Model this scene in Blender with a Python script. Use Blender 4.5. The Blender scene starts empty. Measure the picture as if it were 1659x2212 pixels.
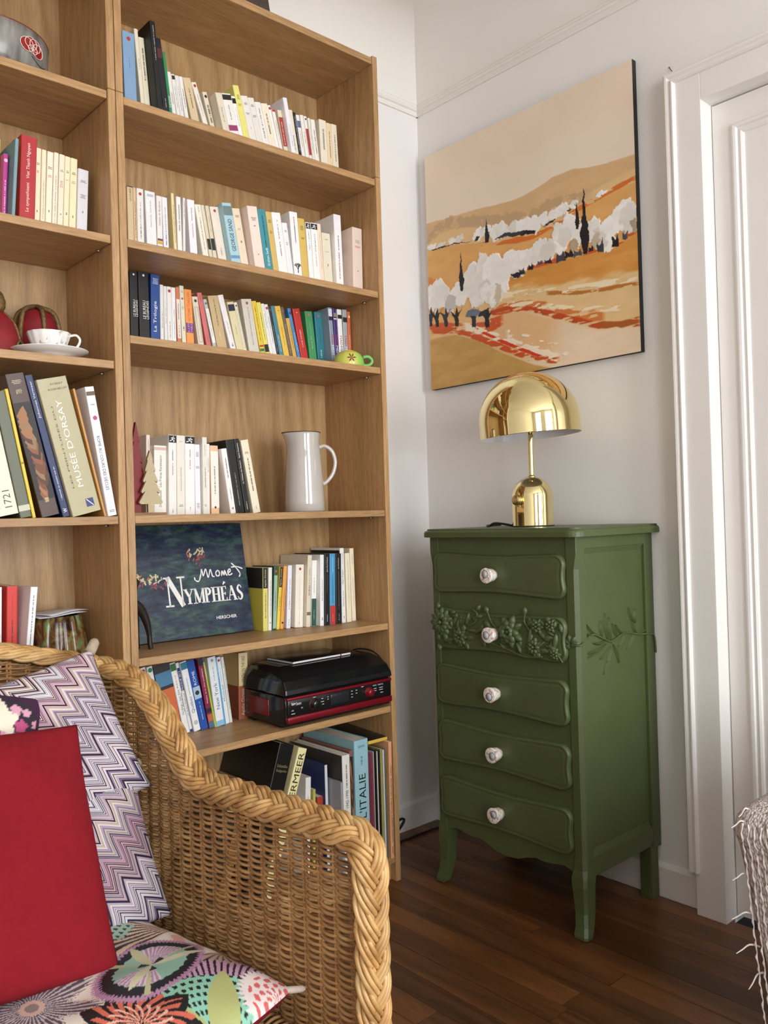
import bpy, bmesh, math, random
import numpy as np
from mathutils import Vector, Matrix

scene = bpy.context.scene
COL = scene.collection
random.seed(11)
rng = np.random.default_rng(5)

# ------------------------------------------------------------------ camera
CAM = Vector((-1.6381, -1.7884, 1.0419))
R_, U_, F_ = Vector((0.7423, -0.6694, -0.0297)), Vector((0.0180, -0.0245, 0.9995)), Vector((0.6698, 0.7425, 0.0062))
cd = bpy.data.cameras.new('camera')
cam = bpy.data.objects.new('camera', cd)
COL.objects.link(cam)
cd.sensor_fit = 'HORIZONTAL'
cd.sensor_width = 36.0
cd.lens = 1819.0 * 36.0 / 1659.0
cd.clip_start = 0.05
m = Matrix((R_, U_, -F_)).transposed().to_4x4()
m.translation = CAM
cam.matrix_world = m
scene.camera = cam

# ------------------------------------------------------------------ view, world, daylight
vs = scene.view_settings
vs.view_transform = 'Standard'
vs.look = 'None'
vs.gamma = 1.0
vs.use_curve_mapping = False
vs.exposure = 0.05
scene.cycles.use_denoising = True
scene.cycles.max_bounces = 10
scene.cycles.diffuse_bounces = 6
scene.cycles.sample_clamp_indirect = 6.0
world = bpy.data.worlds.new('daylight_sky')
scene.world = world
world.use_nodes = True
bg = world.node_tree.nodes['Background']
bg.inputs[0].default_value = (0.80, 0.90, 1.0, 1)
bg.inputs[1].default_value = 1.0
# room shell extents (metres): the photographed corner is at (XW, YW)
XW, YW, XL, YF, ZC = 0.4317, 0.2745, -3.4, -4.1, 2.66
WIN = [(-2.75, -1.65), (-0.95, 0.15)]          # two french windows in the wall opposite the bookcases
WZ0, WZ1 = 0.30, 2.42


def daylight(name, x0, x1, power):
    ld = bpy.data.lights.new(name, 'AREA')
    ld.shape = 'RECTANGLE'
    ld.size = x1 - x0
    ld.size_y = WZ1 - WZ0
    ld.energy = power
    ld.color = (0.92, 0.96, 1.0)
    o = bpy.data.objects.new(name, ld)
    COL.objects.link(o)
    o.location = ((x0 + x1) / 2, YF - 0.12, (WZ0 + WZ1) / 2)
    o.rotation_euler = (math.radians(90), 0, 0)     # emits along +y, into the room
    return o


daylight('window_daylight', WIN[0][0], WIN[0][1], 88)
daylight('window_daylight', WIN[1][0], WIN[1][1], 112)


# ------------------------------------------------------------------ helpers
def lin(r, g, b):
    f = lambda v: (v / 255 / 12.92) if v / 255 <= 0.04045 else ((v / 255 + 0.055) / 1.055) ** 2.4
    return (f(r), f(g), f(b), 1.0)


def hexl(h):
    return lin(int(h[0:2], 16), int(h[2:4], 16), int(h[4:6], 16))


MATS = {}


class NT:
    """small node-tree builder"""
    def __init__(s, name):
        s.m = bpy.data.materials.new(name)
        s.m.use_nodes = True
        s.t = s.m.node_tree
        s.b = s.t.nodes['Principled BSDF']

    def n(s, kind, **kw):
        nd = s.t.nodes.new(kind)
        for k, v in kw.items():
            if k.startswith('i_'):
                key = k[2:].replace('_', ' ')
                key = int(key) if key.isdigit() else key
                nd.inputs[key].default_value = v
            else:
                setattr(nd, k, v)
        return nd

    def l(s, a, ao, b, bi):
        s.t.links.new(a.outputs[ao], b.inputs[bi])

    def coord(s, scale=(1, 1, 1), out='Object', rot=(0, 0, 0)):
        tc = s.n('ShaderNodeTexCoord')
        mp = s.n('ShaderNodeMapping')
        mp.inputs['Scale'].default_value = scale
        mp.inputs['Rotation'].default_value = rot
        s.l(tc, out, mp, 0)
        return mp

    def ramp(s, stops, interp='LINEAR'):
        r = s.n('ShaderNodeValToRGB')
        r.color_ramp.interpolation = interp
        e = r.color_ramp.elements
        while len(e) < len(stops):
            e.new(0.5)
        for k, (p, c) in enumerate(stops):
            e[k].position = p
            e[k].color = c
        return r

    def bump(s, src, so, strength=0.2, dist=0.01):
        b = s.n('ShaderNodeBump')
        b.inputs['Strength'].default_value = strength
        b.inputs['Distance'].default_value = dist
        s.l(src, so, b, 'Height')
        s.l(b, 0, s.b, 'Normal')
        return b

    def math(s, op, a, b=None):
        nd = s.n('ShaderNodeMath', operation=op)
        for k, v in enumerate((a, b)):
            if v is None:
                continue
            if isinstance(v, tuple):
                s.l(v[0], v[1], nd, k)
            else:
                nd.inputs[k].default_value = v
        return (nd, 0)


def plain(name, col, rough=0.5, metal=0.0, var=0.0, scale=30.0, bump=0.0, bscale=200.0, coat=0.0, spec=0.5):
    """procedural material: base colour with gentle noise variation and fine relief"""
    if name in MATS:
        return MATS[name]
    t = NT(name)
    t.b.inputs['Roughness'].default_value = rough
    t.b.inputs['Metallic'].default_value = metal
    t.b.inputs['Coat Weight'].default_value = coat
    t.b.inputs['Specular IOR Level'].default_value = spec
    if len(col) == 3:
        col = (*col, 1)
    co = t.coord()
    if var > 0:
        nz = t.n('ShaderNodeTexNoise', i_Scale=scale, i_Detail=4.0)
        t.l(co, 0, nz, 'Vector')
        lo = tuple(c * (1 - var) for c in col[:3]) + (1,)
        hi = tuple(min(1, c * (1 + var)) for c in col[:3]) + (1,)
        rp = t.ramp([(0.3, lo), (0.7, hi)])
        t.l(nz, 'Fac', rp, 0)
        t.l(rp, 0, t.b, 'Base Color')
    else:
        t.b.inputs['Base Color'].default_value = col
    if bump > 0:
        nb = t.n('ShaderNodeTexNoise', i_Scale=bscale, i_Detail=3.0)
        t.l(co, 0, nb, 'Vector')
        t.bump(nb, 'Fac', bump, 0.004)
    MATS[name] = t.m
    return t.m


def wood(name, axis, dark, mid, light, rough=0.45, ring=26.0, coord_out='Object', figure=0.35, seed=0.0):
    """grain stretched along one axis"""
    if name in MATS:
        return MATS[name]
    t = NT(name)
    sc = [1.0, 1.0, 1.0]
    sc['xyz'.index(axis)] = 0.07
    co = t.coord(sc, coord_out)
    co.inputs['Location'].default_value = (seed, seed * 1.7, seed * 0.6)
    fine = t.n('ShaderNodeTexNoise', i_Scale=260.0, i_Detail=5.0, i_Roughness=0.65)
    t.l(co, 0, fine, 'Vector')
    warp = t.n('ShaderNodeTexNoise', i_Scale=3.2, i_Detail=2.0, i_Roughness=0.5)
    t.l(co, 0, warp, 'Vector')
    rings = t.math('FRACT', t.math('MULTIPLY', (warp, 'Fac'), ring))
    tri = t.math('ABSOLUTE', t.math('SUBTRACT', rings, 0.5))
    fig = t.math('MULTIPLY', tri, figure * 2)
    tot = t.math('ADD', t.math('MULTIPLY', (fine, 'Fac'), 1.0 - figure * 0.5), fig)
    rp = t.ramp([(0.36, dark), (0.56, mid), (0.78, light)])
    t.t.links.new(tot[0].outputs[0], rp.inputs[0])
    broad = t.n('ShaderNodeTexNoise', i_Scale=7.0, i_Detail=1.0)
    t.l(co, 0, broad, 'Vector')
    br = t.ramp([(0.35, (0.86, 0.86, 0.86, 1)), (0.65, (1.08, 1.07, 1.05, 1))])
    t.l(broad, 'Fac', br, 0)
    mx = t.n('ShaderNodeMix', data_type='RGBA', blend_type='MULTIPLY')
    mx.inputs['Factor'].default_value = 1.0
    t.l(rp, 0, mx, 'A')
    t.l(br, 0, mx, 'B')
    t.l(mx, 'Result', t.b, 'Base Color')
    t.b.inputs['Roughness'].default_value = rough
    t.bump(fine, 'Fac', 0.12, 0.002)
    MATS[name] = t.m
    return t.m


class MB:
    """mesh collector: several shapes joined into ONE mesh object"""
    def __init__(s):
        s.v, s.f, s.mi, s.sm = [], [], [], []

    def add(s, verts, faces, mi=0, smooth=False):
        o = len(s.v)
        s.v.extend([tuple(p) for p in verts])
        for fc in faces:
            s.f.append(tuple(o + k for k in fc))
            s.mi.append(mi)
            s.sm.append(smooth)
        return s

    def box(s, x0, x1, y0, y1, z0, z1, mi=0):
        v = [(x0, y0, z0), (x1, y0, z0), (x1, y1, z0), (x0, y1, z0), (x0, y0, z1), (x1, y0, z1), (x1, y1, z1), (x0, y1, z1)]
        return s.add(v, [(3, 2, 1, 0), (4, 5, 6, 7), (0, 1, 5, 4), (1, 2, 6, 5), (2, 3, 7, 6), (3, 0, 4, 7)], mi)

    def rbox(s, x0, x1, y0, y1, z0, z1, r, mi=0, seg=2):
        """box with all edges rounded"""
        bm = bmesh.new()
        bmesh.ops.create_cube(bm, size=1.0)
        for v in bm.verts:
            v.co = Vector(((x0 + x1) / 2 + v.co.x * (x1 - x0), (y0 + y1) / 2 + v.co.y * (y1 - y0), (z0 + z1) / 2 + v.co.z * (z1 - z0)))
        bmesh.ops.bevel(bm, geom=bm.edges[:], offset=r, segments=seg, profile=0.5, affect='EDGES')
        bm.verts.index_update()
        s.add([v.co[:] for v in bm.verts], [[v.index for v in f.verts] for f in bm.faces], mi, True)
        bm.free()
        return s

    def prism(s, poly, axis, a, b, mi=0, smooth=False):
        """extrude a 2-D polygon along an axis between a and b (poly given in the two other axes, cyclic order)"""
        n = len(poly)
        def P(q, w):
            if axis == 'x':
                return (w, q[0], q[1])
            if axis == 'y':
                return (q[0], w, q[1])
            return (q[0], q[1], w)
        v = [P(q, a) for q in poly] + [P(q, b) for q in poly]
        fs = [(k, (k + 1) % n, n + (k + 1) % n, n + k) for k in range(n)]
        s.add(v, fs, mi, smooth)
        s.add([P(q, a) for q in poly], [tuple(range(n))[::-1]], mi)
        s.add([P(q, b) for q in poly], [tuple(range(n))], mi)
        return s

    def tube(s, path, rad, sides=6, mi=0, closed=False, caps=True, flat=1.0):
        pts = np.asarray(path, float)
        n = len(pts)
        rr = np.full(n, rad) if np.isscalar(rad) else np.asarray(rad, float)
        if closed:
            tg = np.roll(pts, -1, 0) - np.roll(pts, 1, 0)
        else:
            tg = np.gradient(pts, axis=0)
        tg /= np.linalg.norm(tg, axis=1)[:, None] + 1e-12
        ref = np.array([0, 0, 1.0]) if abs(tg[0][2]) < 0.9 else np.array([1.0, 0, 0])
        nn = np.cross(tg[0], ref)
        nn /= np.linalg.norm(nn)
        N = np.zeros_like(pts)
        for k in range(n):
            nn = nn - tg[k] * (nn @ tg[k])
            nn /= np.linalg.norm(nn) + 1e-12
            N[k] = nn
        B = np.cross(tg, N)
        ang = np.arange(sides) * 2 * math.pi / sides
        V = pts[:, None, :] + rr[:, None, None] * (np.cos(ang)[None, :, None] * N[:, None, :] + flat * np.sin(ang)[None, :, None] * B[:, None, :])
        V = V.reshape(-1, 3)
        fs = []
        last = n if closed else n - 1
        for k in range(last):
            k2 = (k + 1) % n
            for j in range(sides):
                j2 = (j + 1) % sides
                fs.append((k * sides + j, k * sides + j2, k2 * sides + j2, k2 * sides + j))
        if caps and not closed:
            fs.append(tuple(range(sides))[::-1])
            fs.append(tuple((n - 1) * sides + j for j in range(sides)))
        return s.add(V.tolist(), fs, mi, True)

    def lathe(s, prof, seg=32, cx=0.0, cy=0.0, mi=0, cap=True, squash=None):
        """profile [(r, z), ...] turned about the vertical through (cx, cy)"""
        n = len(prof)
        v = []
        for k in range(seg):
            a = 2 * math.pi * k / seg
            for r, z in prof:
                v.append((cx + r * math.cos(a), cy + r * math.sin(a), z))
        fs = []
        for k in range(seg):
            k2 = (k + 1) % seg
            for j in range(n - 1):
                fs.append((k * n + j, k2 * n + j, k2 * n + j + 1, k * n + j + 1))
        s.add(v, fs, mi, True)
        if cap:
            for j in (0, n - 1):
                if prof[j][0] > 1e-5:
                    ring = [(cx + prof[j][0] * math.cos(2 * math.pi * k / seg), cy + prof[j][0] * math.sin(2 * math.pi * k / seg), prof[j][1]) for k in range(seg)]
                    s.add(ring, [tuple(range(seg)) if j else tuple(range(seg))[::-1]], mi)
        return s

    def xf(s, M):
        s.v = [tuple(M @ Vector(p)) for p in s.v]
        return s

    def mesh(s, name, mats):
        me = bpy.data.meshes.new(name)
        me.from_pydata(s.v, [], s.f)
        for q in mats:
            me.materials.append(q)
        me.polygons.foreach_set('material_index', s.mi)
        me.polygons.foreach_set('use_smooth', s.sm)
        me.validate(clean_customdata=False)
        me.update()
        return me

    def obj(s, name, mats, parent=None, loc=None, fix=True):
        if not isinstance(mats, (list, tuple)):
            mats = [mats]
        me = s.mesh(name, mats)
        if fix:
            bm = bmesh.new()
            bm.from_mesh(me)
            bmesh.ops.remove_doubles(bm, verts=bm.verts, dist=1e-6)
            bmesh.ops.recalc_face_normals(bm, faces=bm.faces)
            bm.to_mesh(me)
            bm.free()
        o = bpy.data.objects.new(name, me)
        COL.objects.link(o)
        if parent is not None:
            o.parent = parent
        if loc is not None:
            o.location = loc
        return o


def tag(o, label, cat, group=None, kind=None):
    o['label'] = label
    o['category'] = cat
    if group:
        o['group'] = group
    if kind:
        o['kind'] = kind
    return o


def struct(o, label=None):
    o['kind'] = 'structure'
    if label:
        o['label'] = label
    return o


def empty(name, loc=(0, 0, 0), rz=0.0):
    o = bpy.data.objects.new(name, None)
    o.empty_display_size = 0.05
    COL.objects.link(o)
    o.location = loc
    o.rotation_euler = (0, 0, rz)
    return o


def bevel(o, w=0.002, seg=2):
    b = o.modifiers.new('edge', 'BEVEL')
    b.width = w
    b.segments = seg
    b.limit_method = 'ANGLE'
    b.angle_limit = math.radians(40)
    return o


def catmull(pts, per=8, closed=False):
    P = np.asarray(pts, float)
    n = len(P)
    out = []
    rngk = range(n if closed else n - 1)
    for k in rngk:
        g = lambda i: P[i % n] if closed else P[min(max(i, 0), n - 1)]
        p0, p1, p2, p3 = g(k - 1), g(k), g(k + 1), g(k + 2)
        for j in range(per):
            t = j / per
            out.append(0.5 * ((2 * p1) + (-p0 + p2) * t + (2 * p0 - 5 * p1 + 4 * p2 - p3) * t * t + (-p0 + 3 * p1 - 3 * p2 + p3) * t ** 3))
    if not closed:
        out.append(P[-1])
    return np.array(out)


_TX = {}


def text_verts(s, bold=0.0):
    """flat outline of a string, as (verts, faces) with x along the line; cap height about 0.7"""
    key = (s, bold)
    if key in _TX:
        return _TX[key]
    cu = bpy.data.curves.new('lettering', 'FONT')
    cu.body = s
    cu.resolution_u = 2
    cu.offset = bold
    ob = bpy.data.objects.new('lettering', cu)
    COL.objects.link(ob)
    dg = bpy.context.evaluated_depsgraph_get()
    dg.update()
    me = bpy.data.meshes.new_from_object(ob.evaluated_get(dg))
    v = [tuple(p.co) for p in me.vertices]
    f = [tuple(p.vertices) for p in me.polygons]
    bpy.data.objects.remove(ob)
    bpy.data.curves.remove(cu)
    bpy.data.meshes.remove(me)
    _TX[key] = (v, f)
    return v, f


def put_text(mb, s, O, X, Y, length=None, height=None, mi=0, bold=0.0, center=True):
    """writes s into mb: O = middle of the line (or its start), X along the line, Y up the letters; fits length / height"""
    v, f = text_verts(s, bold)
    if not v:
        return
    a = np.array(v)
    x0, x1 = a[:, 0].min(), a[:, 0].max()
    y0, y1 = a[:, 1].min(), a[:, 1].max()
    sx = length / (x1 - x0) if length else None
    sy = height / (y1 - y0) if height else None
    if sx is None:
        sx = sy
    if sy is None:
        sy = sx
    cx = (x0 + x1) / 2 if center else x0
    O, X, Y = np.array(O), np.array(X), np.array(Y)
    p = O[None, :] + ((a[:, 0] - cx) * sx)[:, None] * X[None, :] + ((a[:, 1] - (y0 + y1) / 2) * sy)[:, None] * Y[None, :]
    mb.add(p.tolist(), f, mi)


# ------------------------------------------------------------------ shared materials
WHITE_WALL = plain('wall_paint', lin(232, 229, 226), 0.75, var=0.012, scale=4, bump=0.04, bscale=400)
WHITE_TRIM = plain('trim_paint', lin(232, 228, 223), 0.42, var=0.01, scale=6)
CEIL = plain('ceiling_paint', lin(228, 224, 217), 0.85, var=0.01, scale=3)
OAK_D, OAK_M, OAK_L = lin(158, 120, 78), lin(179, 140, 95), lin(196, 158, 112)
OAK_V = wood('oak_veneer_upright', 'z', OAK_D, OAK_M, OAK_L, figure=0.12)
OAK_H = wood('oak_veneer_shelf', 'x', OAK_D, OAK_M, OAK_L, figure=0.12)
OAK_B = wood('oak_veneer_back', 'z', lin(146, 112, 72), lin(163, 129, 87), lin(176, 143, 100), ring=30.0, figure=0.3, seed=3.3)
GREEN = plain('olive_green_paint', lin(77, 88, 51), 0.42, var=0.05, scale=12, bump=0.03, bscale=90)
BLACKP = plain('black_plastic', (0.012, 0.012, 0.013), 0.35)
# ------------------------------------------------------------------ floor of oak-brown planks running along y
floor = struct(MB().box(XL, XW + 0.1, YF, YW + 0.1, -0.06, -0.012).obj('floor', plain('floor_void', (0.02, 0.012, 0.008), 0.9)))
PW = 0.0665
pm = []
for k in range(6):
    a = 0.86 + 0.055 * k
    pm.append(wood('floor_plank_%d' % k, 'y', lin(80 * a, 48 * a, 25 * a), lin(100 * a, 62 * a, 33 * a), lin(118 * a, 75 * a, 42 * a), rough=0.34, ring=14.0, figure=0.3, seed=1.0 + k * 2.3))
xs = 0.0135 + PW * 6
planks = []
while xs > XL:
    x0 = max(xs - PW, XL)
    x1 = min(xs, XW)
    y = YW
    L = random.uniform(0.25, 1.0)
    while y > YF + 0.01:
        y0 = max(y - L, YF)
        planks.append((x0, x1, y0, y))
        y = y0
        L = random.uniform(0.75, 1.35)
    xs -= PW
planks.sort(key=lambda q: abs(q[0] + 0.2) + abs((q[2] + q[3]) / 2 + 0.6) * 0.7)
rest = MB()
for k, (x0, x1, y0, y1) in enumerate(planks):
    g = 0.0007
    dz = random.uniform(-0.0005, 0.0005)
    mi = random.randrange(6)
    if k < 290:
        MB().box(x0 + g, x1 - g, y0 + g, y1 - g, -0.02, dz).obj('plank', pm[mi], floor, fix=False)
    else:
        rest.box(x0 + g, x1 - g, y0 + g, y1 - g, -0.02, dz, mi)
if rest.v:
    rest.obj('plank', pm, floor, fix=False)['kind'] = 'stuff'

# ------------------------------------------------------------------ walls
DY0, DY1, DZ = -0.775, -1.595, 2.067                      # door opening in the right wall
struct(MB().box(XL, XW + 0.2, YW, YW + 0.2, -0.02, 2.9).obj('wall_back', WHITE_WALL))
w = MB().box(XW, XW + 0.2, DY0, YW, -0.02, 2.9).box(XW, XW + 0.2, DY1, DY0, DZ, 2.9).box(XW, XW + 0.2, YF - 0.2, DY1, -0.02, 2.9)
struct(w.obj('wall_right', WHITE_WALL, fix=False))
struct(MB().box(XL - 0.2, XL, YF - 0.2, YW + 0.2, -0.02, 2.9).obj('wall_left', plain('wall_left_paint', lin(215, 210, 204), 0.8, var=0.02, scale=4)))
w = MB()
xe = [XL, WIN[0][0], WIN[0][1], WIN[1][0], WIN[1][1], XW]
w.box(XL, XW, YF - 0.1, YF, WZ1, 2.9).box(XL, XW, YF - 0.1, YF, -0.02, WZ0)
for a, b in ((0, 1), (2, 3), (4, 5)):
    w.box(xe[a], xe[b], YF - 0.1, YF, WZ0, WZ1)
struct(w.obj('wall_front', WHITE_WALL, fix=False))
struct(MB().box(XL - 0.2, XW + 0.2, YF - 0.2, YW + 0.2, ZC, ZC + 0.1).obj('ceiling', CEIL))
for k, (a, b) in enumerate(WIN):
    r = empty('window_%d' % (k + 1), ((a + b) / 2, YF - 0.05, WZ0))
    struct(r)
    W2, H2 = (b - a) / 2, WZ1 - WZ0
    fr = MB().box(-W2, -W2 + 0.06, -0.03, 0.03, 0, H2).box(W2 - 0.06, W2, -0.03, 0.03, 0, H2).box(-W2, W2, -0.03, 0.03, 0, 0.09).box(-W2, W2, -0.03, 0.03, H2 - 0.06, H2).box(-0.05, 0.05, -0.03, 0.03, 0, H2)
    fr.obj('window_frame', WHITE_TRIM, r, fix=False)
    for zz in (0.65, 1.30):
        MB().box(-W2, W2, -0.012, 0.012, zz - 0.012, zz + 0.012).obj('glazing_bar', WHITE_TRIM, r)

# cove between walls and ceiling, and the thin moulding below it
def cove(name, along, at, a0, a1, sign):
    R0 = 0.19
    prof = [(0, ZC - R0)]
    for k in range(1, 13):
        t = k / 12 * math.pi / 2
        prof.append((R0 - R0 * math.cos(t), ZC - R0 + R0 * math.sin(t)))
    q = [(at - sign * d, z) for d, z in prof]
    P = (lambda w, a: (w, a[0], a[1])) if along == 'x' else (lambda w, a: (a[0], w, a[1]))
    n_ = len(q)
    mb = MB().add([P(a0, a) for a in q] + [P(a1, a) for a in q], [(k, k + 1, n_ + k + 1, n_ + k) for k in range(n_ - 1)], 0, True)
    o = mb.obj(name, CEIL)
    return struct(o)

cove('trim_1', 'x', YW, XL, XW, 1)
cove('trim_2', 'y', XW, YF, YW, 1)
PROF = [(0, 2.424), (0.006, 2.424), (0.006, 2.431), (0.0035, 2.433), (0.0035, 2.441), (0.009, 2.444), (0.011, 2.449), (0.009, 2.454), (0.006, 2.457), (0.006, 2.463), (0, 2.470)]
struct(MB().prism([(YW - d, z) for d, z in PROF], 'x', XL, XW).obj('trim_3', CEIL))
struct(MB().prism([(XW - d, z) for d, z in PROF], 'y', YF, YW).obj('trim_4', CEIL))

BB = [(0, -0.002), (0.014, -0.002), (0.014, 0.077), (0.0125, 0.081), (0.002, 0.088), (0, 0.088)]
struct(MB().prism([(YW - d, z) for d, z in BB], 'x', 0.002, XW).obj('baseboard_back', WHITE_TRIM))
struct(MB().prism([(YW - d, z) for d, z in BB], 'x', XL, -1.603).obj('baseboard_back', WHITE_TRIM))
struct(MB().prism([(XW - d, z) for d, z in BB], 'y', -0.705, YW).obj('baseboard_right', WHITE_TRIM))

# ------------------------------------------------------------------ panelled door with moulded casing
door = struct(empty('door_1', (XW, DY0, 0)), 'white panelled door with moulded casing')
# everything below is relative to (XW, DY0, 0)
fl = MB().box(-0.046, 0.0, -0.001, 0.078, -0.001, DZ + 0.078)              # flat inner band of the casing
fl.box(-0.046, 0.0, DY1 - DY0 - 0.078, DY1 - DY0 + 0.001, -0.001, DZ + 0.078)
fl.box(-0.046, 0.0, DY1 - DY0, 0.0, DZ, DZ + 0.078)
fl.box(0.0, 0.20, -0.001, 0.03, -0.001, DZ)
bevel(fl.obj('casing_board', WHITE_TRIM, door, fix=False), 0.002)
CP = [(0.046, 0.066), (0.052, 0.067), (0.056, 0.071), (0.0555, 0.075), (0.049, 0.077), (0.050, 0.081), (0.054, 0.086), (0.0545, 0.091), (0.049, 0.096), (0.041, 0.0985), (0.042, 0.1005), (0.030, 0.103), (0.028, 0.110), (0.0, 0.110)]
# left moulding stops above the baseboard; head moulding is mitred into it
mo = MB()
left, right, top = 0.0, DY1 - DY0, DZ
ring = []
for d, e in CP + [(0.0, 0.066)]:
    ring.append([(-d, left + e, 0.108), (-d, left + e, top + e), (-d, right - e, top + e), (-d, right - e, 0.108)])
n = len(ring)
for k in range(n):
    a, b = ring[k], ring[(k + 1) % n]
    for j in range(3):
        mo.add([a[j], a[j + 1], b[j + 1], b[j]], [(0, 1, 2, 3)])
mo.add([q[0] for q in ring], [tuple(range(n))]).add([q[3] for q in ring], [tuple(range(n))])
mo.obj('casing_moulding', WHITE_TRIM, door)
leaf = MB().box(0.008, 0.046, DY1 - DY0 + 0.003, -0.003, 0.008, DZ - 0.004).obj('door_leaf', WHITE_TRIM, door)
for z0, z1 in ((0.16, 1.998),):
    y0, y1 = DY1 - DY0 + 0.055, -0.055
    mp = MB()
    P2 = [(0.0, 0.0), (0.010, 0.001), (0.013, 0.006), (0.012, 0.012), (0.006, 0.015), (0.007, 0.019), (0.008, 0.023), (0.005, 0.028), (0.0, 0.030)]
    rg = [[(0.008 - d, y1 - e, z0 + e), (0.008 - d, y1 - e, z1 - e), (0.008 - d, y0 + e, z1 - e), (0.008 - d, y0 + e, z0 + e)] for d, e in P2]
    for k in range(len(rg) - 1):
        for j in range(4):
            mp.add([rg[k][j], rg[k][(j + 1) % 4], rg[k + 1][(j + 1) % 4], rg[k + 1][j]], [(0, 1, 2, 3)])
    mp.obj('panel_moulding', WHITE_TRIM, leaf)
hd = MB().box(-0.010, 0.0, DY1 - DY0 + 0.06, DY1 - DY0 + 0.10, 0.95, 1.15).tube([(-0.01, -0.74, 1.06), (-0.05, -0.74, 1.06), (-0.055, -0.72, 1.06), (-0.055, -0.63, 1.06)], 0.008, 8)
hd.xf(Matrix.Translation((0.008, 0, 0)))
hd.obj('door_handle', plain('brass_aged', (0.55, 0.42, 0.2), 0.3, 1.0), leaf)

nail = MB().tube([(0.432, -0.682, 2.186), (0.424, -0.6735, 2.2025)], 0.0011, 6).tube([(0.4245, -0.6742, 2.2015), (0.4238, -0.6733, 2.203)], 0.0024, 8).obj('nail', plain('steel_grey', (0.12, 0.11, 0.10), 0.4, 0.8))
tag(nail, 'small bent nail in the wall above the door casing corner', 'nail')
# ------------------------------------------------------------------ two oak bookcases with height extensions
TS = 0.0185           # board thickness
BACKY = 0.2655        # face of the back panel
ZR = [2.0136, 1.6896, 1.4713, 1.0625, 0.7384, 0.5019, 0.072]
ZL = [2.0150, 1.6900, 1.4090, 1.0620, 0.7370, 0.4300, 0.072]
PIN = plain('shelf_pin_metal', (0.5, 0.48, 0.45), 0.3, 1.0)


def bookcase(x0, x1, shelves, label):
    r = empty('bookcase', ((x0 + x1) / 2, 0.13, 0))
    cx, cy = (x0 + x1) / 2, 0.13
    def part(name, a, b, c, d, e, f, mt, bev=0.001):
        o = MB().box(a - cx, b - cx, c - cy, d - cy, e, f).obj(name, mt, r, fix=False)
        if bev:
            bevel(o, bev, 1)
        return o
    for a in (x0, x1 - TS):
        part('side_panel', a + 0.0004, a + TS - 0.0004, 0, 0.2725, 0, 2.0195, OAK_V)
        part('extension_side_panel', a + 0.0004, a + TS - 0.0004, 0, 0.2725, 2.0205, 2.370, OAK_V)
    part('back_panel', x0 + TS * 0.5, x1 - TS * 0.5, BACKY, BACKY + 0.004, 0.06, 2.36, OAK_B, 0)
    part('top_panel', x0 + TS, x1 - TS, 0.002, BACKY, 2.3455, 2.3645, OAK_H)
    for z in shelves:
        s = part('shelf', x0 + TS + 0.0008, x1 - TS - 0.0008, 0.003, BACKY - 0.001, z - 0.018, z, OAK_H)
        if 0.3 < z < 2.0:
            for px in (x0 + TS + 0.004, x1 - TS - 0.004):
                MB().tube([(px - cx - 0.004, -0.07, z - 0.021), (px - cx + 0.004, -0.07, z - 0.021)], 0.0028, 8).obj('shelf_pin', PIN, s)
    part('plinth', x0 + TS, x1 - TS, 0.022, 0.038, 0, 0.054, OAK_H)
    tag(r, label, 'bookcase')
    return r


bookcase(-0.800, 0.0, ZR, 'tall oak bookcase in the corner beside the white wall, full of paperbacks')
bookcase(-1.6008, -0.8008, ZL, 'tall oak bookcase cut by the left edge, behind the wicker armchair')
# ------------------------------------------------------------------ olive green chest of five drawers
CX0, CX1, CY0, CY1 = 0.078, 0.428, -0.578, -0.078         # body: front x, back x, right side y, left side y
chest = empty('chest_of_drawers', (0.25, -0.328, 0.0))
OX = Matrix.Translation((-0.25, 0.328, 0.0))
def cpart(mb, name, mt=GREEN, bev=0.0):
    o = mb.xf(OX).obj(name, mt, chest)
    if bev:
        bevel(o, bev, 2)
    return o
# top slab with moulded edge and rounded front corners
def slab(x0, x1, y0, y1, r, grow):
    pts = []
    for cx, cy, a0 in ((x0 + r, y0 + r, 180), (x1 - 0.003, y0 + 0.003, 270), (x1 - 0.003, y1 - 0.003, 0), (x0 + r, y1 - r, 90)):
        rr = r if cx < (x0 + x1) / 2 else 0.003
        for k in range(7):
            a = math.radians(a0 + 90 * k / 6)
            pts.append((cx + (rr + grow) * math.cos(a), cy + (rr + grow) * math.sin(a)))
    return pts
mb = MB()
lay = [(0.9800, -0.004), (0.9805, 0.0), (0.9925, 0.0), (0.9965, -0.002), (0.9985, -0.0065), (0.9988, -0.009), (1.0035, -0.010)]
rings = [[(x, y, z) for x, y in slab(0.053, 0.4300, -0.601, -0.060, 0.035, g)] for z, g in lay]
n = len(rings[0])
for a, b in zip(rings, rings[1:]):
    mb.add(a + b, [(k, (k + 1) % n, n + (k + 1) % n, n + k) for k in range(n)])
mb.add(rings[0], [tuple(range(n))[::-1]]).add(rings[-1], [tuple(range(n))])
cpart(mb, 'top')
# front frame: flat board behind the drawer fronts with the scalloped apron
ap = [(-0.110, 0.150), (-0.126, 0.158), (-0.145, 0.163), (-0.175, 0.158), (-0.205, 0.1545), (-0.232, 0.157), (-0.26, 0.150), (-0.29, 0.1385), (-0.328, 0.134), (-0.366, 0.1385), (-0.396, 0.150), (-0.424, 0.157), (-0.451, 0.1545), (-0.481, 0.158), (-0.511, 0.163), (-0.530, 0.158), (-0.546, 0.150)]
poly = [(CY1 - 0.012, 0.150)] + ap + [(CY0 + 0.012, 0.150), (CY0 + 0.012, 0.98), (CY1 - 0.012, 0.98)]
cpart(MB().prism(poly, 'x', CX0 + 0.004, CX0 + 0.022), 'front_frame')
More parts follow.
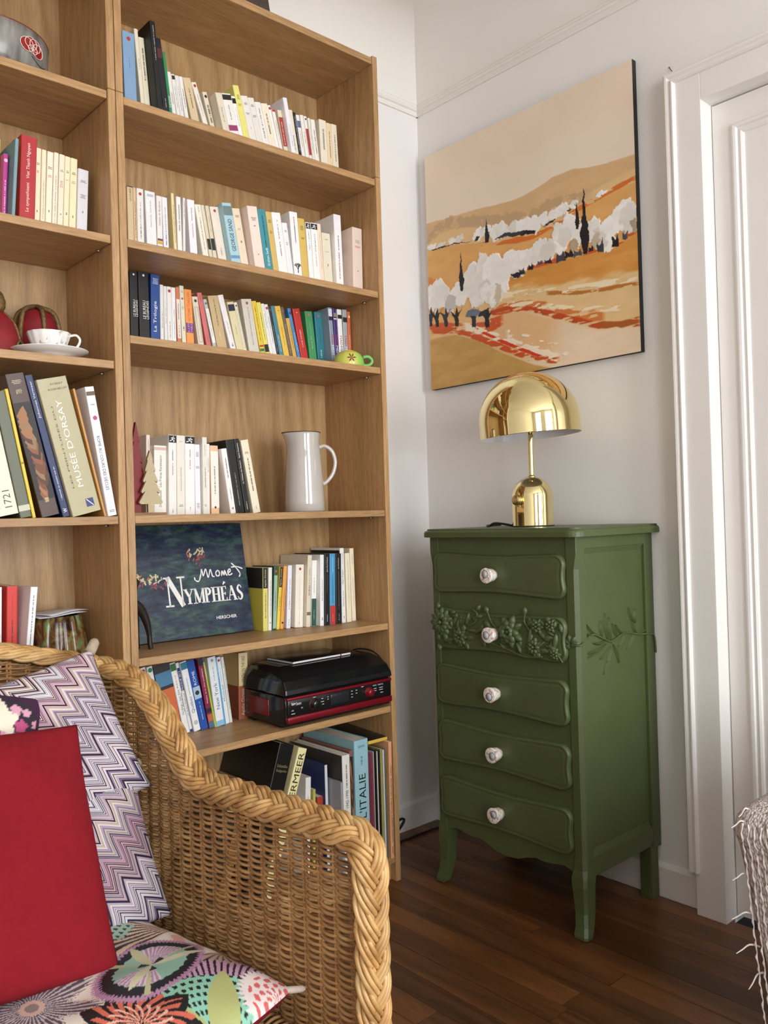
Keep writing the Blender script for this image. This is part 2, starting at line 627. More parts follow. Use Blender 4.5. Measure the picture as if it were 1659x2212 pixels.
# front legs: corner stiles that run down into curved feet
def leg(side):
    s = 1 if side == 'r' else -1
    yo = CY0 if side == 'r' else CY1
    mb = MB()
    prof = [(0.98, 0, 0.030, 0.0, 0.030), (0.938, 0, 0.030, 0.0, 0.030), (0.915, 0, 0.030, 0.0, 0.030), (0.90, 0, 0.030, 0.0, 0.030), (0.20, 0, 0.030, 0.0, 0.030), (0.165, 0, 0.034, -0.001, 0.032), (0.145, -0.001, 0.040, -0.004, 0.040), (0.125, -0.001, 0.038, -0.005, 0.038), (0.10, 0.0, 0.036, -0.003, 0.036), (0.06, 0.001, 0.033, -0.002, 0.034), (0.03, -0.002, 0.030, -0.007, 0.030), (0.010, -0.006, 0.030, -0.014, 0.024), (0.003, -0.006, 0.028, -0.014, 0.022), (0.0, -0.003, 0.024, -0.010, 0.020)]
    rg = []
    for z, a, wy, fx, wx in prof:
        y0, y1 = yo + s * a, yo + s * wy
        x0, x1 = CX0 + fx, CX0 + fx + wx + 0.004
        c = 0.0015 if z > 0.93 else (0.006 if z > 0.91 else 0.009) if z > 0.15 else 0.007
        q = [(x0 + c, y0), (x1, y0), (x1, y1), (x0, y1), (x0, y0 + s * c)]
        rg.append([(x, y, z) for x, y in q])
    k5 = 5
    for a, b in zip(rg, rg[1:]):
        mb.add(a + b, [(k, (k + 1) % k5, k5 + (k + 1) % k5, k5 + k) for k in range(k5)])
    mb.add(rg[0], [tuple(range(k5))]).add(rg[-1], [tuple(range(k5))[::-1]])
    cpart(mb, 'leg')
leg('r'); leg('l')
for yo, s in ((CY0, 1), (CY1, -1)):
    cpart(MB().box(CX1 - 0.040, CX1, min(yo, yo + s * 0.035), max(yo, yo + s * 0.035), 0.135, 0.98).box(CX1 - 0.052, CX1 - 0.016, min(yo + s * 0.001, yo + s * 0.036), max(yo + s * 0.001, yo + s * 0.036), 0.0, 0.15), 'leg', bev=0.002)
# framed side panels
for yo, s in ((CY0, 1), (CY1, -1)):
    def b2(x0, x1, d0, d1, z0, z1):
        a, b = yo + s * d0, yo + s * d1
        return (x0, x1, min(a, b), max(a, b), z0, z1)
    side = cpart(MB().box(*b2(CX0 + 0.02, CX1 - 0.02, 0.010, 0.020, 0.15, 0.975)), 'side_panel')
    cpart(MB().box(*b2(CX0 + 0.028, CX1 - 0.038, 0.001, 0.012, 0.950, 0.98)), 'top_rail', bev=0.0015)
    cpart(MB().box(*b2(CX0 + 0.028, CX1 - 0.038, 0.001, 0.012, 0.143, 0.192)), 'bottom_rail', bev=0.0015)
    cpart(MB().prism([(yo + s * 0.003, 0.950), (yo + s * 0.0095, 0.936), (yo + s * 0.011, 0.936), (yo + s * 0.011, 0.950)], 'x', CX0 + 0.034, CX1 - 0.044), 'bead_moulding')
    cpart(MB().prism([(yo + s * 0.003, 0.192), (yo + s * 0.0095, 0.207), (yo + s * 0.011, 0.207), (yo + s * 0.011, 0.192)], 'x', CX0 + 0.034, CX1 - 0.044), 'bead_moulding')
cpart(MB().box(CX1 - 0.012, CX1 - 0.004, CY0 + 0.03, CY1 - 0.03, 0.15, 0.975), 'back_panel')
cpart(MB().box(CX0 + 0.02, CX1 - 0.01, CY0 + 0.015, CY1 - 0.015, 0.166, 0.176), 'bottom_panel')

# drawer fronts: wavy outline, pillow edge
def wavy(y0, y1, z0, z1, inset, nseg=26):
    """outline in (y, z): top and bottom edges wave, corners rounded"""
    pts = []
    w = y1 - y0
    top = lambda t: 0.005 * math.sin(math.pi * (t * 3 + 0.0)) * (1 if True else 0) * (1 - 0.25 * abs(2 * t - 1)) if 0 <= t <= 1 else 0
    r = 0.028 - inset
    # top edge left to right
    ya, yb, za, zb = y0 + inset, y1 - inset, z0 + inset, z1 - inset
    def T(y):
        t = (y - y0) / w
        return -0.0075 * math.sin(math.pi * 2 * (t - 0.25)) * 0.5 - 0.0035
    def corner(cy, cz, a0):
        return [(cy + r * math.cos(math.radians(a0 + 90 * k / 6)), cz + r * math.sin(math.radians(a0 + 90 * k / 6))) for k in range(7)]
    out = []
    for k in range(nseg + 1):
        y = ya + r + (yb - ya - 2 * r) * k / nseg
        out.append((y, zb + T(y)))
    out += [(q[0], q[1] + T(yb)) for q in corner(yb - r, zb - r, 0)[::-1]][1:]
    for k in range(1, 5):
        z = zb - r + (za - zb + 2 * r) * k / 5
        out.append((yb - 0.004 * math.sin(math.pi * k / 5), z))
    out += [(q[0], q[1] - T(yb)) for q in corner(yb - r, za + r, 0)[::-1]][:-1] if False else []
    out += [(yb - r + r * math.cos(math.radians(-a)), za + r - r * math.sin(math.radians(a)) - T(yb)) for a in range(0, 91, 15)]
    for k in range(1, nseg + 1):
        y = yb - r - (yb - ya - 2 * r) * k / nseg
        out.append((y, za - T(y)))
    out += [(ya + r - r * math.sin(math.radians(a)), za + r - r * math.cos(math.radians(a)) - T(ya)) for a in range(15, 91, 15)]
    for k in range(1, 5):
        z = za + r + (zb - za - 2 * r) * k / 5
        out.append((ya + 0.004 * math.sin(math.pi * k / 5), z))
    out += [(ya + r - r * math.cos(math.radians(a)), zb - r + r * math.sin(math.radians(a)) + T(ya)) for a in range(0, 90, 15)]
    return out

t = NT('porcelain_knob_print')
co = t.coord((1, 1, 1))
vo = t.n('ShaderNodeTexVoronoi', i_Scale=95.0)
nz = t.n('ShaderNodeTexNoise', i_Scale=120.0, i_Detail=2.0)
t.l(co, 0, vo, 'Vector'); t.l(co, 0, nz, 'Vector')
rp = t.ramp([(0.0, lin(246, 240, 232)), (0.54, lin(246, 238, 230)), (0.58, lin(205, 130, 90)), (0.61, lin(242, 228, 215)), (0.70, lin(90, 80, 100)), (0.74, lin(246, 240, 232))])
t.l(nz, 'Fac', rp, 0)
t.l(rp, 0, t.b, 'Base Color')
t.b.inputs['Roughness'].default_value = 0.12
t.b.inputs['Coat Weight'].default_value = 0.6
KNOB = t.m
KBLUE = plain('porcelain_medallion', lin(206, 206, 214), 0.15, var=0.40, scale=620)
DZ5 = [(0.825, 0.938), (0.668, 0.783), (0.511, 0.626), (0.353, 0.468), (0.195, 0.310)]
def drawer(z0, z1, idx):
    lv = [(0.0, 0.0), (-0.009, 0.0), (-0.0145, 0.0025), (-0.016, 0.0055), (-0.0135, 0.0085), (-0.0150, 0.012), (-0.0155, 0.017)]
    mb = MB()
    rg = [[(CX0 + 0.004 + dx, y, z) for y, z in wavy(-0.547, -0.099, z0, z1, ins)] for dx, ins in lv]
    nn = len(rg[0])
    for a, b in zip(rg, rg[1:]):
        mb.add(a + b, [(k, (k + 1) % nn, nn + (k + 1) % nn, nn + k) for k in range(nn)], 0, True)
    mb.add(rg[-1], [tuple(range(nn))])
    d = cpart(mb, 'drawer_front')
    zc = (z0 + z1) / 2 - 0.001
    kb = MB()
    prof = [(0.0135, 0.0), (0.0135, 0.004), (0.0160, 0.006), (0.0175, 0.010), (0.0195, 0.026), (0.0205, 0.0305), (0.0202, 0.0318), (0.0188, 0.0325), (0.0, 0.0325)]
    kb.lathe(prof, 24)
    M = Matrix.Translation((CX0 - 0.011, -0.323, zc)) @ Matrix.Rotation(math.radians(-90), 4, 'Y') @ Matrix.Rotation(idx * 1.3, 4, 'Z')
    k = kb.xf(OX @ M).obj('knob', KNOB, d)
    me = MB().lathe([(0.0, 0.0), (0.0095, 0.0), (0.0095, 0.0006), (0.0, 0.0006)], 18, 0.004, 0.002)
    me.xf(OX @ M @ Matrix.Translation((0, 0, 0.0322))).obj('knob', KBLUE, d).name = 'knob_medallion'
    MB().lathe([(0.0098, 0.0), (0.0107, 0.0), (0.0107, 0.0009), (0.0098, 0.0009)], 18, 0.004, 0.002, cap=False).xf(OX @ M @ Matrix.Translation((0, 0, 0.0322))).obj('knob_ring', plain('black_glaze', (0.02, 0.02, 0.03), 0.2), d)
    return d
drawers = [drawer(a, b, k) for k, (a, b) in enumerate(DZ5)]

# carved relief on the second drawer: flowers, buds, leaves and stems
def blob(mb, pts, x0, h, seg=3):
    """pillow raised on an outline given in (y, z)"""
    c = np.mean(np.array(pts), 0)
    n = len(pts)
    rg = []
    for k in range(seg + 1):
        f = k / seg
        s_ = math.cos(f * math.pi / 2 * 0.86)
        rg.append([(x0 - h * math.sin(f * math.pi / 2), c[0] + (q[0] - c[0]) * s_, c[1] + (q[1] - c[1]) * s_) for q in pts])
    for a, b in zip(rg, rg[1:]):
        mb.add(a + b, [(k, (k + 1) % n, n + (k + 1) % n, n + k) for k in range(n)], 0, True)
    mb.add(rg[-1], [tuple(range(n))], 0, True)
def petal(cy, cz, ang, L, W, n=10):
    out = []
    for k in range(n):
        a = 2 * math.pi * k / n
        u = L * (0.5 + 0.5 * math.cos(a))
        v = W * math.sin(a) * (0.55 + 0.45 * math.sin(math.pi * u / L))
        out.append((cy + u * math.cos(ang) - v * math.sin(ang), cz + u * math.sin(ang) + v * math.cos(ang)))
    return out
XR = CX0 - 0.0113
rr = random.Random(4)
def flower(cy, cz, R, npet, h, rings=2):
    mb = MB()
    for q in range(rings):
        for k in range(npet):
            a = 2 * math.pi * (k + 0.5 * q) / npet + rr.uniform(-.1, .1)
            blob(mb, petal(cy + 0.15 * R * math.cos(a), cz + 0.15 * R * math.sin(a), a, R * (1 - 0.33 * q), R * 0.30), XR - q * h * 0.35, h * 0.8)
    blob(mb, petal(cy - R * 0.2, cz, 0, R * 0.4, R * 0.2), XR - h * 0.7, h * 0.6)
    return mb
def leafm(cy, cz, ang, L, W, h=0.006):
    mb = MB()
    blob(mb, petal(cy, cz, ang, L, W), XR, h)
    e = (cy + L * 0.95 * math.cos(ang), cz + L * 0.95 * math.sin(ang))
    mb.tube([(XR - h * 0.4, cy, cz), (XR - h * 0.95, cy + L * 0.5 * math.cos(ang), cz + L * 0.5 * math.sin(ang)), (XR - h * 0.3, *e)], 0.0011, 5)
    return mb
d2 = drawers[1]
def rel(mb, name):
    mb.xf(OX).obj(name, GREEN, d2)
for args in [(-0.128, 0.742, 0.038, 11, 0.011, 2), (-0.375, 0.735, 0.040, 7, 0.014, 3), (-0.463, 0.755, 0.020, 6, 0.009, 2), (-0.195, 0.705, 0.026, 8, 0.008, 2), (-0.452, 0.702, 0.024, 7, 0.009, 2), (-0.505, 0.760, 0.018, 6, 0.009, 2), (-0.515, 0.690, 0.016, 6, 0.008, 2)]:
    rel(flower(*args), 'relief_flower')
for k in range(64):
    y = rr.uniform(-0.535, -0.112)
    z = rr.choice([rr.uniform(0.675, 0.70), rr.uniform(0.675, 0.775), rr.uniform(0.74, 0.778)])
    an_, Ln_ = rr.uniform(0, 6.28), rr.uniform(0.020, 0.044)
    if not 0.672 < z + Ln_ * math.sin(an_) < 0.778 or not -0.540 < y + Ln_ * math.cos(an_) < -0.105:
        an_ += math.pi
    if not 0.668 < z + Ln_ * math.sin(an_) < 0.782:
        Ln_ *= 0.5
    rel(leafm(y, z, an_, Ln_, rr.uniform(0.005, 0.010), rr.uniform(0.004, 0.008)), 'relief_leaf')
for pts in ([(-0.23, 0.74), (-0.255, 0.75), (-0.265, 0.773), (-0.25, 0.785)], [(-0.30, 0.785), (-0.315, 0.755), (-0.335, 0.735), (-0.36, 0.70)], [(-0.43, 0.792), (-0.425, 0.765), (-0.44, 0.74), (-0.435, 0.70)], [(-0.17, 0.765), (-0.21, 0.757), (-0.24, 0.758)], [(-0.30, 0.70), (-0.36, 0.69), (-0.42, 0.675), (-0.48, 0.68)], [(-0.49, 0.71), (-0.52, 0.695), (-0.54, 0.672)]):
    rel(MB().tube(catmull([(XR - 0.004, *q) for q in pts], 6), 0.0024, 6), 'relief_stem')
for cy, cz, a in ((-0.425, 0.790, 1.6), (-0.262, 0.790, 2.2), (-0.30, 0.786, 1.2), (-0.118, 0.785, 1.5)):
    rel(leafm(cy, cz - 0.008, a, 0.02, 0.0075, 0.007), 'relief_bud')
# bud and olive sprig that wander round the corner onto the side panel
sp = MB()
YS = CY0 + 0.0095
def on(x, z, h=0.0):
    return (x, YS - h, z)
spr = empty('sprig_relief', (0, 0, 0)); spr.parent = chest
def sprig(mb, name):
    mb.xf(OX).obj(name, GREEN, spr)
stem = catmull([(CX0 - 0.006, CY0 + 0.018, 0.716), (CX0 + 0.003, CY0 - 0.003, 0.716), (0.105, CY0 + 0.002, 0.724), (0.150, YS - 0.003, 0.734), (0.195, YS - 0.003, 0.718), (0.231, YS - 0.003, 0.708), (0.290, YS - 0.003, 0.722), (0.354, YS - 0.003, 0.712), (0.398, CY0 - 0.002, 0.708), (0.420, CY0 - 0.002, 0.700), (0.427, CY0 - 0.002, 0.655)], 8)
sprig(MB().tube(stem, 0.0026, 6), 'stem')
def sleaf(x, z, x2, z2, w=0.0045, name='leaf'):
    mb = MB()
    n = 9
    d = np.array([x2 - x, z2 - z]); L = np.linalg.norm(d); d /= L; nn_ = np.array([-d[1], d[0]])
    top, bl, br = [], [], []
    for k in range(n):
        f = k / (n - 1)
        c = np.array([x, z]) + d * L * f + nn_ * 0.004 * math.sin(f * 3.1)
        ww = w * math.sin(math.pi * min(1, f * 0.97 + 0.02)) ** 0.7 + 0.0004
        lift = 0.0045 + 0.0030 * math.sin(f * 3.1)
        bl.append((c[0] - nn_[0] * ww, YS, c[1] - nn_[1] * ww)); br.append((c[0] + nn_[0] * ww, YS, c[1] + nn_[1] * ww))
        top.append((c[0], YS - lift, c[1]))
    mb.add(bl + top + br, [(k, k + 1, n + k + 1, n + k) for k in range(n - 1)] + [(n + k, n + k + 1, 2 * n + k + 1, 2 * n + k) for k in range(n - 1)], 0, False)
    sprig(mb, name)
for q in [(0.165, 0.732, 0.119, 0.765), (0.150, 0.734, 0.115, 0.742), (0.190, 0.722, 0.185, 0.765), (0.215, 0.712, 0.203, 0.782), (0.231, 0.708, 0.222, 0.770), (0.262, 0.715, 0.236, 0.752), (0.285, 0.721, 0.25, 0.748), (0.206, 0.712, 0.150, 0.712), (0.200, 0.700, 0.118, 0.690), (0.206, 0.704, 0.112, 0.676), (0.231, 0.708, 0.192, 0.628), (0.231, 0.700, 0.205, 0.655), (0.236, 0.700, 0.262, 0.648), (0.225, 0.694, 0.178, 0.668), (0.290, 0.722, 0.262, 0.690), (0.335, 0.716, 0.300, 0.678), (0.352, 0.712, 0.326, 0.752), (0.340, 0.745, 0.312, 0.785), (0.345, 0.742, 0.342, 0.780), (0.37, 0.712, 0.405, 0.714)]:
    sleaf(*q)
bd = MB()
for a in (0.4, 1.3, 2.2, 3.0, -0.6):
    blob(bd, petal(CY0 + 0.022, 0.718, a, 0.024, 0.007), CX0 - 0.001, 0.006)
sprig(bd, 'rosebud')
tag(chest, 'olive green painted chest of five drawers with carved flowers and porcelain knobs', 'chest of drawers')
# ------------------------------------------------------------------ brass dome table lamp
t = NT('polished_brass')
t.b.inputs['Metallic'].default_value = 1.0
t.b.inputs['Roughness'].default_value = 0.035
nz = t.n('ShaderNodeTexNoise', i_Scale=3.0)
t.l(t.coord(), 0, nz, 'Vector')
rp = t.ramp([(0.3, lin(240, 224, 166)), (0.7, lin(244, 229, 176))])
t.l(nz, 'Fac', rp, 0); t.l(rp, 0, t.b, 'Base Color')
BRASS = t.m
lamp = empty('table_lamp', (0.243, -0.322, 1.0036))
def arc(r, cz, a0, a1, n, cr=0.0):
    return [(cr + r * math.cos(math.radians(a0 + (a1 - a0) * k / n)), cz + r * math.sin(math.radians(a0 + (a1 - a0) * k / n))) for k in range(n + 1)]
base = [(0.0, 0.0), (0.054, 0.0), (0.0575, 0.002), (0.0575, 0.0035), (0.0575, 0.02), (0.0575, 0.06), (0.0575, 0.080), (0.0575, 0.082)] + [(0.0575 * math.cos(a), 0.082 + 0.0575 * math.sin(a)) for a in np.linspace(0.06, math.pi / 2, 16)]
base[-1] = (0.0, base[-1][1])
MB().lathe(base, 64, cap=False).obj('lamp_base', BRASS, lamp)
MB().lathe([(0.0, 0.0005), (0.0590, 0.0005), (0.0590, 0.0030), (0.0575, 0.0036), (0.0, 0.0036)], 48, cap=False).obj('base_ring', plain('dark_felt', (0.03, 0.028, 0.025), 0.9), lamp)
MB().lathe([(0.012, 0.137), (0.0125, 0.1395), (0.0105, 0.1415), (0.0078, 0.1420), (0.0078, 0.144), (0.0078, 0.18), (0.0078, 0.22), (0.0078, 0.258), (0.0078, 0.262)], 24, cap=True).obj('stem', BRASS, lamp)
MB().lathe([(0.0065, 0.256), (0.0085, 0.257), (0.0085, 0.262), (0.012, 0.262), (0.0125, 0.268), (0.020, 0.268), (0.020, 0.278), (0.034, 0.279), (0.034, 0.2815), (0.0, 0.2815)], 32, cap=False).obj('socket', BRASS, lamp)
# shade, tilted a little on the stem
RS = 0.1405
sh = [(RS - 0.0004, 0.0), (RS, 0.0006), (RS, 0.0016), (RS, 0.012), (RS, 0.030), (RS, 0.038), (RS, 0.040)] + [(RS * math.cos(a), 0.040 + RS * 0.985 * math.sin(a)) for a in np.linspace(0.05, math.pi / 2, 26)]
sh[-1] = (0.0, sh[-1][1])
inner = [(RS - 0.0004, 0.0), (RS - 0.0022, 0.0004), (RS - 0.0022, 0.040)] + [((RS - 0.0022) * math.cos(a), 0.040 + (RS * 0.985 - 0.0022) * math.sin(a)) for a in np.linspace(0.05, math.pi / 2, 26)]
inner[-1] = (0.0, inner[-1][1])
M = Matrix.Translation((0.0, 0.0, 0.252)) @ Matrix.Rotation(math.radians(-3.6), 4, Vector((F_.x, F_.y, 0)).normalized())
shade = MB().lathe(sh, 96, cap=False).xf(M).obj('lamp_shade', BRASS, lamp)
MB().lathe(inner, 64, cap=False).xf(M).obj('shade_lining', plain('white_enamel', lin(222, 220, 222), 0.4), shade)
kn = MB().lathe([(0.005, 0.0), (0.005, 0.006), (0.0135, 0.006), (0.0140, 0.0065), (0.0140, 0.017), (0.0135, 0.018), (0.0, 0.018)], 32)
# knob points to the left of the camera direction
ka = math.radians(180)
Mk = Matrix.Translation((0.056 * math.cos(ka), 0.056 * math.sin(ka), 0.074)) @ Matrix.Rotation(ka, 4, 'Z') @ Matrix.Rotation(math.radians(90), 4, 'Y')
kn.xf(Mk).obj('dimmer_knob', plain('satin_brass', lin(226, 204, 142), 0.28, 1.0), lamp)
tag(lamp, 'polished brass table lamp with domed shade on the green chest', 'lamp')
cable = catmull([(0.215, -0.270, 1.0075), (0.212, -0.240, 1.013), (0.214, -0.205, 1.015), (0.228, -0.175, 1.0075), (0.27, -0.13, 1.0075), (0.33, -0.10, 1.0075), (0.385, -0.085, 1.0075)], 10)
cord = MB().tube(cable, 0.0032, 8).obj('lamp_cord', plain('black_cable', (0.008, 0.008, 0.008), 0.5))
cord.parent = lamp
cord.matrix_parent_inverse = Matrix.Translation((-0.243, 0.322, -1.0036))

# ------------------------------------------------------------------ unframed landscape canvas on the right wall
PXF = XW - 0.021                       # painted face
PY0, PY1, PZ0, PZ1 = 0.2228, -0.5735, 1.4698, 2.2638
picture = empty('landscape_painting', (XW - 0.01, (PY0 + PY1) / 2, PZ0))
OP = Matrix.Translation((-(XW - 0.01), -(PY0 + PY1) / 2, -PZ0))
cv = MB().box(PXF + 0.0012, XW - 0.002, PY1, PY0, PZ0, PZ1)
cv.xf(OP).obj('stretched_canvas', plain('canvas_edge_black', (0.012, 0.011, 0.011), 0.7), picture)
NU = 400
def hx(h):
    return np.array([int(h[k:k + 2], 16) for k in (0, 2, 4)], float)
U, V = np.meshgrid(np.linspace(0, 1, NU), np.linspace(0, 1, NU))        # u from the left edge, v from the bottom
pic = np.zeros((NU, NU, 3)); hgt = np.zeros((NU, NU))
_VN = {}
def vnoise(sx, sy, seed, octv=3):
    key = (sx, sy, seed if seed < 40 else 40 + seed % 7)
    if key not in _VN:
        _VN[key] = vnoise_raw(sx, sy, key[2], octv)
    return _VN[key]
def vnoise_raw(sx, sy, seed, octv=3):
    g = np.random.default_rng(seed)
    tot = np.zeros((NU, NU)); amp = 1.0; s_ = 0
    for o in range(octv):
        nx, ny = int(sx * 2 ** o) + 2, int(sy * 2 ** o) + 2
        q = g.random((ny + 1, nx + 1))
        xi, yi = U * (nx - 1), V * (ny - 1)
        x0, y0 = xi.astype(int), yi.astype(int)
        fx, fy = xi - x0, yi - y0
        fx = fx * fx * (3 - 2 * fx); fy = fy * fy * (3 - 2 * fy)
        tot += amp * ((q[y0, x0] * (1 - fx) + q[y0, x0 + 1] * fx) * (1 - fy) + (q[y0 + 1, x0] * (1 - fx) + q[y0 + 1, x0 + 1] * fx) * fy)
        s_ += amp; amp *= 0.5
    return tot / s_
def line(pts):
    p = np.array(pts); return np.interp(U, p[:, 0], p[:, 1])
def mixc(mask, c):
    mk = np.clip(mask, 0, 1)[..., None]
    pic[:] = pic * (1 - mk) + np.asarray(c) * mk
def soft(d, w=0.004):
    return np.clip(d / w + 0.5, 0, 1)
n1, n2, n3 = vnoise(4, 4, 1), vnoise(12, 40, 2), vnoise(40, 40, 3)
# sky
pic[:] = hx('E8D6BE') + (n1[..., None] - 0.5) * np.array([16, 14, 14])
hill = line([(0, .715), (.15, .703), (.29, .694), (.40, .680), (.48, .674), (.57, .682), (.66, .704), (.745, .705), (.82, .688), (.89, .679), (1, .674)])
mixc(soft(0.10 - np.abs(V - hill - 0.04) + 0.06 * (n1 - 0.5), 0.09) * (V > 0.6) * 0.55, hx('E9DCCB'))
# far hill and the shadowy bushes on it
mixc(soft(hill - V + 0.004 * (n3 - 0.5)), hx('D6B284') + (n2[..., None] - 0.5) * 12)
hz2 = line([(0, .655), (.15, .650), (.30, .628), (.45, .595), (.60, .585), (.75, .592), (.88, .612), (1, .625)])
mixc(soft(hz2 - V + 0.02 * (n2 - 0.5), 0.012), hx('E0BE8A'))
bt = line([(0, .670), (.06, .690), (.11, .712), (.17, .690), (.23, .682), (.33, .655), (.42, .632), (.50, .618), (.57, .612), (.66, .625), (.74, .618), (.82, .604)])
bush = soft(bt - V + 0.035 * (n3 - 0.5), 0.006) * soft(V - bt + 0.045, 0.010) * soft(0.80 - U + 0.15 * (n1 - .5), 0.06) * (n3 > 0.36)
mixc(bush * 0.80, hx('BDA07A'))
# ochre fields
f1 = line([(0, .592), (.163, .583), (.345, .543), (.513, .506), (.60, .510), (.688, .522), (.77, .545), (.851, .563), (1, .579)])
mixc(soft(f1 - V + 0.004 * (n3 - .5)), hx('DFA965') + (n2[..., None] - .5) * 18)
f2 = line([(0, .46), (.30, .40), (.43, .392), (.472, .372), (.563, .392), (.684, .390), (.781, .380), (.913, .374), (1, .405)])
mixc(soft(f2 - V) * soft(U - .38, .06), hx('D69648') + (n2[..., None] - .5) * 22)
f3 = line([(0, .32), (.2, .33), (.43, .338), (.55, .322), (.68, .300), (.85, .285), (1, .275)])
mixc(soft(f3 - V + 0.05 * (n2 - .5), 0.02) * soft(U - .2, .2), hx('E2C08C') + (n2[..., None] - .5) * 14)
lo = line([(0, .23), (.2, .235), (.363, .255), (.504, .240), (.676, .165), (.835, .105), (1, .085)])
mixc(soft(lo - V + 0.03 * (n1 - .5), 0.02), hx('E8D0B4') + (n2[..., None] - .5) * 14)
mixc(soft(lo - V, .02) * soft(.62 - U + .3 * (n1 - .5), .15) * soft(V - .05, .05) * 0.8, hx('DFB07A'))
# ochre knoll bottom left
kn_ = line([(0, .214), (.08, .216), (.147, .211), (.27, .166), (.404, .090), (.548, .023), (.70, -.02), (1, -.1)])
mixc(soft(kn_ - V + 0.008 * (n2 - .5), .006), hx('C49A55') + (n2[..., None] - .5) * 26)
# red-orange streaks
def streak(pts, w, c, seed, thr=0.45):
    d = np.abs(V - line(pts)); k = vnoise(16, 90, seed)
    a, b = pts[0][0], pts[-1][0]
    mk = soft(w - d + w * 1.4 * (k - 0.5), w * 0.3) * (k > thr) * soft(U - a, .02) * soft(b - U, .02)
    mixc(mk, c); hgt[:] = np.maximum(hgt, mk * 0.0012)
streak([(.40, .318), (.55, .300), (.70, .275), (.85, .262), (1, .250)], .010, hx('F0E0BE'), 13, .42)
streak([(.62, .282), (.78, .248), (.9, .240), (1, .232)], .006, hx('B8742E'), 10, .40)
streak([(.36, .272), (.504, .266), (.60, .235), (.676, .200), (.76, .165), (.86, .150)], .018, hx('D07A3E'), 11, .42)
streak([(.34, .262), (.504, .252), (.60, .215), (.676, .184), (.76, .148), (.835, .119), (.92, .102), (1, .098)], .011, hx('BE4A20'), 12, .40)
streak([(.40, .284), (.52, .262), (.66, .220), (.78, .185), (.92, .165)], .009, hx('F0DEBC'), 22, .48)
streak([(.84, .118), (.93, .104), (1, .108)], .012, hx('A85A22'), 14, .38)
streak([(.0, .262), (.10, .250), (.21, .222), (.33, .215), (.40, .225)], .020, hx('CB5A2C'), 15, .42)
streak([(.018, .252), (.12, .235), (.21, .207), (.405, .112), (.549, .045), (.66, .022)], .012, hx('C8531F'), 16, .42)
streak([(.20, .235), (.32, .185), (.45, .125), (.56, .070), (.66, .030)], .014, hx('F0E2C8'), 17, .42)
streak([(.26, .215), (.40, .138), (.50, .088), (.60, .040)], .006, hx('D23B1E'), 18, .46)
streak([(.42, .165), (.52, .120), (.62, .080), (.70, .050)], .020, hx('EFE3CF'), 19, .52)
streak([(.43, .390), (.56, .398), (.68, .392), (.80, .384), (.92, .388), (1, .415)], .008, hx('CC5A20'), 20, .47)
streak([(.30, .548), (.45, .520), (.56, .508), (.66, .525), (.76, .552), (.88, .575), (1, .592)], .008, hx('D6722C'), 21, .47)
streak([(.0, .46), (.05, .445), (.10, .43)], .020, hx('D88A44'), 23, .40)
# trees: white knife strokes over dark trunks
def patch(poly, c, h, seed, rag=0.012):
    p = np.array(poly, float)
    k = vnoise(44, 44, seed) - .5; k2 = vnoise(44, 44, seed + 3) - .5
    X, Y = U + rag * k * 2, V + rag * k2 * 2
    ins = np.zeros((NU, NU), bool)
    j = len(p) - 1
    for i in range(len(p)):
        xi, yi, xj, yj = p[i, 0], p[i, 1], p[j, 0], p[j, 1]
        cnd = ((yi > Y) != (yj > Y)) & (X < (xj - xi) * (Y - yi) / (yj - yi + 1e-12) + xi)
        ins ^= cnd
        j = i
    st = (vnoise(9, 30, seed + 5)[..., None] - .5) * np.array([22, 22, 24])
    mixc(ins.astype(float), np.clip(np.asarray(c) + st, 0, 255))
    hgt[:] = np.where(ins, h * (0.6 + 0.8 * vnoise(30, 30, seed + 9)), hgt)
def blobtree(cx, cy, rx, ry, seed, c='E6E3DD', h=0.0016):
    g = np.random.default_rng(seed)
    a = np.linspace(0, 2 * np.pi, 9)[:-1] + g.random(8) * 0.5
    r_ = 0.68 + 0.50 * g.random(8)
    patch([(cx + rx * q * math.cos(t_), cy + ry * q * math.sin(t_)) for q, t_ in zip(r_, a)], hx(c), h, seed)
def dark(poly, seed, c='23222A'):
    patch(poly, hx(c), 0.0010, seed, 0.006)
def cypress(cx, z0, z1, w, seed):
    dark([(cx, z1), (cx + w * .35, z0 + (z1 - z0) * .6), (cx + w, z0 + (z1 - z0) * .25), (cx + w * .5, z0), (cx - w * .6, z0), (cx - w, z0 + (z1 - z0) * .3), (cx - w * .4, z0 + (z1 - z0) * .65)], seed, '1B1A1E')
rt = random.Random(8)
def cluster(pts, rx, ry, seed, h=0.0016):
    for q, (cx, cy) in enumerate(pts):
        for z in range(2):
            blobtree(cx + rt.uniform(-.4, .4) * rx, cy + rt.uniform(-.3, .4) * ry, rx * rt.uniform(.7, 1.1), ry * rt.uniform(.7, 1.1), seed + q * 5 + z, rt.choice(['F0EEE9', 'F2F0EC', 'EAE7E1', 'E0DCD4', 'F1EFEA']), h)
cluster([(.032, .603), (.085, .604), (.142, .600), (.19, .600)], .030, .014, 100, 0.0010)
cluster([(.285, .592), (.325, .592)], .030, .026, 130, 0.0012)
cluster([(.385, .580), (.43, .572), (.48, .568), (.53, .560), (.565, .548)], .036, .034, 150)
cluster([(.62, .555), (.66, .563), (.70, .568)], .028, .024, 190)
cluster([(.745, .575)], .018, .014, 205); cluster([(.862, .578)], .018, .012, 210)
dark([(.01, .592), (.14, .585), (.26, .574), (.20, .584), (.05, .596)], 220)
dark([(.27, .568), (.29, .566), (.30, .582), (.28, .584)], 221)
dark([(.37, .548), (.45, .538), (.52, .528), (.575, .520), (.54, .540), (.42, .556)], 222, '34363E')
dark([(.50, .530), (.57, .516), (.58, .528), (.52, .540)], 223, '1E1C20')
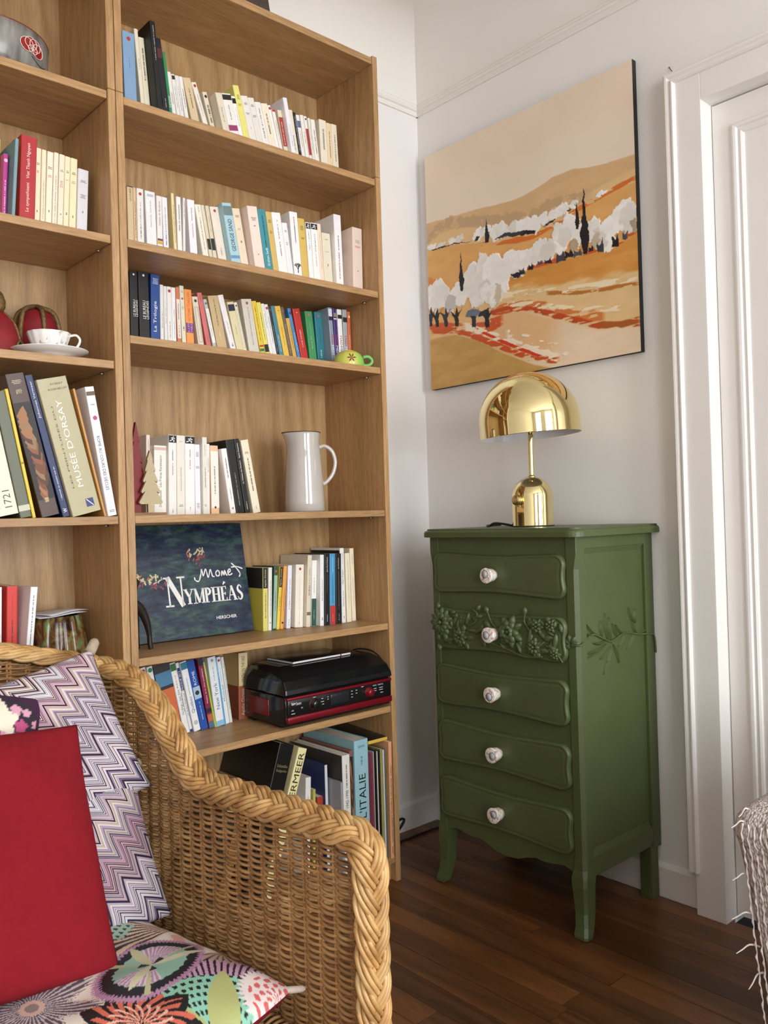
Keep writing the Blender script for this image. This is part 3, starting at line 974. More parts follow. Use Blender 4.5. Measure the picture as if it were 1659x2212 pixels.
dark([(.61, .530), (.655, .538), (.67, .548), (.62, .540)], 224)
dark([(.71, .556), (.74, .563), (.735, .570)], 225)
cluster([(.445, .440), (.475, .415), (.51, .440), (.55, .430), (.59, .445), (.635, .440)], .042, .042, 230)
cluster([(.69, .465), (.72, .480), (.76, .450), (.82, .455), (.86, .440), (.905, .470), (.945, .470), (.985, .455)], .042, .055, 260)
blobtree(.745, .430, .022, .026, 300, 'B8A88C'); blobtree(.84, .425, .022, .030, 301, 'C6B89E'); blobtree(.99, .430, .016, .03, 302, 'A89C84')
for q, (x, y, w, hh) in enumerate([(.475, .378, .016, .016), (.505, .388, .014, .016), (.545, .395, .012, .018), (.59, .400, .014, .012), (.63, .398, .018, .014), (.685, .395, .022, .026), (.72, .398, .018, .020), (.76, .392, .020, .018), (.815, .392, .010, .016), (.855, .388, .014, .034), (.915, .392, .016, .034), (.955, .405, .012, .020)]):
    dark([(x - w, y - hh * .4), (x + w, y - hh * .5), (x + w * .7, y + hh), (x, y + hh * .3), (x - w * .8, y + hh * .8)], 310 + q, ['23222A', '3A3C46', '1C1B20', '4A4E5A'][q % 4])
dark([(.44, .392), (.472, .372), (.52, .384), (.50, .390)], 330)
cluster([(.02, .39), (.07, .38), (.12, .36), (.17, .385)], .055, .060, 340, 0.0020)
blobtree(.125, .340, .035, .055, 370, 'C6C4C2', 0.0020)
cluster([(.25, .40), (.30, .43), (.35, .42), (.39, .385)], .060, .080, 380, 0.0022)
cluster([(.27, .33), (.33, .34), (.38, .33)], .050, .050, 410, 0.0020)
blobtree(.385, .330, .022, .050, 440, 'CFC2A8', 0.0018)
for q, (x, y) in enumerate(((.012, .270), (.045, .262), (.099, .251), (.159, .240), (.252, .222), (.325, .208))):
    dark([(x - .009, y), (x + .009, y), (x + .008, y + .035), (x + .034, y + .075), (x + .012, y + .055), (x + .002, y + .085), (x - .008, y + .052), (x - .034, y + .070), (x - .012, y + .035)], 450 + q, ['2A2C36', '1E1E24'][q % 2])
dark([(.205, .272), (.26, .268), (.30, .275), (.27, .292), (.22, .300)], 460, '6A7484'); dark([(.27, .262), (.315, .262), (.34, .285), (.29, .280)], 461, '2A2C34')
cypress(.335, .545, .645, .013, 470)
cypress(.192, .384, .549, .014, 471)
cypress(.761, .481, .586, .012, 472)
cypress(.792, .384, .628, .019, 473)
hgt += 0.00035 * vnoise(60, 60, 31)
def srgb2lin(a):
    a = np.clip(a / 255.0, 0, 1)
    return np.where(a <= 0.04045, a / 12.92, ((a + 0.055) / 1.055) ** 2.4)


def paint_attr(me, rgb):
    """writes a per-vertex pigment colour (the print itself)"""
    at = me.color_attributes.new('pigment', 'FLOAT_COLOR', 'POINT')
    c = np.ones((len(me.vertices), 4), np.float32)
    c[:, :3] = rgb
    at.data.foreach_set('color', c.ravel())


def pigment_mat(name, rough=0.6, bump=0.0, bscale=300.0, spec=0.4):
    if name in MATS:
        return MATS[name]
    t = NT(name)
    a = t.n('ShaderNodeAttribute', attribute_name='pigment')
    t.l(a, 'Color', t.b, 'Base Color')
    t.b.inputs['Roughness'].default_value = rough
    t.b.inputs['Specular IOR Level'].default_value = spec
    if bump:
        nz = t.n('ShaderNodeTexNoise', i_Scale=bscale, i_Detail=3.0)
        t.l(t.coord(), 0, nz, 'Vector')
        t.bump(nz, 'Fac', bump, 0.002)
    MATS[name] = t.m
    return t.m


px = PXF - hgt
py = PY0 + (PY1 - PY0) * U
pz = PZ0 + (PZ1 - PZ0) * V
vv = np.stack([px, py, pz], -1).reshape(-1, 3) - np.array([XW - 0.01, (PY0 + PY1) / 2, PZ0])
idx = np.arange(NU * NU).reshape(NU, NU)
ff = np.stack([idx[:-1, :-1], idx[1:, :-1], idx[1:, 1:], idx[:-1, 1:]], -1).reshape(-1, 4)
ff = ff[:, ::-1]
me = bpy.data.meshes.new('painted_surface')
me.from_pydata(vv.tolist(), [], ff.tolist())
me.polygons.foreach_set('use_smooth', [True] * len(ff))
paint_attr(me, srgb2lin(pic.reshape(-1, 3)))
me.materials.append(pigment_mat('acrylic_paint', 0.5, 0.06, 250))
o = bpy.data.objects.new('painted_surface', me); COL.objects.link(o); o.parent = picture
tag(picture, 'unframed square canvas of ochre hills and white trees above the lamp', 'painting')
# ------------------------------------------------------------------ books: left edge, thickness, height, lean, front, depth, colour, look, spine print, kind
BOOK_ROWS = {
    'S1': [
        (-0.7197, 0.0319, 0.2255, 0.92, 0.120, 0.140, '84A6C6', 'light blue book', 'D:B03A34:0.929:5;V:6A8299:0.609:0.730:0.12', 'paperback'),
        (-0.6742, 0.0102, 0.2415, 4.26, 0.120, 0.140, 'EDE2CA', 'tall cream book', 'V:8A857E:0.599:0.708:0.3', 'paperback'),
        (-0.6634, 0.0142, 0.2249, 4.32, 0.120, 0.140, 'EDE3C6', 'cream book with dark serif lettering', 'V:4A4238:0.539:0.894:0.45', 'paperback'),
        (-0.6486, 0.0141, 0.2545, 4.37, 0.085, 0.175, '0E0D0D', 'tall black book with a white edge line', 'V:D8D4CC:0.632:0.959:0.12', 'paperback'),
        (-0.6178, 0.0058, 0.2512, 6.41, 0.120, 0.140, 'B9C3D6', 'thin pale lavender booklet', '', 'paperback'),
        (-0.6113, 0.0160, 0.2401, 6.12, 0.120, 0.140, '15171F', 'dark navy book with a red block', 'B:5A2226:0.796:0.898;V:C9C6C0:0.295:0.389:0.2', 'paperback'),
        (-0.5840, 0.0084, 0.2235, 5.90, 0.140, 0.122, '2C8A55', 'green book lettered in white', 'T:VENISE:F0EFE8:0.381:0.513:0.55', 'paperback'),
        (-0.5650, 0.0109, 0.1859, 6.92, 0.155, 0.107, 'EAE6E0', 'thin white book beside the green book', 'V:B03A34:0.565:0.728:0.3', 'paperback'),
        (-0.5510, 0.0097, 0.1839, 7.72, 0.155, 0.107, 'EAE6E0', 'thin white book with a dark portrait on top', 'B:3A2622:0.925:0.984;V:8A857E:0.544:0.839:0.3', 'paperback'),
        (-0.5404, 0.0110, 0.1838, 7.85, 0.155, 0.107, 'E6E1DA', 'thin white book with pencil-grey title', 'V:8A857E:0.518:0.866:0.3', 'paperback'),
        (-0.5260, 0.0110, 0.1853, 8.74, 0.155, 0.107, 'EAE6E0', 'thin white book', 'V:3A3632:0.571:0.839:0.3', 'paperback'),
        (-0.5025, 0.0233, 0.1885, 12.36, 0.155, 0.107, 'D8C199', 'thick tan book', 'V:6B5A3E:0.596:0.865:0.25', 'paperback'),
        (-0.4597, 0.0146, 0.1886, 17.91, 0.155, 0.107, 'E9E2D4', 'white book with a red dot near the top', 'D:B03A34:0.952:4;V:8A857E:0.551:0.841:0.2', 'paperback'),
        (-0.4437, 0.0139, 0.1697, 14.40, 0.155, 0.107, 'E2D7C0', 'cream book with dark oval and cracked brown print', 'D:2A241E:0.932:4;V:5A4634:0.536:0.805:0.7', 'paperback'),
        (-0.4288, 0.0188, 0.1616, 12.94, 0.125, 0.137, 'DFD3BC', 'beige book', 'V:8A857E:0.544:0.772:0.3', 'paperback'),
        (-0.4089, 0.0287, 0.1662, 13.01, 0.125, 0.137, 'EAE6E0', 'thick white book with a magenta corner', 'B:9A3A6A:0.420:0.513;V:8A857E:0.594:0.826:0.2;B:22201E:0.896:0.983', 'paperback'),
        (-0.3789, 0.0124, 0.1674, 13.08, 0.125, 0.137, 'F0EDE8', 'white book with a small black label', 'B:1E1C1B:0.884:0.971;V:8A857E:0.536:0.826:0.2', 'paperback'),
        (-0.3655, 0.0189, 0.1997, 13.14, 0.125, 0.137, 'E4DD7C', 'tall pale yellow book', 'M:5A5636:0.870:4;M:5A5636:0.754:2', 'paperback'),
        (-0.3455, 0.0218, 0.1787, 13.21, 0.125, 0.137, 'E6E1D8', 'white book with small dark lines', 'M:3A3632:0.891:2;M:3A3632:0.745:2;V:9A948A:0.513:0.544:0.3', 'paperback'),
        (-0.3226, 0.0195, 0.1806, 13.27, 0.125, 0.137, 'E3DED4', 'white book with tiny publisher mark', 'M:3A3632:0.889:2;M:3A3632:0.736:2', 'paperback'),
        (-0.3019, 0.0198, 0.1753, 13.33, 0.125, 0.137, 'EAE6E0', 'white book lettered in blue', 'V:3C5A94:0.457:0.608:0.35;V:8A857E:0.638:0.910:0.3', 'paperback'),
        (-0.2810, 0.0214, 0.1779, 13.26, 0.125, 0.137, 'EDE2CC', 'cream book with brown title', 'V:6A5A46:0.543:0.848:0.4', 'paperback'),
        (-0.2584, 0.0094, 0.1797, 13.32, 0.125, 0.137, 'F0ECE6', 'narrow white book with a red dot', 'D:B03A34:0.951:4', 'paperback'),
        (-0.2481, 0.0109, 0.1720, 12.83, 0.125, 0.137, 'E9E3D8', 'cream book with a red cap', 'B:B8322C:0.958:1.000;V:8A857E:0.523:0.821:0.3', 'paperback'),
        (-0.2363, 0.0138, 0.1744, 10.17, 0.125, 0.137, 'E3D6BC', 'cream book with a long red label', 'B:A83830:0.430:0.891;V:E8DCC8:0.454:0.818:0.3', 'paperback'),
        (-0.2217, 0.0139, 0.2066, 10.09, 0.110, 0.150, 'EAE8EC', 'tall white book', 'V:9A98A0:0.363:0.646:0.25', 'paperback'),
        (-0.2070, 0.0213, 0.1849, 9.24, 0.125, 0.137, 'E5DDCC', 'cream book beside the black book', 'V:9A9284:0.402:0.622:0.35', 'paperback'),
        (-0.1848, 0.0094, 0.1832, 9.30, 0.125, 0.137, '171414', 'narrow black book', 'V:D8D4CE:0.406:0.938:0.3', 'paperback'),
        (-0.1747, 0.0121, 0.1792, 9.25, 0.125, 0.137, 'EAE6E0', 'white book with a blue label', 'B:5A6A9A:0.802:0.913;V:8A857E:0.506:0.753:0.3', 'paperback'),
        (-0.1618, 0.0116, 0.1833, 8.45, 0.125, 0.137, 'ECE6DA', 'plain narrow white book', 'V:8A857E:0.561:0.749:0.3', 'paperback'),
        (-0.1495, 0.0102, 0.1833, 8.21, 0.125, 0.137, 'EAE6E0', 'white book with a red stripe', 'B:A8363A:0.404:0.812;D:6A2A22:0.956:3', 'paperback'),
        (-0.1385, 0.0088, 0.1818, 7.34, 0.125, 0.137, 'E6DFD2', 'thin white book', 'V:8A857E:0.500:0.875:0.3', 'paperback'),
        (-0.1290, 0.0148, 0.1810, 6.99, 0.125, 0.137, 'EFEAE0', 'white book with grey title', 'V:6A655C:0.470:0.844:0.4', 'paperback'),
        (-0.1135, 0.0258, 0.1896, 2.16, 0.125, 0.137, 'E9E0CC', 'thick cream book', 'V:8A8274:0.549:0.871:0.4', 'paperback'),
        (-0.0870, 0.0185, 0.1868, 2.22, 0.125, 0.137, 'EAD2AC', 'peach book', 'V:7A6A52:0.457:0.872:0.3', 'paperback'),
        (-0.0679, 0.0203, 0.1888, 2.28, 0.125, 0.137, 'E8DDC6', 'cream book at the right end', 'V:6A6256:0.422:0.839:0.3', 'paperback'),
    ],
    'S2': [
        (-0.7053, 0.0158, 0.1885, 0.01, 0.155, 0.107, 'D5BE98', 'tan book with a dark brown top', 'B:4A2A26:0.979:1.000;T:LA CURÉE:2A2420:0.803:0.965:0.35', 'paperback'),
        (-0.6889, 0.0079, 0.1864, 0.07, 0.155, 0.107, 'DDBF92', 'narrow ochre book', 'V:6A4E32:0.334:0.825:0.4', 'paperback'),
        (-0.6804, 0.0180, 0.1876, -0.23, 0.155, 0.107, 'EAE6E0', 'white book with a red dot', 'D:B03A34:0.930:4;V:3A3A3A:0.333:0.508:0.25;V:8A857E:0.508:0.824:0.2', 'paperback'),
        (-0.6546, 0.0272, 0.1868, 0.93, 0.155, 0.107, 'EDEBEA', 'thick white book', 'M:3C5A94:0.951:2;T:Frank Conroy   Corps et âme:6A6A70:0.523:0.874:0.16', 'paperback'),
        (-0.6268, 0.0149, 0.1814, -0.05, 0.155, 0.107, 'EAE6E0', 'white book with red title and yellow foot', 'T:Cyrano de Bergerac:B0444A:0.585:0.931:0.34;B:D9A83A:0.322:0.370;B:6A4634:0.370:0.405', 'paperback'),
        (-0.6089, 0.0146, 0.1814, 0.78, 0.155, 0.107, 'E9E8EC', 'white book with blue lettering', 'V:3C5A94:0.329:0.481:0.35;V:8A857E:0.481:0.862:0.25', 'paperback'),
        (-0.5789, 0.0085, 0.1973, 2.09, 0.155, 0.107, 'EBD9A4', 'narrow pale yellow book', 'V:9A8448:0.355:0.857:0.35', 'paperback'),
        (-0.5697, 0.0129, 0.1920, 0.46, 0.155, 0.107, 'F0EDE8', 'white book with small grey print', 'V:8A857E:0.539:0.894:0.5', 'paperback'),
        (-0.5563, 0.0071, 0.1929, -1.34, 0.155, 0.107, 'EAE6E0', 'thin white book', 'V:B03A34:0.716:0.965:0.35', 'paperback'),
        (-0.5324, 0.0213, 0.1921, 2.32, 0.155, 0.107, 'F0EBEE', 'white book with a magenta author name', 'T:Emmanuel Carrère:B8427C:0.490:0.681:0.2;V:8A857E:0.717:0.894:0.2', 'paperback'),
        (-0.4893, 0.0177, 0.1858, 8.92, 0.155, 0.107, 'EBE6D6', 'cream book leaning left', 'V:6A6458:0.375:0.826:0.2;V:8A857E:0.896:0.979:0.2', 'paperback'),
        (-0.4688, 0.0100, 0.1882, 9.57, 0.155, 0.107, 'DCD0B6', 'beige book with a black-green picture', 'B:1E2A24:0.386:0.540', 'paperback'),
        (-0.4580, 0.0113, 0.1891, 8.96, 0.155, 0.107, 'DBCFB4', 'beige book with a dark green picture', 'B:1C2C28:0.384:0.552;V:9A8E74:0.650:0.860:0.2', 'paperback'),
        (-0.4425, 0.0262, 0.1903, 9.46, 0.155, 0.107, 'E9DCCB', 'cream book with a red dot', 'D:B03A34:0.944:4;V:9A8A7A:0.334:0.439:0.2', 'paperback'),
        (-0.4153, 0.0284, 0.2006, 9.52, 0.135, 0.127, 'A9CDD6', 'pale blue book lettered in black', 'T:GEORGE SAND:16181A:0.370:0.790:0.42;B:6E8480:0.835:0.962;B:6A94BC:0.272:0.317', 'paperback'),
        (-0.3859, 0.0243, 0.1926, 9.58, 0.135, 0.127, 'E6D6BC', 'beige book with small dark lines', 'M:3A3632:0.896:2;M:8A857E:0.719:2;V:3A3632:0.526:0.556:0.3', 'paperback'),
        (-0.3607, 0.0321, 0.1980, 7.59, 0.110, 0.150, 'EED9CC', 'tall pink-cream book', 'M:3A3632:0.841:3;V:B0444A:0.729:0.745:0.4;V:3A3632:0.347:0.362:0.2', 'paperback'),
        (-0.3277, 0.0259, 0.1964, 7.65, 0.110, 0.150, '3F8E98', 'teal book', 'T:Graham Swift:EDF2F0:0.229:0.476:0.32;V:1E3A40:0.492:0.921:0.25', 'paperback'),
        (-0.3010, 0.0176, 0.1957, 7.71, 0.110, 0.150, 'D2B468', 'mustard book', 'M:6A5428:0.881:3;M:6A5428:0.730:3', 'paperback'),
        (-0.2826, 0.0303, 0.1981, 7.49, 0.110, 0.150, 'F0EDE9', 'white book with a pink title', 'V:C06A7A:0.642:0.841:0.2;V:6A6A6A:0.403:0.602:0.2;D:B03A34:0.888:1.5', 'paperback'),
        (-0.2514, 0.0182, 0.1762, 7.45, 0.110, 0.150, 'EBE8EA', 'short white book', 'M:3A3632:0.877:2;M:8A857E:0.692:3', 'paperback'),
        (-0.2324, 0.0271, 0.2127, 4.09, 0.110, 0.150, 'EFEDEB', 'white book with a black tree drawing', 'V:4A4A4A:0.594:0.935:0.22;X:22201F:0.205:0.367', 'paperback'),
        (-0.2046, 0.0232, 0.2002, 4.14, 0.110, 0.150, 'D5B660', 'mustard yellow book', 'M:5A4A22:0.888:4;M:5A4A22:0.728:2', 'paperback'),
        (-0.1808, 0.0162, 0.1942, 3.37, 0.110, 0.150, 'F0EEEC', 'white book with a runner emblem', 'R:141212:0.909:0.988;V:B03A34:0.603:0.699:0.2;V:3A3632:0.722:0.881:0.2', 'paperback'),
        (-0.1640, 0.0232, 0.1967, 3.00, 0.110, 0.150, 'F0EEEC', 'wider white book with a runner emblem', 'R:141212:0.908:0.988;V:B03A34:0.379:0.562:0.14;V:3A3632:0.586:0.841:0.18', 'paperback'),
        (-0.1402, 0.0132, 0.1989, 3.05, 0.110, 0.150, 'EFD9C2', 'narrow peach book', 'V:B09A86:0.362:0.880:0.25', 'paperback'),
        (-0.1264, 0.0305, 0.1762, 2.72, 0.110, 0.150, 'E2D8C0', 'short cream book', 'M:4A443A:0.892:1;M:8A857E:0.691:1;V:3A3632:0.460:0.498:0.2', 'paperback'),
        (-0.0953, 0.0263, 0.2327, 1.41, 0.095, 0.160, 'EDEBEA', 'tall white book with red and grey lettering', 'V:A8464E:0.200:0.532:0.25;V:7A7A80:0.558:0.745:0.25', 'paperback'),
        (-0.0684, 0.0085, 0.1886, 1.47, 0.110, 0.150, 'D6D6D2', 'thin grey book with a black label', 'B:22201F:0.685:0.827', 'paperback'),
        (-0.0592, 0.0365, 0.1961, -0.66, 0.065, 0.120, 'E2CDBF', 'thick pinkish book at the right end', 'M:8A857E:0.807:3;M:B03A34:0.719:2;V:3A3632:0.350:0.368:0.2', 'paperback'),
    ],
    'S3': [
        (-0.7057, 0.0215, 0.1950, -0.22, 0.155, 0.107, '141414', 'thick black book with white block capitals', 'T:LE BUREAU:E8E6E0:0.433:0.643:0.28;L:LÉGENDES:E8E6E0:0.433:0.643;D:E8E6E0:0.964:2.5', 'paperback'),
        (-0.6819, 0.0282, 0.1980, 0.13, 0.155, 0.107, '171717', 'thicker black book with white block capitals', 'T:LE BUREAU:E8E6E0:0.414:0.642:0.28;L:LÉGENDES:E8E6E0:0.414:0.642;D:E8E6E0:0.959:3', 'paperback'),
        (-0.6526, 0.0244, 0.1972, -1.35, 0.155, 0.107, '25488C', 'blue book with white script', 'T:La Trilogie:EEF0F2:0.269:0.659:0.42;M:D8DEE8:0.943:5', 'paperback'),
        (-0.6263, 0.0097, 0.1746, -0.88, 0.155, 0.107, 'E4E1DC', 'thin white book', 'V:8A857E:0.369:0.606:0.3', 'paperback'),
        (-0.6146, 0.0086, 0.1725, -0.31, 0.155, 0.107, 'E6E3DE', 'thin white book with grey title', 'V:8A857E:0.450:0.686:0.3', 'paperback'),
        (-0.6053, 0.0124, 0.1730, -0.25, 0.155, 0.107, 'EAE6E0', 'white book with a red dot', 'D:B03A34:0.937:4;V:3A3A3A:0.237:0.371:0.25;V:8A857E:0.371:0.489:0.3', 'paperback'),
        (-0.5923, 0.0110, 0.1728, -0.18, 0.155, 0.107, 'EDEBE8', 'white book with pale blue print', 'V:7A92B0:0.254:0.686:0.3', 'paperback'),
        (-0.5782, 0.0110, 0.1756, 0.72, 0.155, 0.107, 'CF7A56', 'orange-red book with a white label', 'B:E8DDD0:0.251:0.826;V:B85A3A:0.274:0.448:0.35;V:3A3230:0.527:0.763:0.3', 'paperback'),
        (-0.5645, 0.0122, 0.1811, 1.47, 0.155, 0.107, 'DEDBC2', 'pale cream book with a black figure', 'V:3A3632:0.364:0.420:0.5;M:8A857E:0.698:3;M:8A857E:0.920:2;D:A85A5A:0.817:3', 'paperback'),
        (-0.5507, 0.0214, 0.1741, 1.87, 0.155, 0.107, 'F09A4E', 'bright orange book with a purple block', 'T:VICTOIRE TUAILLON:C8442E:0.528:0.953:0.3;B:6A3A86:0.355:0.504;L2:ILLES:TABLE:E8A8C0:0.363:0.496', 'paperback'),
        (-0.5145, 0.0171, 0.1593, 7.04, 0.155, 0.107, 'DED2BC', 'cream book with a black outline frame', 'D:3A342C:0.931:4;O:3A342C:0.258:0.832', 'paperback'),
        (-0.4878, 0.0138, 0.1731, 10.23, 0.155, 0.107, 'D0706E', 'salmon pink book', 'V:8A3A3C:0.257:0.335:0.2;V:8A3A3C:0.859:0.961:0.2', 'paperback'),
        (-0.4680, 0.0108, 0.1591, 12.05, 0.155, 0.107, 'B9BDB4', 'grey-green book with a white label', 'B:EDEAE2:0.276:0.848;V:8A857E:0.391:0.771:0.3;D:5A5E56:0.931:3', 'paperback'),
        (-0.4561, 0.0306, 0.1699, 10.46, 0.155, 0.107, 'C9AE82', 'thick tan book with a dark title', 'V:4A3A28:0.533:0.961:0.16;V:E0CDA4:0.300:0.455:0.2', 'paperback'),
        (-0.4128, 0.0171, 0.1788, 14.23, 0.155, 0.107, 'ECE8E6', 'white book leaning left', 'V:B0808A:0.412:0.608:0.2;V:2A2826:0.231:0.278:0.5', 'paperback'),
        (-0.3946, 0.0210, 0.1627, 12.20, 0.155, 0.107, 'DED2A8', 'cream book with a navy corner', 'B:26263E:0.847:0.962;V:8A857E:0.463:0.617:0.2', 'paperback'),
        (-0.3725, 0.0104, 0.1650, 12.27, 0.155, 0.107, 'E6DEC2', 'narrow cream book with thin lines', 'D:4A443A:0.946:2.5;O:8A8064:0.254:0.885', 'paperback'),
        (-0.3566, 0.0327, 0.1763, 8.97, 0.155, 0.107, 'D5CFC2', 'thick grey-beige book', 'D:A8524A:0.937:4;V:9A948A:0.292:0.882:0.18', 'paperback'),
        (-0.3200, 0.0148, 0.1763, 9.96, 0.155, 0.107, 'E8C840', 'yellow book with striped foot', 'V:6A5414:0.373:0.922:0.3;B:B03A2A:0.286:0.318;B:D8C23A:0.263:0.286;B:2A7A5A:0.216:0.263', 'paperback'),
        (-0.3035, 0.0140, 0.1752, 10.33, 0.155, 0.107, 'E6DA6A', 'pale yellow book with a black foot', 'V:5A5424:0.413:0.843:0.3;B:22241E:0.217:0.342', 'paperback'),
        (-0.2875, 0.0105, 0.1741, 10.76, 0.155, 0.107, 'EAE6E0', 'narrow white book', 'V:8A857E:0.609:0.844:0.3', 'paperback'),
        (-0.2762, 0.0114, 0.1737, 10.83, 0.155, 0.107, 'E8E6E4', 'narrow white book with a red dot', 'D:B03A34:0.938:4;V:6A6A70:0.375:0.805:0.3', 'paperback'),
        (-0.2641, 0.0086, 0.1692, 10.89, 0.155, 0.107, '26282E', 'narrow charcoal book', 'V:9AA0AC:0.264:0.690:0.3;D:8A4A44:0.946:3', 'paperback'),
        (-0.2547, 0.0130, 0.1725, 10.96, 0.155, 0.107, '4A8496', 'teal-blue book', 'V:C4D8DC:0.260:0.533:0.4;D:A86A54:0.907:3', 'paperback'),
        (-0.2399, 0.0189, 0.1741, 11.35, 0.155, 0.107, 'E6BE4E', 'golden yellow book', 'V:8A6A1E:0.376:0.688:0.2;M:6A5424:0.922:1', 'paperback'),
        (-0.2197, 0.0108, 0.1745, 11.54, 0.155, 0.107, '6A5A48', 'brown book', 'D:A85A4A:0.938:4;V:C8B89A:0.258:0.727:0.3', 'paperback'),
        (-0.2078, 0.0127, 0.1447, 11.73, 0.155, 0.107, 'D6A84E', 'short gold book', 'V:8A6A2A:0.412:0.853:0.3', 'paperback'),
        (-0.1916, 0.0108, 0.1751, 12.82, 0.155, 0.107, '4A84BC', 'narrow blue book', 'V:BCD4E8:0.300:0.611:0.3;D:2A4A8A:0.922:4', 'paperback'),
        (-0.1799, 0.0252, 0.1752, 11.01, 0.155, 0.107, 'C0322A', 'bright red book lettered in white', 'T:CAVE CANEM:EED8CC:0.373:0.655:0.18;D:F0E6DC:0.937:1.5', 'paperback'),
        (-0.1522, 0.0266, 0.1725, 5.86, 0.155, 0.107, '45935A', 'green book with a pale title', 'V:B8D4A8:0.373:0.593:0.16;V:8AB88A:0.624:0.843:0.12;D:B87A5A:0.945:4', 'paperback'),
        (-0.1236, 0.0272, 0.1744, 3.86, 0.155, 0.107, '2A7A86', 'teal book with a red dot', 'D:C05A4A:0.937:4;V:BCDCDC:0.238:0.387:0.3;V:1A4E58:0.489:0.764:0.15', 'paperback'),
        (-0.0958, 0.0145, 0.1854, 3.93, 0.125, 0.137, '8E9AAA', 'grey-blue DVD case of a series', 'T:MAD:C0303A:0.581:0.431:0.5;T:MEN:E8ECF0:0.414:0.263:0.5;B:D8DEE4:0.833:0.983;B:2A2E34:0.799:0.866', 'dvd_case'),
        (-0.0807, 0.0130, 0.1855, 2.98, 0.125, 0.137, '4A2A72', 'purple DVD case of a series', 'T:MAD:C02A6A:0.581:0.430:0.5;T:MEN:EDE8F0:0.414:0.263:0.5;B:D8D4DE:0.824:0.849;B:8A8A6A:0.866:0.933', 'dvd_case'),
        (-0.0671, 0.0164, 0.1853, 2.05, 0.125, 0.137, 'EDEDEC', 'white DVD case of a series', 'T:MAD:B82C34:0.581:0.430:0.5;T:MEN:2A2A2C:0.414:0.263:0.5;B:26241E:0.849:0.916', 'dvd_case'),
        (-0.0501, 0.0166, 0.1874, 1.06, 0.125, 0.137, 'A9A9A8', 'grey DVD case of a series', 'T:MAD:B82C34:0.580:0.429:0.5;T:MEN:E4E4E2:0.412:0.261:0.5;B:2A2624:0.799:0.882', 'dvd_case'),
        (-0.0329, 0.0114, 0.1839, 0.66, 0.125, 0.137, 'D0663A', 'orange DVD case with a small round emblem', 'D:E8C8A0:0.916:4;V:E8C0A0:0.414:0.624:0.3', 'dvd_case'),
    ],
    'S4': [
        (-0.6782, 0.0103, 0.2011, -1.72, 0.155, 0.107, 'E8DAD0', 'thin pinkish book behind the little fir trees', 'V:B03A34:0.8:0.95:0.3', 'paperback'),
        (-0.6673, 0.0338, 0.1733, -1.66, 0.135, 0.127, 'EDE9DE', 'white book behind the glitter fir tree', 'T:Dostoïevski   Les Frères Karamazov:5A564E:0.12:0.86:0.2;B:D8B4AC:0.93:0.98', 'paperback'),
        (-0.6326, 0.0220, 0.2001, -1.49, 0.125, 0.137, 'ECE8E2', 'tall white book with a black runner emblem', 'R:141212:.905:.995;V:B8444A:0.5:0.66:0.18;V:3A3A3A:0.68:0.82:0.18;V:2A2A2A:0.03:0.08:0.15', 'paperback'),
        (-0.6096, 0.0224, 0.1999, -1.34, 0.125, 0.137, 'E6E0D2', 'tall cream book between the runner emblems', 'V:8A847A:0.3:0.6:0.14;M:8A857E:0.92:1;M:3A3632:0.12:2', 'paperback'),
        (-0.5863, 0.0275, 0.1991, -1.18, 0.125, 0.137, 'EDEAE6', 'tall white book with a larger runner emblem', 'R:141212:.905:.995;V:B8444A:0.58:0.7:0.14;V:3A3A3A:0.72:0.83:0.14;V:2A2A2A:0.05:0.1:0.1', 'paperback'),
        (-0.5523, 0.0159, 0.1800, -0.59, 0.135, 0.127, 'E8E5EA', 'shorter white book with blue-grey lines', 'M:4A4E6A:0.88:4;M:4A4E6A:0.68:2;M:3A3E4A:0.15:4', 'paperback'),
        (-0.5357, 0.0136, 0.1985, -0.85, 0.125, 0.137, 'E3DED2', 'tall cream book with black lettering', 'V:3A3836:0.35:0.62:0.25;V:8A857E:0.75:0.9:0.2;M:3A3632:0.12:2', 'paperback'),
        (-0.5198, 0.0098, 0.1830, -1.38, 0.135, 0.127, 'EAE6E0', 'narrow white book', 'V:8A857E:0.6:0.8:0.3', 'paperback'),
        (-0.5060, 0.0239, 0.1790, -0.26, 0.135, 0.127, 'EBBE96', 'peach book with a white label', 'B:EFE6DA:0.09:0.92;V:4A3E36:0.3:0.7:0.25;D:2A2624:0.1:3', 'paperback'),
        (-0.4572, 0.0166, 0.1715, 8.01, 0.120, 0.142, 'ECEBE8', 'white book leaning against the black books', 'V:4A4A4E:0.55:0.85:0.3;V:8A857E:0.2:0.4:0.25;D:C87A84:0.08:3', 'paperback'),
        (-0.4393, 0.0256, 0.1955, 8.20, 0.120, 0.140, '141312', 'black hardback leaning left', 'V:9A948A:0.1:0.55:0.18', 'paperback'),
        (-0.4118, 0.0154, 0.1993, 8.56, 0.120, 0.142, '171514', 'black paperback lettered in white', 'T:Le Château des Rentiers   Agnès Desarthe:EFECE4:0.4:0.94:0.36;V:C8C4BC:0.05:0.16:0.3', 'paperback'),
        (-0.3871, 0.0236, 0.1969, 9.95, 0.120, 0.142, 'E9DFC6', 'cream book with a red edge', 'V:4A4238:0.3:0.75:0.3;M:7A3A34:0.83:2;V:8A857E:0.05:0.1:0.2', 'paperback'),
    ],
    'S5': [
        (-0.3433, 0.0154, 0.1740, -1.55, 0.155, 0.108, 'DCD070', 'olive-yellow book with black top band', 'B:22221E:0.67:1.0;T:Agatha Christie:E8E4D8:0.69:0.97:0.4;V:5A5624:0.2:0.6:0.3;S:CFC24E:1E1E1A:.67', 'paperback'),
        (-0.3267, 0.0116, 0.1735, -2.42, 0.155, 0.105, 'E9E5DA', 'narrow cream book', 'V:8A857E:0.2:0.8:0.3;D:2A2624:0.12:1.5', 'paperback'),
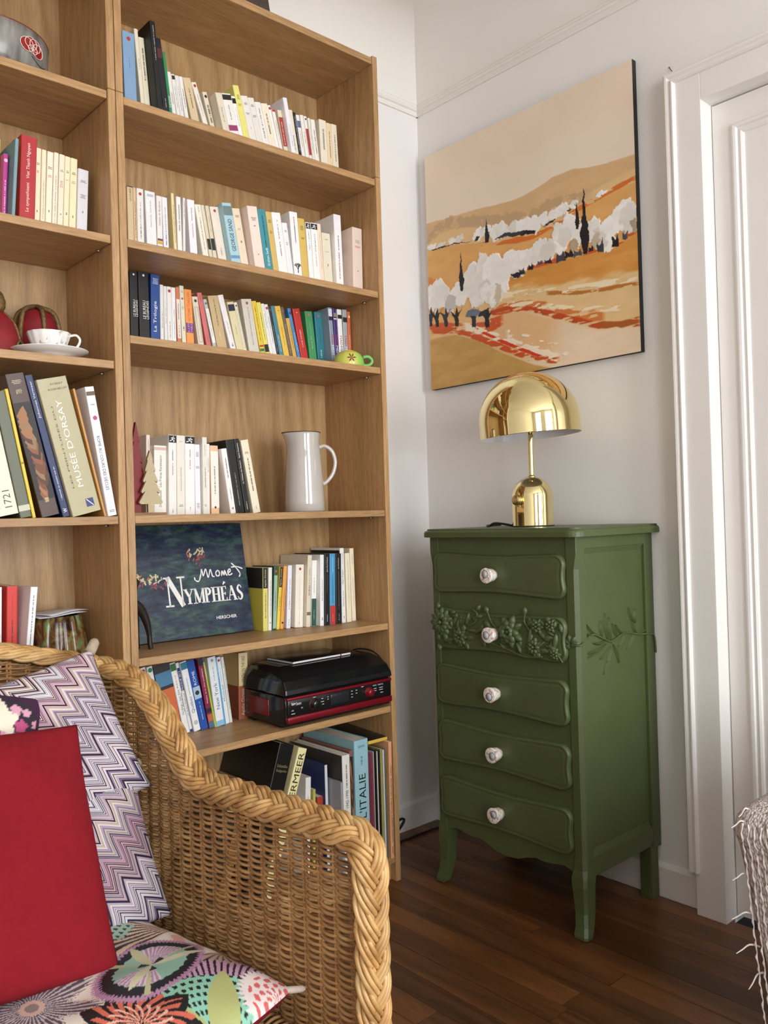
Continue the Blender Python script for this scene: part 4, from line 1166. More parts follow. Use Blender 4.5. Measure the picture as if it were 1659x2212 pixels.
        (-0.3143, 0.0122, 0.1760, -3.87, 0.153, 0.108, '2E5240', 'dark green book with pale label', 'B:9AB8A4:0.02:0.86;V:2E4A3C:0.3:0.6:0.3;D:A85A52:0.92:3.5', 'paperback'),
        (-0.3015, 0.0104, 0.1737, -5.92, 0.152, 0.108, 'E2CE4C', 'narrow yellow book with a black band', 'B:22221E:0.67:1.0;T:Agatha Christie:E8E4D8:0.69:0.97:0.4;V:5A5424:0.3:0.6:0.3', 'paperback'),
        (-0.2903, 0.0110, 0.1752, -6.09, 0.150, 0.108, 'E8A448', 'orange book with a round black emblem', 'V:9A6224:0.3:0.65:0.3;D:2A2418:0.1:3', 'paperback'),
        (-0.2712, 0.0138, 0.1757, -3.94, 0.147, 0.108, 'E9E7EE', 'lavender white book', 'V:8A8EA8:0.45:0.8:0.25;V:A84A62:0.3:0.44:0.3;V:4A5A8A:0.05:0.15:0.25', 'paperback'),
        (-0.2490, 0.0278, 0.1763, -3.37, 0.138, 0.115, 'EDE7D8', 'thick cream book with a red dot', 'D:B0383A:0.93:4;V:B8B0A2:0.1:0.85:0.1;V:B03A34:0.05:0.09:0.12', 'paperback'),
        (-0.2200, 0.0145, 0.2017, -3.79, 0.124, 0.135, 'DED3BC', 'tall beige book', 'T:DURAS:4A3E34:0.44:0.58:0.4;V:B0A48E:0.6:0.82:0.4;B:7A6E58:0.16:0.21', 'paperback'),
        (-0.2005, 0.0172, 0.1863, -3.12, 0.127, 0.110, 'EDEBE6', 'white book with a dark green foot', 'B:2E5444:0.0:0.42;V:B8B4AC:0.5:0.75:0.3;V:8AB09A:0.1:0.25:0.3;B:9A968E:0.775:0.779', 'paperback'),
        (-0.1794, 0.0134, 0.2017, -2.04, 0.112, 0.145, 'EEEDEA', 'tall white book beside the black books', 'V:4A4A4A:0.35:0.65:0.25;V:3A3A3A:0.08:0.12:0.4', 'paperback'),
        (-0.1653, 0.0184, 0.2041, -1.98, 0.110, 0.145, '141414', 'black book with white author name', 'T:Jean-Paul Dubois:EAE8E4:0.74:0.95:0.28;V:6A6A6A:0.45:0.72:0.15;V:C8C4BE:0.05:0.15:0.2', 'paperback'),
        (-0.1457, 0.0200, 0.2026, -1.74, 0.110, 0.145, '4E9AC6', 'sky blue book with a red foot', 'B:B83630:0.0:0.27;T:Jean-Paul Dubois:BFE0F0:0.74:0.95:0.25;V:24506E:0.3:0.7:0.2;V:E0A8A0:0.05:0.15:0.2', 'paperback'),
        (-0.1237, 0.0217, 0.2020, -1.27, 0.110, 0.145, '121212', 'thicker black book with white author name', 'T:Jean-Paul Dubois:EAE8E4:0.78:0.94:0.22;V:8A8A8A:0.2:0.75:0.12;V:C8C4BE:0.05:0.15:0.15', 'paperback'),
        (-0.0946, 0.0147, 0.2171, 0.15, 0.118, 0.140, 'EAE8E4', 'tall white book with bold author name', 'T:Marc Dugain:1E1C1B:0.52:0.71:0.4;T:Intérieur jour:5A5650:0.22:0.43:0.35;V:8A857E:0.78:0.95:0.2;V:3A3632:0.05:0.09:0.4;S:141312:EAE8E4:.97', 'paperback'),
        (-0.0754, 0.0178, 0.2014, 0.35, 0.118, 0.140, 'E9DFC2', 'cream book', 'V:A39A80:0.2:0.9:0.2', 'paperback'),
        (-0.0477, 0.0151, 0.2142, 0.62, 0.128, 0.133, 'EBE0C2', 'taller cream book at the right end', 'V:6A6250:0.78:0.92:0.15;V:A39A80:0.2:0.6:0.12', 'paperback'),
    ],
    'S6': [
        (-0.6646, 0.0146, 0.1874, 11.00, 0.168, 0.095, 'ECEAE6', 'white guide with a red emblem', 'D:B0303A:0.95:5', 'guidebook'),
        (-0.6492, 0.0148, 0.1872, 10.14, 0.168, 0.095, 'EDECE8', 'white guide with a green emblem', 'D:2A7A4A:0.95:6', 'guidebook'),
        (-0.6336, 0.0452, 0.1841, 10.14, 0.166, 0.095, '2A2A2C', 'dark guide with orange band and sky picture', 'B:D2683A:0.0:0.66;B:4A7EA0:0.7:0.9;S:D2683A:4A7EA0:.68', 'guidebook'),
        (-0.5842, 0.0163, 0.1879, 11.08, 0.168, 0.100, 'EFEEEA', 'white guide with a green tag', 'B:2A7038:0.885:0.99;T:Grèce{c} les îles:3A5A4A:0.26:0.62:0.3;L:et Athènes:3A5A4A:.30:.56;V:C05A4A:0.64:0.82:0.3', 'guidebook'),
        (-0.5668, 0.0082, 0.1871, 11.18, 0.168, 0.100, 'E8E8EA', 'white guide with a navy tag', 'B:1E2A6A:0.6:0.93;T:PRAGUE 2013:E8EAF2:0.61:0.88:0.5;T:Un Grand Week-end:3A3A44:0.24:0.56:0.4;B:24307A:0.0:0.05', 'guidebook'),
        (-0.5551, 0.0191, 0.1870, 11.28, 0.168, 0.100, 'EFEFEE', 'white guide with a teal tag', 'B:2A7A96:0.885:0.99;T:Québec:24647E:0.26:0.5:0.5;V:6AA0B0:0.52:0.78:0.2;D:B8BEC2:0.12:6', 'guidebook'),
        (-0.5346, 0.0214, 0.1877, 11.49, 0.168, 0.100, '2352A4', 'royal blue guide', 'T:ROME:E8EEF6:0.64:0.84:0.36;B:A8C4DC:0.44:0.62;D:2A2624:0.53:6;V:BCD0EC:0.14:0.4:0.2', 'guidebook'),
        (-0.5111, 0.0157, 0.1870, 9.28, 0.168, 0.100, '8A2448', 'burgundy guide with a navy top', 'T:Naples et la côte amalfitaine:EBD8DC:0.36:0.86:0.36;B:1E2040:0.9:1.0;B:22242E:0.22:0.29;B:B8664A:0.09:0.2;B:4A6A8A:0.0:0.09', 'guidebook'),
        (-0.4936, 0.0050, 0.1774, 9.67, 0.170, 0.100, 'B4C844', 'lime green guide', 'T:LONDRES:EEF4D8:0.74:0.95:0.5', 'guidebook'),
        (-0.4879, 0.0243, 0.1857, 6.96, 0.170, 0.100, 'ECEDEE', 'white guide with blue title', 'T:New York:2A6AA0:0.24:0.62:0.42;V:5AA0C8:0.66:0.85:0.2;D:8AA4B0:0.95:4;B:8AC0DA:0.0:0.08', 'guidebook'),
        (-0.4625, 0.0050, 0.1839, 7.12, 0.172, 0.100, '5AA6D0', 'narrow sky blue guide', 'V:E0F0F8:0.7:0.95:0.4', 'guidebook'),
        (-0.4560, 0.0132, 0.1819, 7.46, 0.178, 0.100, 'EEEEEC', 'white guide with a red dot', 'T:Montréal:3A7AA4:0.34:0.58:0.42;V:7AB0CC:0.62:0.85:0.25;D:B03A3A:0.95:3.5', 'guidebook'),
        (-0.4398, 0.0086, 0.1801, 7.28, 0.182, 0.100, 'E2E4DE', 'narrow pale guide', 'V:9AA8A0:0.2:0.9:0.4', 'guidebook'),
        (-0.4065, 0.0293, 0.1806, -0.93, 0.190, 0.073, 'A4593C', 'thick brown paperback with a sand-coloured top', 'B:DCC998:0.5:1.0;T:DEATH ON THE NILE:3A3026:0.56:0.95:0.34;T:Agatha Christie:F0DCC8:0.06:0.46:0.42;S:8A4430:C9B27C:.5', 'paperback'),
    ],
    'L2': [
        (-1.0417, 0.0122, 0.1935, -3.25, 0.100, 0.150, 'C8D84A', 'lime green book at the left edge', '', 'paperback'),
        (-1.0289, 0.0102, 0.1563, -3.18, 0.080, 0.150, 'C0408E', 'magenta book with white script', 'V:F0D8E6:0.172:0.632:0.4;D:E8C0D8:0.908:4', 'paperback'),
        (-1.0181, 0.0075, 0.1827, -4.11, 0.050, 0.150, '7A9AA4', 'thin grey-teal picture book', '', 'paperback'),
        (-1.0071, 0.0083, 0.1949, -3.17, 0.085, 0.150, 'E8944A', 'orange book with a yellow top', 'B:E8D83E:0.669:1.000;V:F0E0C8:0.264:0.632:0.35;D:3A3A2A:0.908:1.5', 'paperback'),
        (-0.9982, 0.0341, 0.2003, -3.11, 0.065, 0.150, 'B0282E', 'thick red novel', 'T:Le sympathisant   Viet Thanh Nguyen:F0DCD4:0.172:0.926:0.26', 'paperback'),
        (-0.9621, 0.0135, 0.1875, -2.91, 0.080, 0.150, 'EEE2C2', 'cream novel right of the red one', 'M:2A2622:0.816:2;M:B04A4A:0.724:2;V:3A3632:0.236:0.264:0.3', 'paperback'),
        (-0.9474, 0.0103, 0.1872, -2.85, 0.080, 0.150, 'EADFC0', 'narrow cream novel with vertical grey title', 'V:9A927E:0.172:0.632:0.25', 'paperback'),
        (-0.9365, 0.0137, 0.1863, -3.18, 0.080, 0.150, 'EFE4CC', 'cream novel with two red lines', 'M:2A2622:0.807:2;M:C05A6A:0.706:2;V:3A3632:0.264:0.292:0.3', 'paperback'),
        (-0.9218, 0.0108, 0.1881, -3.20, 0.080, 0.150, 'EBE2CC', 'narrow cream novel with grey print', 'V:8A8272:0.126:0.724:0.25', 'paperback'),
        (-0.9101, 0.0125, 0.1871, -3.33, 0.080, 0.150, 'EFDFC6', 'cream novel with five small red lines', 'M:4A4A4A:0.807:2;M:B8606A:0.669:5;V:3A3632:0.264:0.292:0.3', 'paperback'),
        (-0.8968, 0.0121, 0.1857, -3.21, 0.080, 0.150, 'EDE1BE', 'cream novel with one red line', 'M:2A2622:0.816:2;M:B8606A:0.706:1;V:3A3632:0.282:0.310:0.4', 'paperback'),
        (-0.8839, 0.0157, 0.1852, -3.10, 0.080, 0.150, 'ECDFB6', 'yellow-cream novel, last of the cream ones', 'M:1E1C1A:0.816:2;M:8A857E:0.706:2;V:3A3632:0.264:0.292:0.3', 'paperback'),
        (-0.8677, 0.0240, 0.1630, -3.03, 0.075, 0.150, 'DCDADC', 'short greyish white book', 'M:4A4658:0.834:2;M:4A4658:0.632:3;V:3A3632:0.384:0.420:0.2', 'paperback'),
    ],
    'L4': [
        (-1.0861, 0.0616, 0.2563, 10.74, 0.030, 0.200, 'E6DFC4', 'thick cream art book with serif capitals', 'T:WATTEAU:3A3A34:0.3:0.8:0.3;L2:1684:1721:5A584E:.06:.2', 'art_book'),
        (-1.0228, 0.0244, 0.2660, 10.48, 0.030, 0.200, '5A5E46', 'grey-green art book', 'B:C8C8B0:.05:.10', 'art_book'),
        (-0.9972, 0.0072, 0.2736, 10.56, 0.030, 0.200, 'E6C440', 'thin yellow book', 'B:9A8430:.42:.44', 'art_book'),
        (-0.9784, 0.0392, 0.3066, 12.80, 0.030, 0.220, '4A3228', 'dark brown art book with bronze picture', 'N:4A3228:.12:.80;T:TITIEN:D8C49A:0.86:0.89:0.3;M:D8C49A:.95:3;V:C8B488:.1:.13:.4', 'art_book'),
        (-0.9331, 0.0166, 0.3093, 13.66, 0.030, 0.200, '1E2A58', 'navy art book', 'T:Johannes Vermeer:E8E8EE:0.7:0.96:0.34;V:B8BCD0:.12:.36:.3;T:W:F0F0F4:0.03:0.06:0.5', 'art_book'),
        (-0.9154, 0.0656, 0.3000, 13.69, 0.020, 0.220, 'B5AC88', 'very thick khaki art book', "T:MUSÉE D'ORSAY:F0EEE4:0.2:0.84:0.24;Q", 'art_book'),
        (-0.8466, 0.0050, 0.2858, 12.86, 0.015, 0.200, 'C8924A', 'thin ochre book beside the khaki one', '', 'art_book'),
        (-0.8409, 0.0205, 0.2871, 9.13, 0.008, 0.200, 'ECEAEE', 'white art book with condensed black capitals', 'T:ROME AU COURS DES SIÈCLES:26242A:0.62:0.2:0.42;D:C04A7A:.76:5;B:6A5A4A:.93:.965;M:4A4A50:.86:1;M:3A3A40:.04:2', 'art_book'),
    ],
    'L5': [
        (-1.0646, 0.0152, 0.1802, -1.72, 0.090, 0.130, 'ECEAE6', 'white book cut by the left edge', 'V:3A3A3A:0.3:0.7:0.3', 'paperback'),
        (-1.0399, 0.0227, 0.1802, -1.83, 0.090, 0.130, 'D03A30', 'bright red book', 'V:5A1A18:0.2:0.6:0.2;V:B02A24:0.6:0.9:0.12', 'paperback'),
        (-1.0166, 0.0150, 0.1783, -5.94, 0.050, 0.085, 'ECEAEA', 'white book leaning right behind the armchair', 'V:4A4A4E:0.3:0.9:0.25', 'paperback'),
    ],
}
# ------------------------------------------------------------------ book builder
def paper(h, rough=0.5):
    return plain('cover_' + h, hexl(h), rough, var=0.03, scale=60)


PAGES = plain('page_block', lin(226, 216, 196), 0.85, var=0.08, scale=900)
ORD = ['first', 'second', 'third'] + ['%dth' % k for k in range(4, 21)] + ['21st', '22nd', '23rd'] + ['%dth' % k for k in range(24, 31)] + ['31st', '32nd', '33rd'] + ['%dth' % k for k in range(34, 45)]
SHELF = {'S1': (ZR[0], 'the top shelf', 'top shelf books'), 'S2': (ZR[1], 'the second shelf down', 'second shelf books'), 'S3': (ZR[2], 'the mug shelf', 'mug shelf books'),
         'S4': (ZR[3], 'the jug shelf', 'jug shelf books'), 'S5': (ZR[4], 'the shelf with the album', 'album shelf books'), 'S6': (ZR[5], 'the turntable shelf', 'turntable shelf books'), 'S7': (ZR[6], 'the bottom shelf', 'bottom shelf books'),
         'L2': (ZL[1], "the left bookcase's upper shelf", 'left bookcase upper shelf books'), 'L4': (ZL[3], "the left bookcase's middle shelf", 'left bookcase middle shelf books'), 'L5': (ZL[4], 'the shelf behind the armchair', 'books behind the armchair')}
brr = random.Random(21)


def cover_mesh(t, h, d, c, name, mt):
    """paperback / hardback cover: front and back boards joined by a spine with softened corners"""
    r = min(0.0022, t * 0.3)
    out = [(0, d), (0, r), (r * 0.3, r * 0.3), (r, 0), (t - r, 0), (t - r * 0.3, r * 0.3), (t, r), (t, d)]
    inn = [(t - c, d), (t - c, c * 1.2), (c, c * 1.2), (c, d)]
    return MB().prism(out + inn, 'z', 0, h).obj(name, mt)


def spine_print(deco, t, h, d, parent):
    mb = MB()
    mats, mid = [], {}
    def m_(hx_):
        if hx_ not in mid:
            mid[hx_] = len(mats)
            mats.append(paper(hx_))
        return mid[hx_]
    lay = [0.0002]
    def rect(x0, x1, z0, z1, mi, lift=0.0):
        y = -(lay[0] + lift)
        mb.add([(x0, y, z0), (x1, y, z0), (x1, y, z1), (x0, y, z1)], [(0, 1, 2, 3)], mi)
    for it in [q for q in deco.split(';') if q]:
        a = it.split(':')
        k = a[0]
        lay[0] += 0.00003
        if k == 'B':
            rect(0.0006, t - 0.0006, float(a[2]) * h + 0.0005, float(a[3]) * h - 0.0005, m_(a[1]))
        elif k == 'D':
            r, zc, n = min(float(a[3]) * 0.001, t * 0.4), float(a[2]) * h, 14
            y = -lay[0] - 0.0001
            mb.add([(t / 2 + r * math.cos(2 * math.pi * q / n), y, zc + r * math.sin(2 * math.pi * q / n)) for q in range(n)], [tuple(range(n))], m_(a[1]))
        elif k == 'M':
            zc, n = float(a[2]) * h, int(a[3])
            for q in range(n):
                w = t * brr.uniform(0.35, 0.62)
                x = (t - w) / 2
                while x < (t + w) / 2:
                    s_ = brr.uniform(0.0010, 0.0028)
                    rect(x, min(x + s_, (t + w) / 2), zc - q * 0.0032, zc - q * 0.0032 + 0.0014, m_(a[1]), 0.0001)
                    x += s_ + 0.0006
        elif k == 'V':
            z0, z1, w = float(a[2]) * h, float(a[3]) * h, max(float(a[4]) * t * 0.55, 0.0014)
            z = z0
            while z < z1:
                s_ = brr.uniform(0.0007, 0.0019)
                x = t / 2 + brr.uniform(-0.06, 0.06) * w
                rect(x - w / 2 * brr.uniform(0.75, 1), x + w / 2, z, min(z + s_, z1), m_(a[1]), 0.0001)
                z += s_ + (0.0006 if brr.random() < 0.8 else 0.0024)
        elif k == 'T':
            z0, z1, w = float(a[3]) * h, float(a[4]) * h, float(a[5]) * t
            sg = 1 if z1 > z0 else -1
            put_text(mb, a[1].replace('{c}', ' :'), (t / 2, -lay[0] - 0.0002, (z0 + z1) / 2), (0, 0, sg), (-sg, 0, 0), abs(z1 - z0), w, m_(a[2]))
        elif k == 'L':
            z0, z1 = float(a[3]) * h, float(a[4]) * h
            put_text(mb, a[1], (t * 0.79, -lay[0] - 0.0002, (z0 + z1) / 2), (0, 0, 1), (-1, 0, 0), z1 - z0, t * 0.26, m_(a[2]))
        elif k == 'L2':
            z0, z1 = float(a[4]) * h, float(a[5]) * h
            for s_, fx in ((a[1], 0.32), (a[2], 0.72)):
                put_text(mb, s_, (t * fx, -lay[0] - 0.0002, (z0 + z1) / 2), (0, 0, 1), (-1, 0, 0), z1 - z0, t * 0.24, m_(a[3]))
        elif k == 'R':                               # square emblem with a striding figure
            z0, z1 = float(a[2]) * h, float(a[3]) * h
            rect(0.0006, t - 0.0006, z0, z1, m_(a[1]))
            wm = m_('EDEBE8')
            y = -lay[0] - 0.0002
            def lim(p, q, w=0.0011):
                p, q = np.array(p), np.array(q)
                dv = (q - p) / (np.linalg.norm(q - p) + 1e-9)
                nv = np.array([-dv[1], dv[0]]) * w
                S = lambda v: (0.0006 + v[0] * (t - 0.0012), y, z0 + v[1] * (z1 - z0))
                nv = nv / np.array([t, z1 - z0])
                mb.add([S(p - nv), S(q - nv), S(q + nv), S(p + nv)], [(0, 1, 2, 3)], wm)
            for p, q in (((.55, .72), (.45, .45)), ((.45, .45), (.70, .30)), ((.70, .30), (.62, .10)), ((.45, .45), (.30, .30)), ((.30, .30), (.12, .22)), ((.55, .70), (.78, .55)), ((.55, .70), (.30, .62)), ((.58, .78), (.60, .88))):
                lim(p, q)
        elif k == 'X':                               # black branching tree drawing at the foot
            z0, z1 = float(a[2]) * h, float(a[3]) * h
            mi = m_(a[1])
            y = -lay[0] - 0.0002
            def br(x, z, ang, L, w, n):
                x2, z2 = x + L * math.cos(ang), z + L * math.sin(ang)
                x2 = min(max(x2, 0.001), t - 0.001)
                nx, nz_ = -math.sin(ang) * w, math.cos(ang) * w
                mb.add([(x - nx, y, z - nz_), (x2 - nx * .7, y, z2 - nz_ * .7), (x2 + nx * .7, y, z2 + nz_ * .7), (x + nx, y, z + nz_)], [(0, 1, 2, 3)], mi)
                if n:
                    for da in (-0.55, 0.5, 0.0)[:2 + (n > 2)]:
                        br(x2, z2, ang + da + brr.uniform(-.2, .2), L * 0.72, w * 0.7, n - 1)
            br(t / 2, z0, 1.57, (z1 - z0) * 0.28, 0.0016, 4)
        elif k == 'O':                               # thin outlined frame
            z0, z1, e = float(a[2]) * h, float(a[3]) * h, 0.0007
            mi = m_(a[1])
            x0, x1 = t * 0.22, t * 0.78
            rect(x0, x0 + e, z0, z1, mi); rect(x1 - e, x1, z0, z1, mi); rect(x0, x1, z1 - e, z1, mi); rect(x0, x1, z0, z0 + e, mi)
        elif k == 'N':                               # picture area on the spine: a generic bronze drape on dark ground
            z0, z1 = float(a[2]) * h, float(a[3]) * h
            rect(0.001, t - 0.001, z0, z1, m_('2A2420'))
            for q in range(16):
                f = q / 16
                zz = z0 + f * (z1 - z0) * 0.86
                xm, ww = t * (0.42 + 0.16 * math.sin(f * 5)), t * (0.20 + 0.12 * math.sin(f * 3.1))
                hh = (z1 - z0) * 0.16
                y = -lay[0] - 0.00004 * (q + 1)
                sk = t * brr.uniform(-.15, .15)
                mb.add([(xm - ww * .3, y, zz), (xm + ww * .6 + sk * .3, y, zz - hh * .2), (xm + ww + sk, y, zz + hh * .5), (xm + ww * .5 + sk, y, zz + hh), (xm - ww * .4 + sk, y, zz + hh * .8), (xm - ww, y, zz + hh * .4)], [(0, 1, 2, 3, 4, 5)], m_(brr.choice(['8A5434', 'A06E48', '74442A', '5A3424', '3E2A22', '92734F'])))
        elif k == 'Q':                               # extra print of the thick khaki art book
            put_text(mb, 'LES PEINTURES DU', (t * 0.27, -lay[0] - 0.0002, h * 0.50), (0, 0, 1), (-1, 0, 0), h * 0.60, t * 0.055, m_('5A563E'), 0.0)
            put_text(mb, 'ROBERT', (t * 0.62, -lay[0] - 0.0002, h * 0.955), (1, 0, 0), (0, 0, 1), t * 0.42, t * 0.06, m_('5A563E'), 0.0)
            put_text(mb, 'ROSENBLUM', (t * 0.60, -lay[0] - 0.0002, h * 0.918), (1, 0, 0), (0, 0, 1), t * 0.62, t * 0.06, m_('5A563E'), 0.0)
            rect(t * 0.55, t * 0.82, h * 0.045, h * 0.105, m_('3A427A'))
            mb.add([(t * 0.57, -lay[0] - 0.0003, h * 0.10), (t * 0.60, -lay[0] - 0.0003, h * 0.102), (t * 0.80, -lay[0] - 0.0003, h * 0.05), (t * 0.77, -lay[0] - 0.0003, h * 0.048)], [(0, 1, 2, 3)], m_('E8E6DC'))
        elif k == 'S':                               # two-tone print on the front board that faces left
            zs = float(a[3]) * h
            x = -0.0002
            for hx_, z0, z1 in ((a[1], 0.001, zs), (a[2], zs, h - 0.001)):
                mb.add([(x, 0.003, z0), (x, d - 0.001, z0), (x, d - 0.001, z1), (x, 0.003, z1)], [(0, 1, 2, 3)], m_(hx_))
    if mb.v:
        o = mb.obj('spine_print', mats, parent, fix=False)
        o['kind'] = 'stuff'
        return o


PRETTY = {'paperback': 'paperback', 'dvd_case': 'DVD case', 'guidebook': 'guide', 'art_book': 'art book'}
def make_book(x0, t, h, lean, y, d, hx_, desc, deco, kind, z, label, group, cat='book'):
    hard = kind in ('art_book', 'hardback')
    d = min(d, 0.2642 - y)
    c = 0.0024 if hard else 0.0011
    c = min(c, t * 0.28)
    o = cover_mesh(t, h, d, c, kind, paper(hx_, 0.35 if kind in ('dvd_case', 'guidebook', 'art_book', 'hardback') else 0.5))
    gap = 0.003 if hard else 0.0004
    if kind == 'dvd_case':
        MB().box(c, t - c, c * 1.25, d - 0.001, 0.001, h - 0.001).obj('inlay', paper('B8B8BA'), o, fix=False)
    else:
        MB().box(c, t - c, c * 1.25, d - gap - 0.0004, gap, h - gap).obj('page_block', PAGES, o, fix=False)
    spine_print(deco, t, h, d, o)
    a = math.radians(lean)
    if lean >= 0:
        o.location = (x0, y, z + 0.0002)
    else:                                            # leaning right: pivot on the lower right corner
        o.location = (x0 + t - t * math.cos(a), y, z + 0.0002 + t * math.sin(-a))
    o.rotation_euler = (0, -a, 0)
    return tag(o, label, cat, group)


for key, items in BOOK_ROWS.items():
    z, where, group = SHELF[key]
    for k, q in enumerate(items):
        desc, kind = q[7], q[9]
        if 'right end' in desc or 'beside' in desc or 'behind' in desc or 'between' in desc or 'edge,' in desc:
            lab = '%s, on %s' % (desc, where)
        else:
            lab = '%s, %s from left on %s' % (desc, ORD[k], where)
        make_book(*q, z, lab, group, 'DVD' if kind == 'dvd_case' else 'book')
# ------------------------------------------------------------------ things on the shelves
def place(mb, name, mt, loc, rz=0.0, label=None, cat=None):
    o = mb.obj(name, mt)
    o.location = loc
    o.rotation_euler = (0, 0, rz)
    if label:
        tag(o, label, cat)
    return o


# ---- stoneware jug
GLAZE = plain('grey_white_glaze', lin(186, 180, 172), 0.12, var=0.02, scale=25, coat=0.8)
GLAZE_IN = plain('brown_glaze_rim', lin(70, 52, 44), 0.3)
jug = empty('jug', (-0.226, 0.105, ZR[3] + 0.0003), math.radians(-28))
seg = 48
prof = [(0.0, 0.0), (0.053, 0.0), (0.056, 0.003), (0.0555, 0.03), (0.0535, 0.08), (0.0505, 0.13), (0.0475, 0.165), (0.0455, 0.185), (0.0455, 0.20), (0.0470, 0.214), (0.0475, 0.221)]
inner = [(0.0450, 0.2212), (0.0435, 0.21), (0.043, 0.19), (0.046, 0.15), (0.050, 0.06), (0.048, 0.008), (0.0, 0.007)]
mb = MB()
full = prof + inner
V_ = []
for k in range(seg):
    a = 2 * math.pi * k / seg
    for r, z in full:
        sp_ = max(0.0, math.cos(a - math.pi)) ** 6 * max(0, (z - 0.17) / 0.05) ** 1.5 * 0.012     # pouring lip
        V_.append(((r + (sp_ if r > 0.02 else 0)) * math.cos(a), (r + (sp_ if r > 0.02 else 0)) * math.sin(a), z))
n = len(full)
mb.add(V_, [(k * n + j, ((k + 1) % seg) * n + j, ((k + 1) % seg) * n + j + 1, k * n + j + 1) for k in range(seg) for j in range(n - 1)], 0, True)
mb.obj('jug_body', GLAZE, jug)
rim = [(-(0.0475 + max(0.0, math.cos(a)) ** 6 * 0.0125) * math.cos(a), (0.0475 + max(0.0, math.cos(a)) ** 6 * 0.0125) * math.sin(a), 0.2212) for a in np.linspace(0, 2 * math.pi, 40)[:-1]]
MB().tube(rim, 0.0013, 6, closed=True).obj('rim', GLAZE_IN, jug)
hp_ = catmull([(0.044, 0, 0.180), (0.060, 0, 0.184), (0.080, 0, 0.170), (0.089, 0, 0.140), (0.082, 0, 0.108), (0.066, 0, 0.086), (0.050, 0, 0.075)], 8)
MB().tube(hp_, 0.0042, 10, flat=1.3).obj('handle', GLAZE, jug)
tag(jug, 'grey-white glazed stoneware jug with a loop handle', 'jug')

# ---- two little wooden fir trees on one stand
def fir(w, h, tiers):
    pts = [(0, h)]
    right = []
    for k in range(tiers):
        z1 = h - (h - 0.02) * (k + 1) / tiers
        ww = w / 2 * (k + 1.3) / (tiers + 0.3)
        right.append((ww, z1 + 0.004))
        right.append((ww * 0.88, z1))
        if k < tiers - 1:
            right.append((ww * 0.55, z1 + 0.006))
    pts += right
    pts += [(0.008, 0.02), (0.008, 0.0), (-0.008, 0.0), (-0.008, 0.02)]
    pts += [(-x, z) for x, z in right[::-1]]
    return pts
trees = empty('fir_tree_ornament', (-0.728, 0.045, ZR[3] + 0.0003))
MB().box(-0.052, 0.036, -0.022, 0.030, 0, 0.006).obj('stand', wood('stand_wood', 'x', lin(120, 86, 58), lin(146, 108, 76), lin(160, 122, 88)), trees)
MB().prism(fir(0.058, 0.212, 4), 'y', 0.006, 0.016).xf(Matrix.Translation((-0.0215, 0, 0.006))).obj('red_fir', plain('dark_red_lacquer', lin(120, 16, 26), 0.35), trees)['label'] = 'dark red fir tree'
MB().prism(fir(0.060, 0.145, 5), 'y', -0.010, -0.002).xf(Matrix.Translation((0.004, 0, 0.006))).obj('glitter_fir', plain('champagne_glitter', lin(196, 180, 146), 0.35, 0.6, var=0.5, scale=900, bump=0.4, bscale=1200), trees)['label'] = 'champagne glitter fir tree'
tag(trees, 'dark red and champagne glitter wooden fir trees on one stand', 'ornament')

# ---- large album standing face-out against the back
album = empty('album', (-0.355, 0.183, ZR[4] + 0.0035))
album.rotation_euler = (math.radians(-11.0), 0, math.radians(-1.0))
AW, AH, AT = 0.345, 0.3015, 0.016
cvr = MB().rbox(-AW, 0, 0.0, 0.003, 0, AH, 0.0008).rbox(-AW, 0, AT - 0.003, AT, 0, AH, 0.0008).rbox(-AW, -AW + 0.003, 0.0, AT, 0, AH, 0.0008)
cvr.obj('cover', plain('album_edge', lin(34, 42, 54), 0.3), album)
MB().box(-AW + 0.003, -0.004, 0.0031, AT - 0.0031, 0.003, AH - 0.003).obj('page_block', PAGES, album)
t = NT('album_cover_print')
co = t.coord((1, 1, 1))
n_a = t.n('ShaderNodeTexNoise', i_Scale=9.0, i_Detail=5.0, i_Roughness=0.6, i_Distortion=1.2)
n_b = t.n('ShaderNodeTexNoise', i_Scale=34.0, i_Detail=4.0, i_Roughness=0.65)
st = t.coord((1, 1, 2.6))
t.l(st, 0, n_a, 'Vector'); t.l(st, 0, n_b, 'Vector')
r_a = t.ramp([(0.30, lin(28, 34, 50)), (0.44, lin(44, 54, 78)), (0.53, lin(50, 72, 84)), (0.60, lin(64, 88, 80)), (0.70, lin(78, 92, 128))])
t.l(n_a, 'Fac', r_a, 0)
r_b = t.ramp([(0.35, (0.45, 0.45, 0.5, 1)), (0.65, (1.15, 1.15, 1.1, 1))])
t.l(n_b, 'Fac', r_b, 0)
mx = t.n('ShaderNodeMix', data_type='RGBA', blend_type='MULTIPLY'); mx.inputs['Factor'].default_value = 1.0
t.l(r_a, 0, mx, 'A'); t.l(r_b, 0, mx, 'B')
t.l(mx, 'Result', t.b, 'Base Color')
t.b.inputs['Roughness'].default_value = 0.22
MB().add([(-AW + 0.0005, -0.0004, 0.0005), (-0.0005, -0.0004, 0.0005), (-0.0005, -0.0004, AH - 0.0005), (-AW + 0.0005, -0.0004, AH - 0.0005)], [(0, 1, 2, 3)]).obj('cover_print', t.m, album, fix=False)
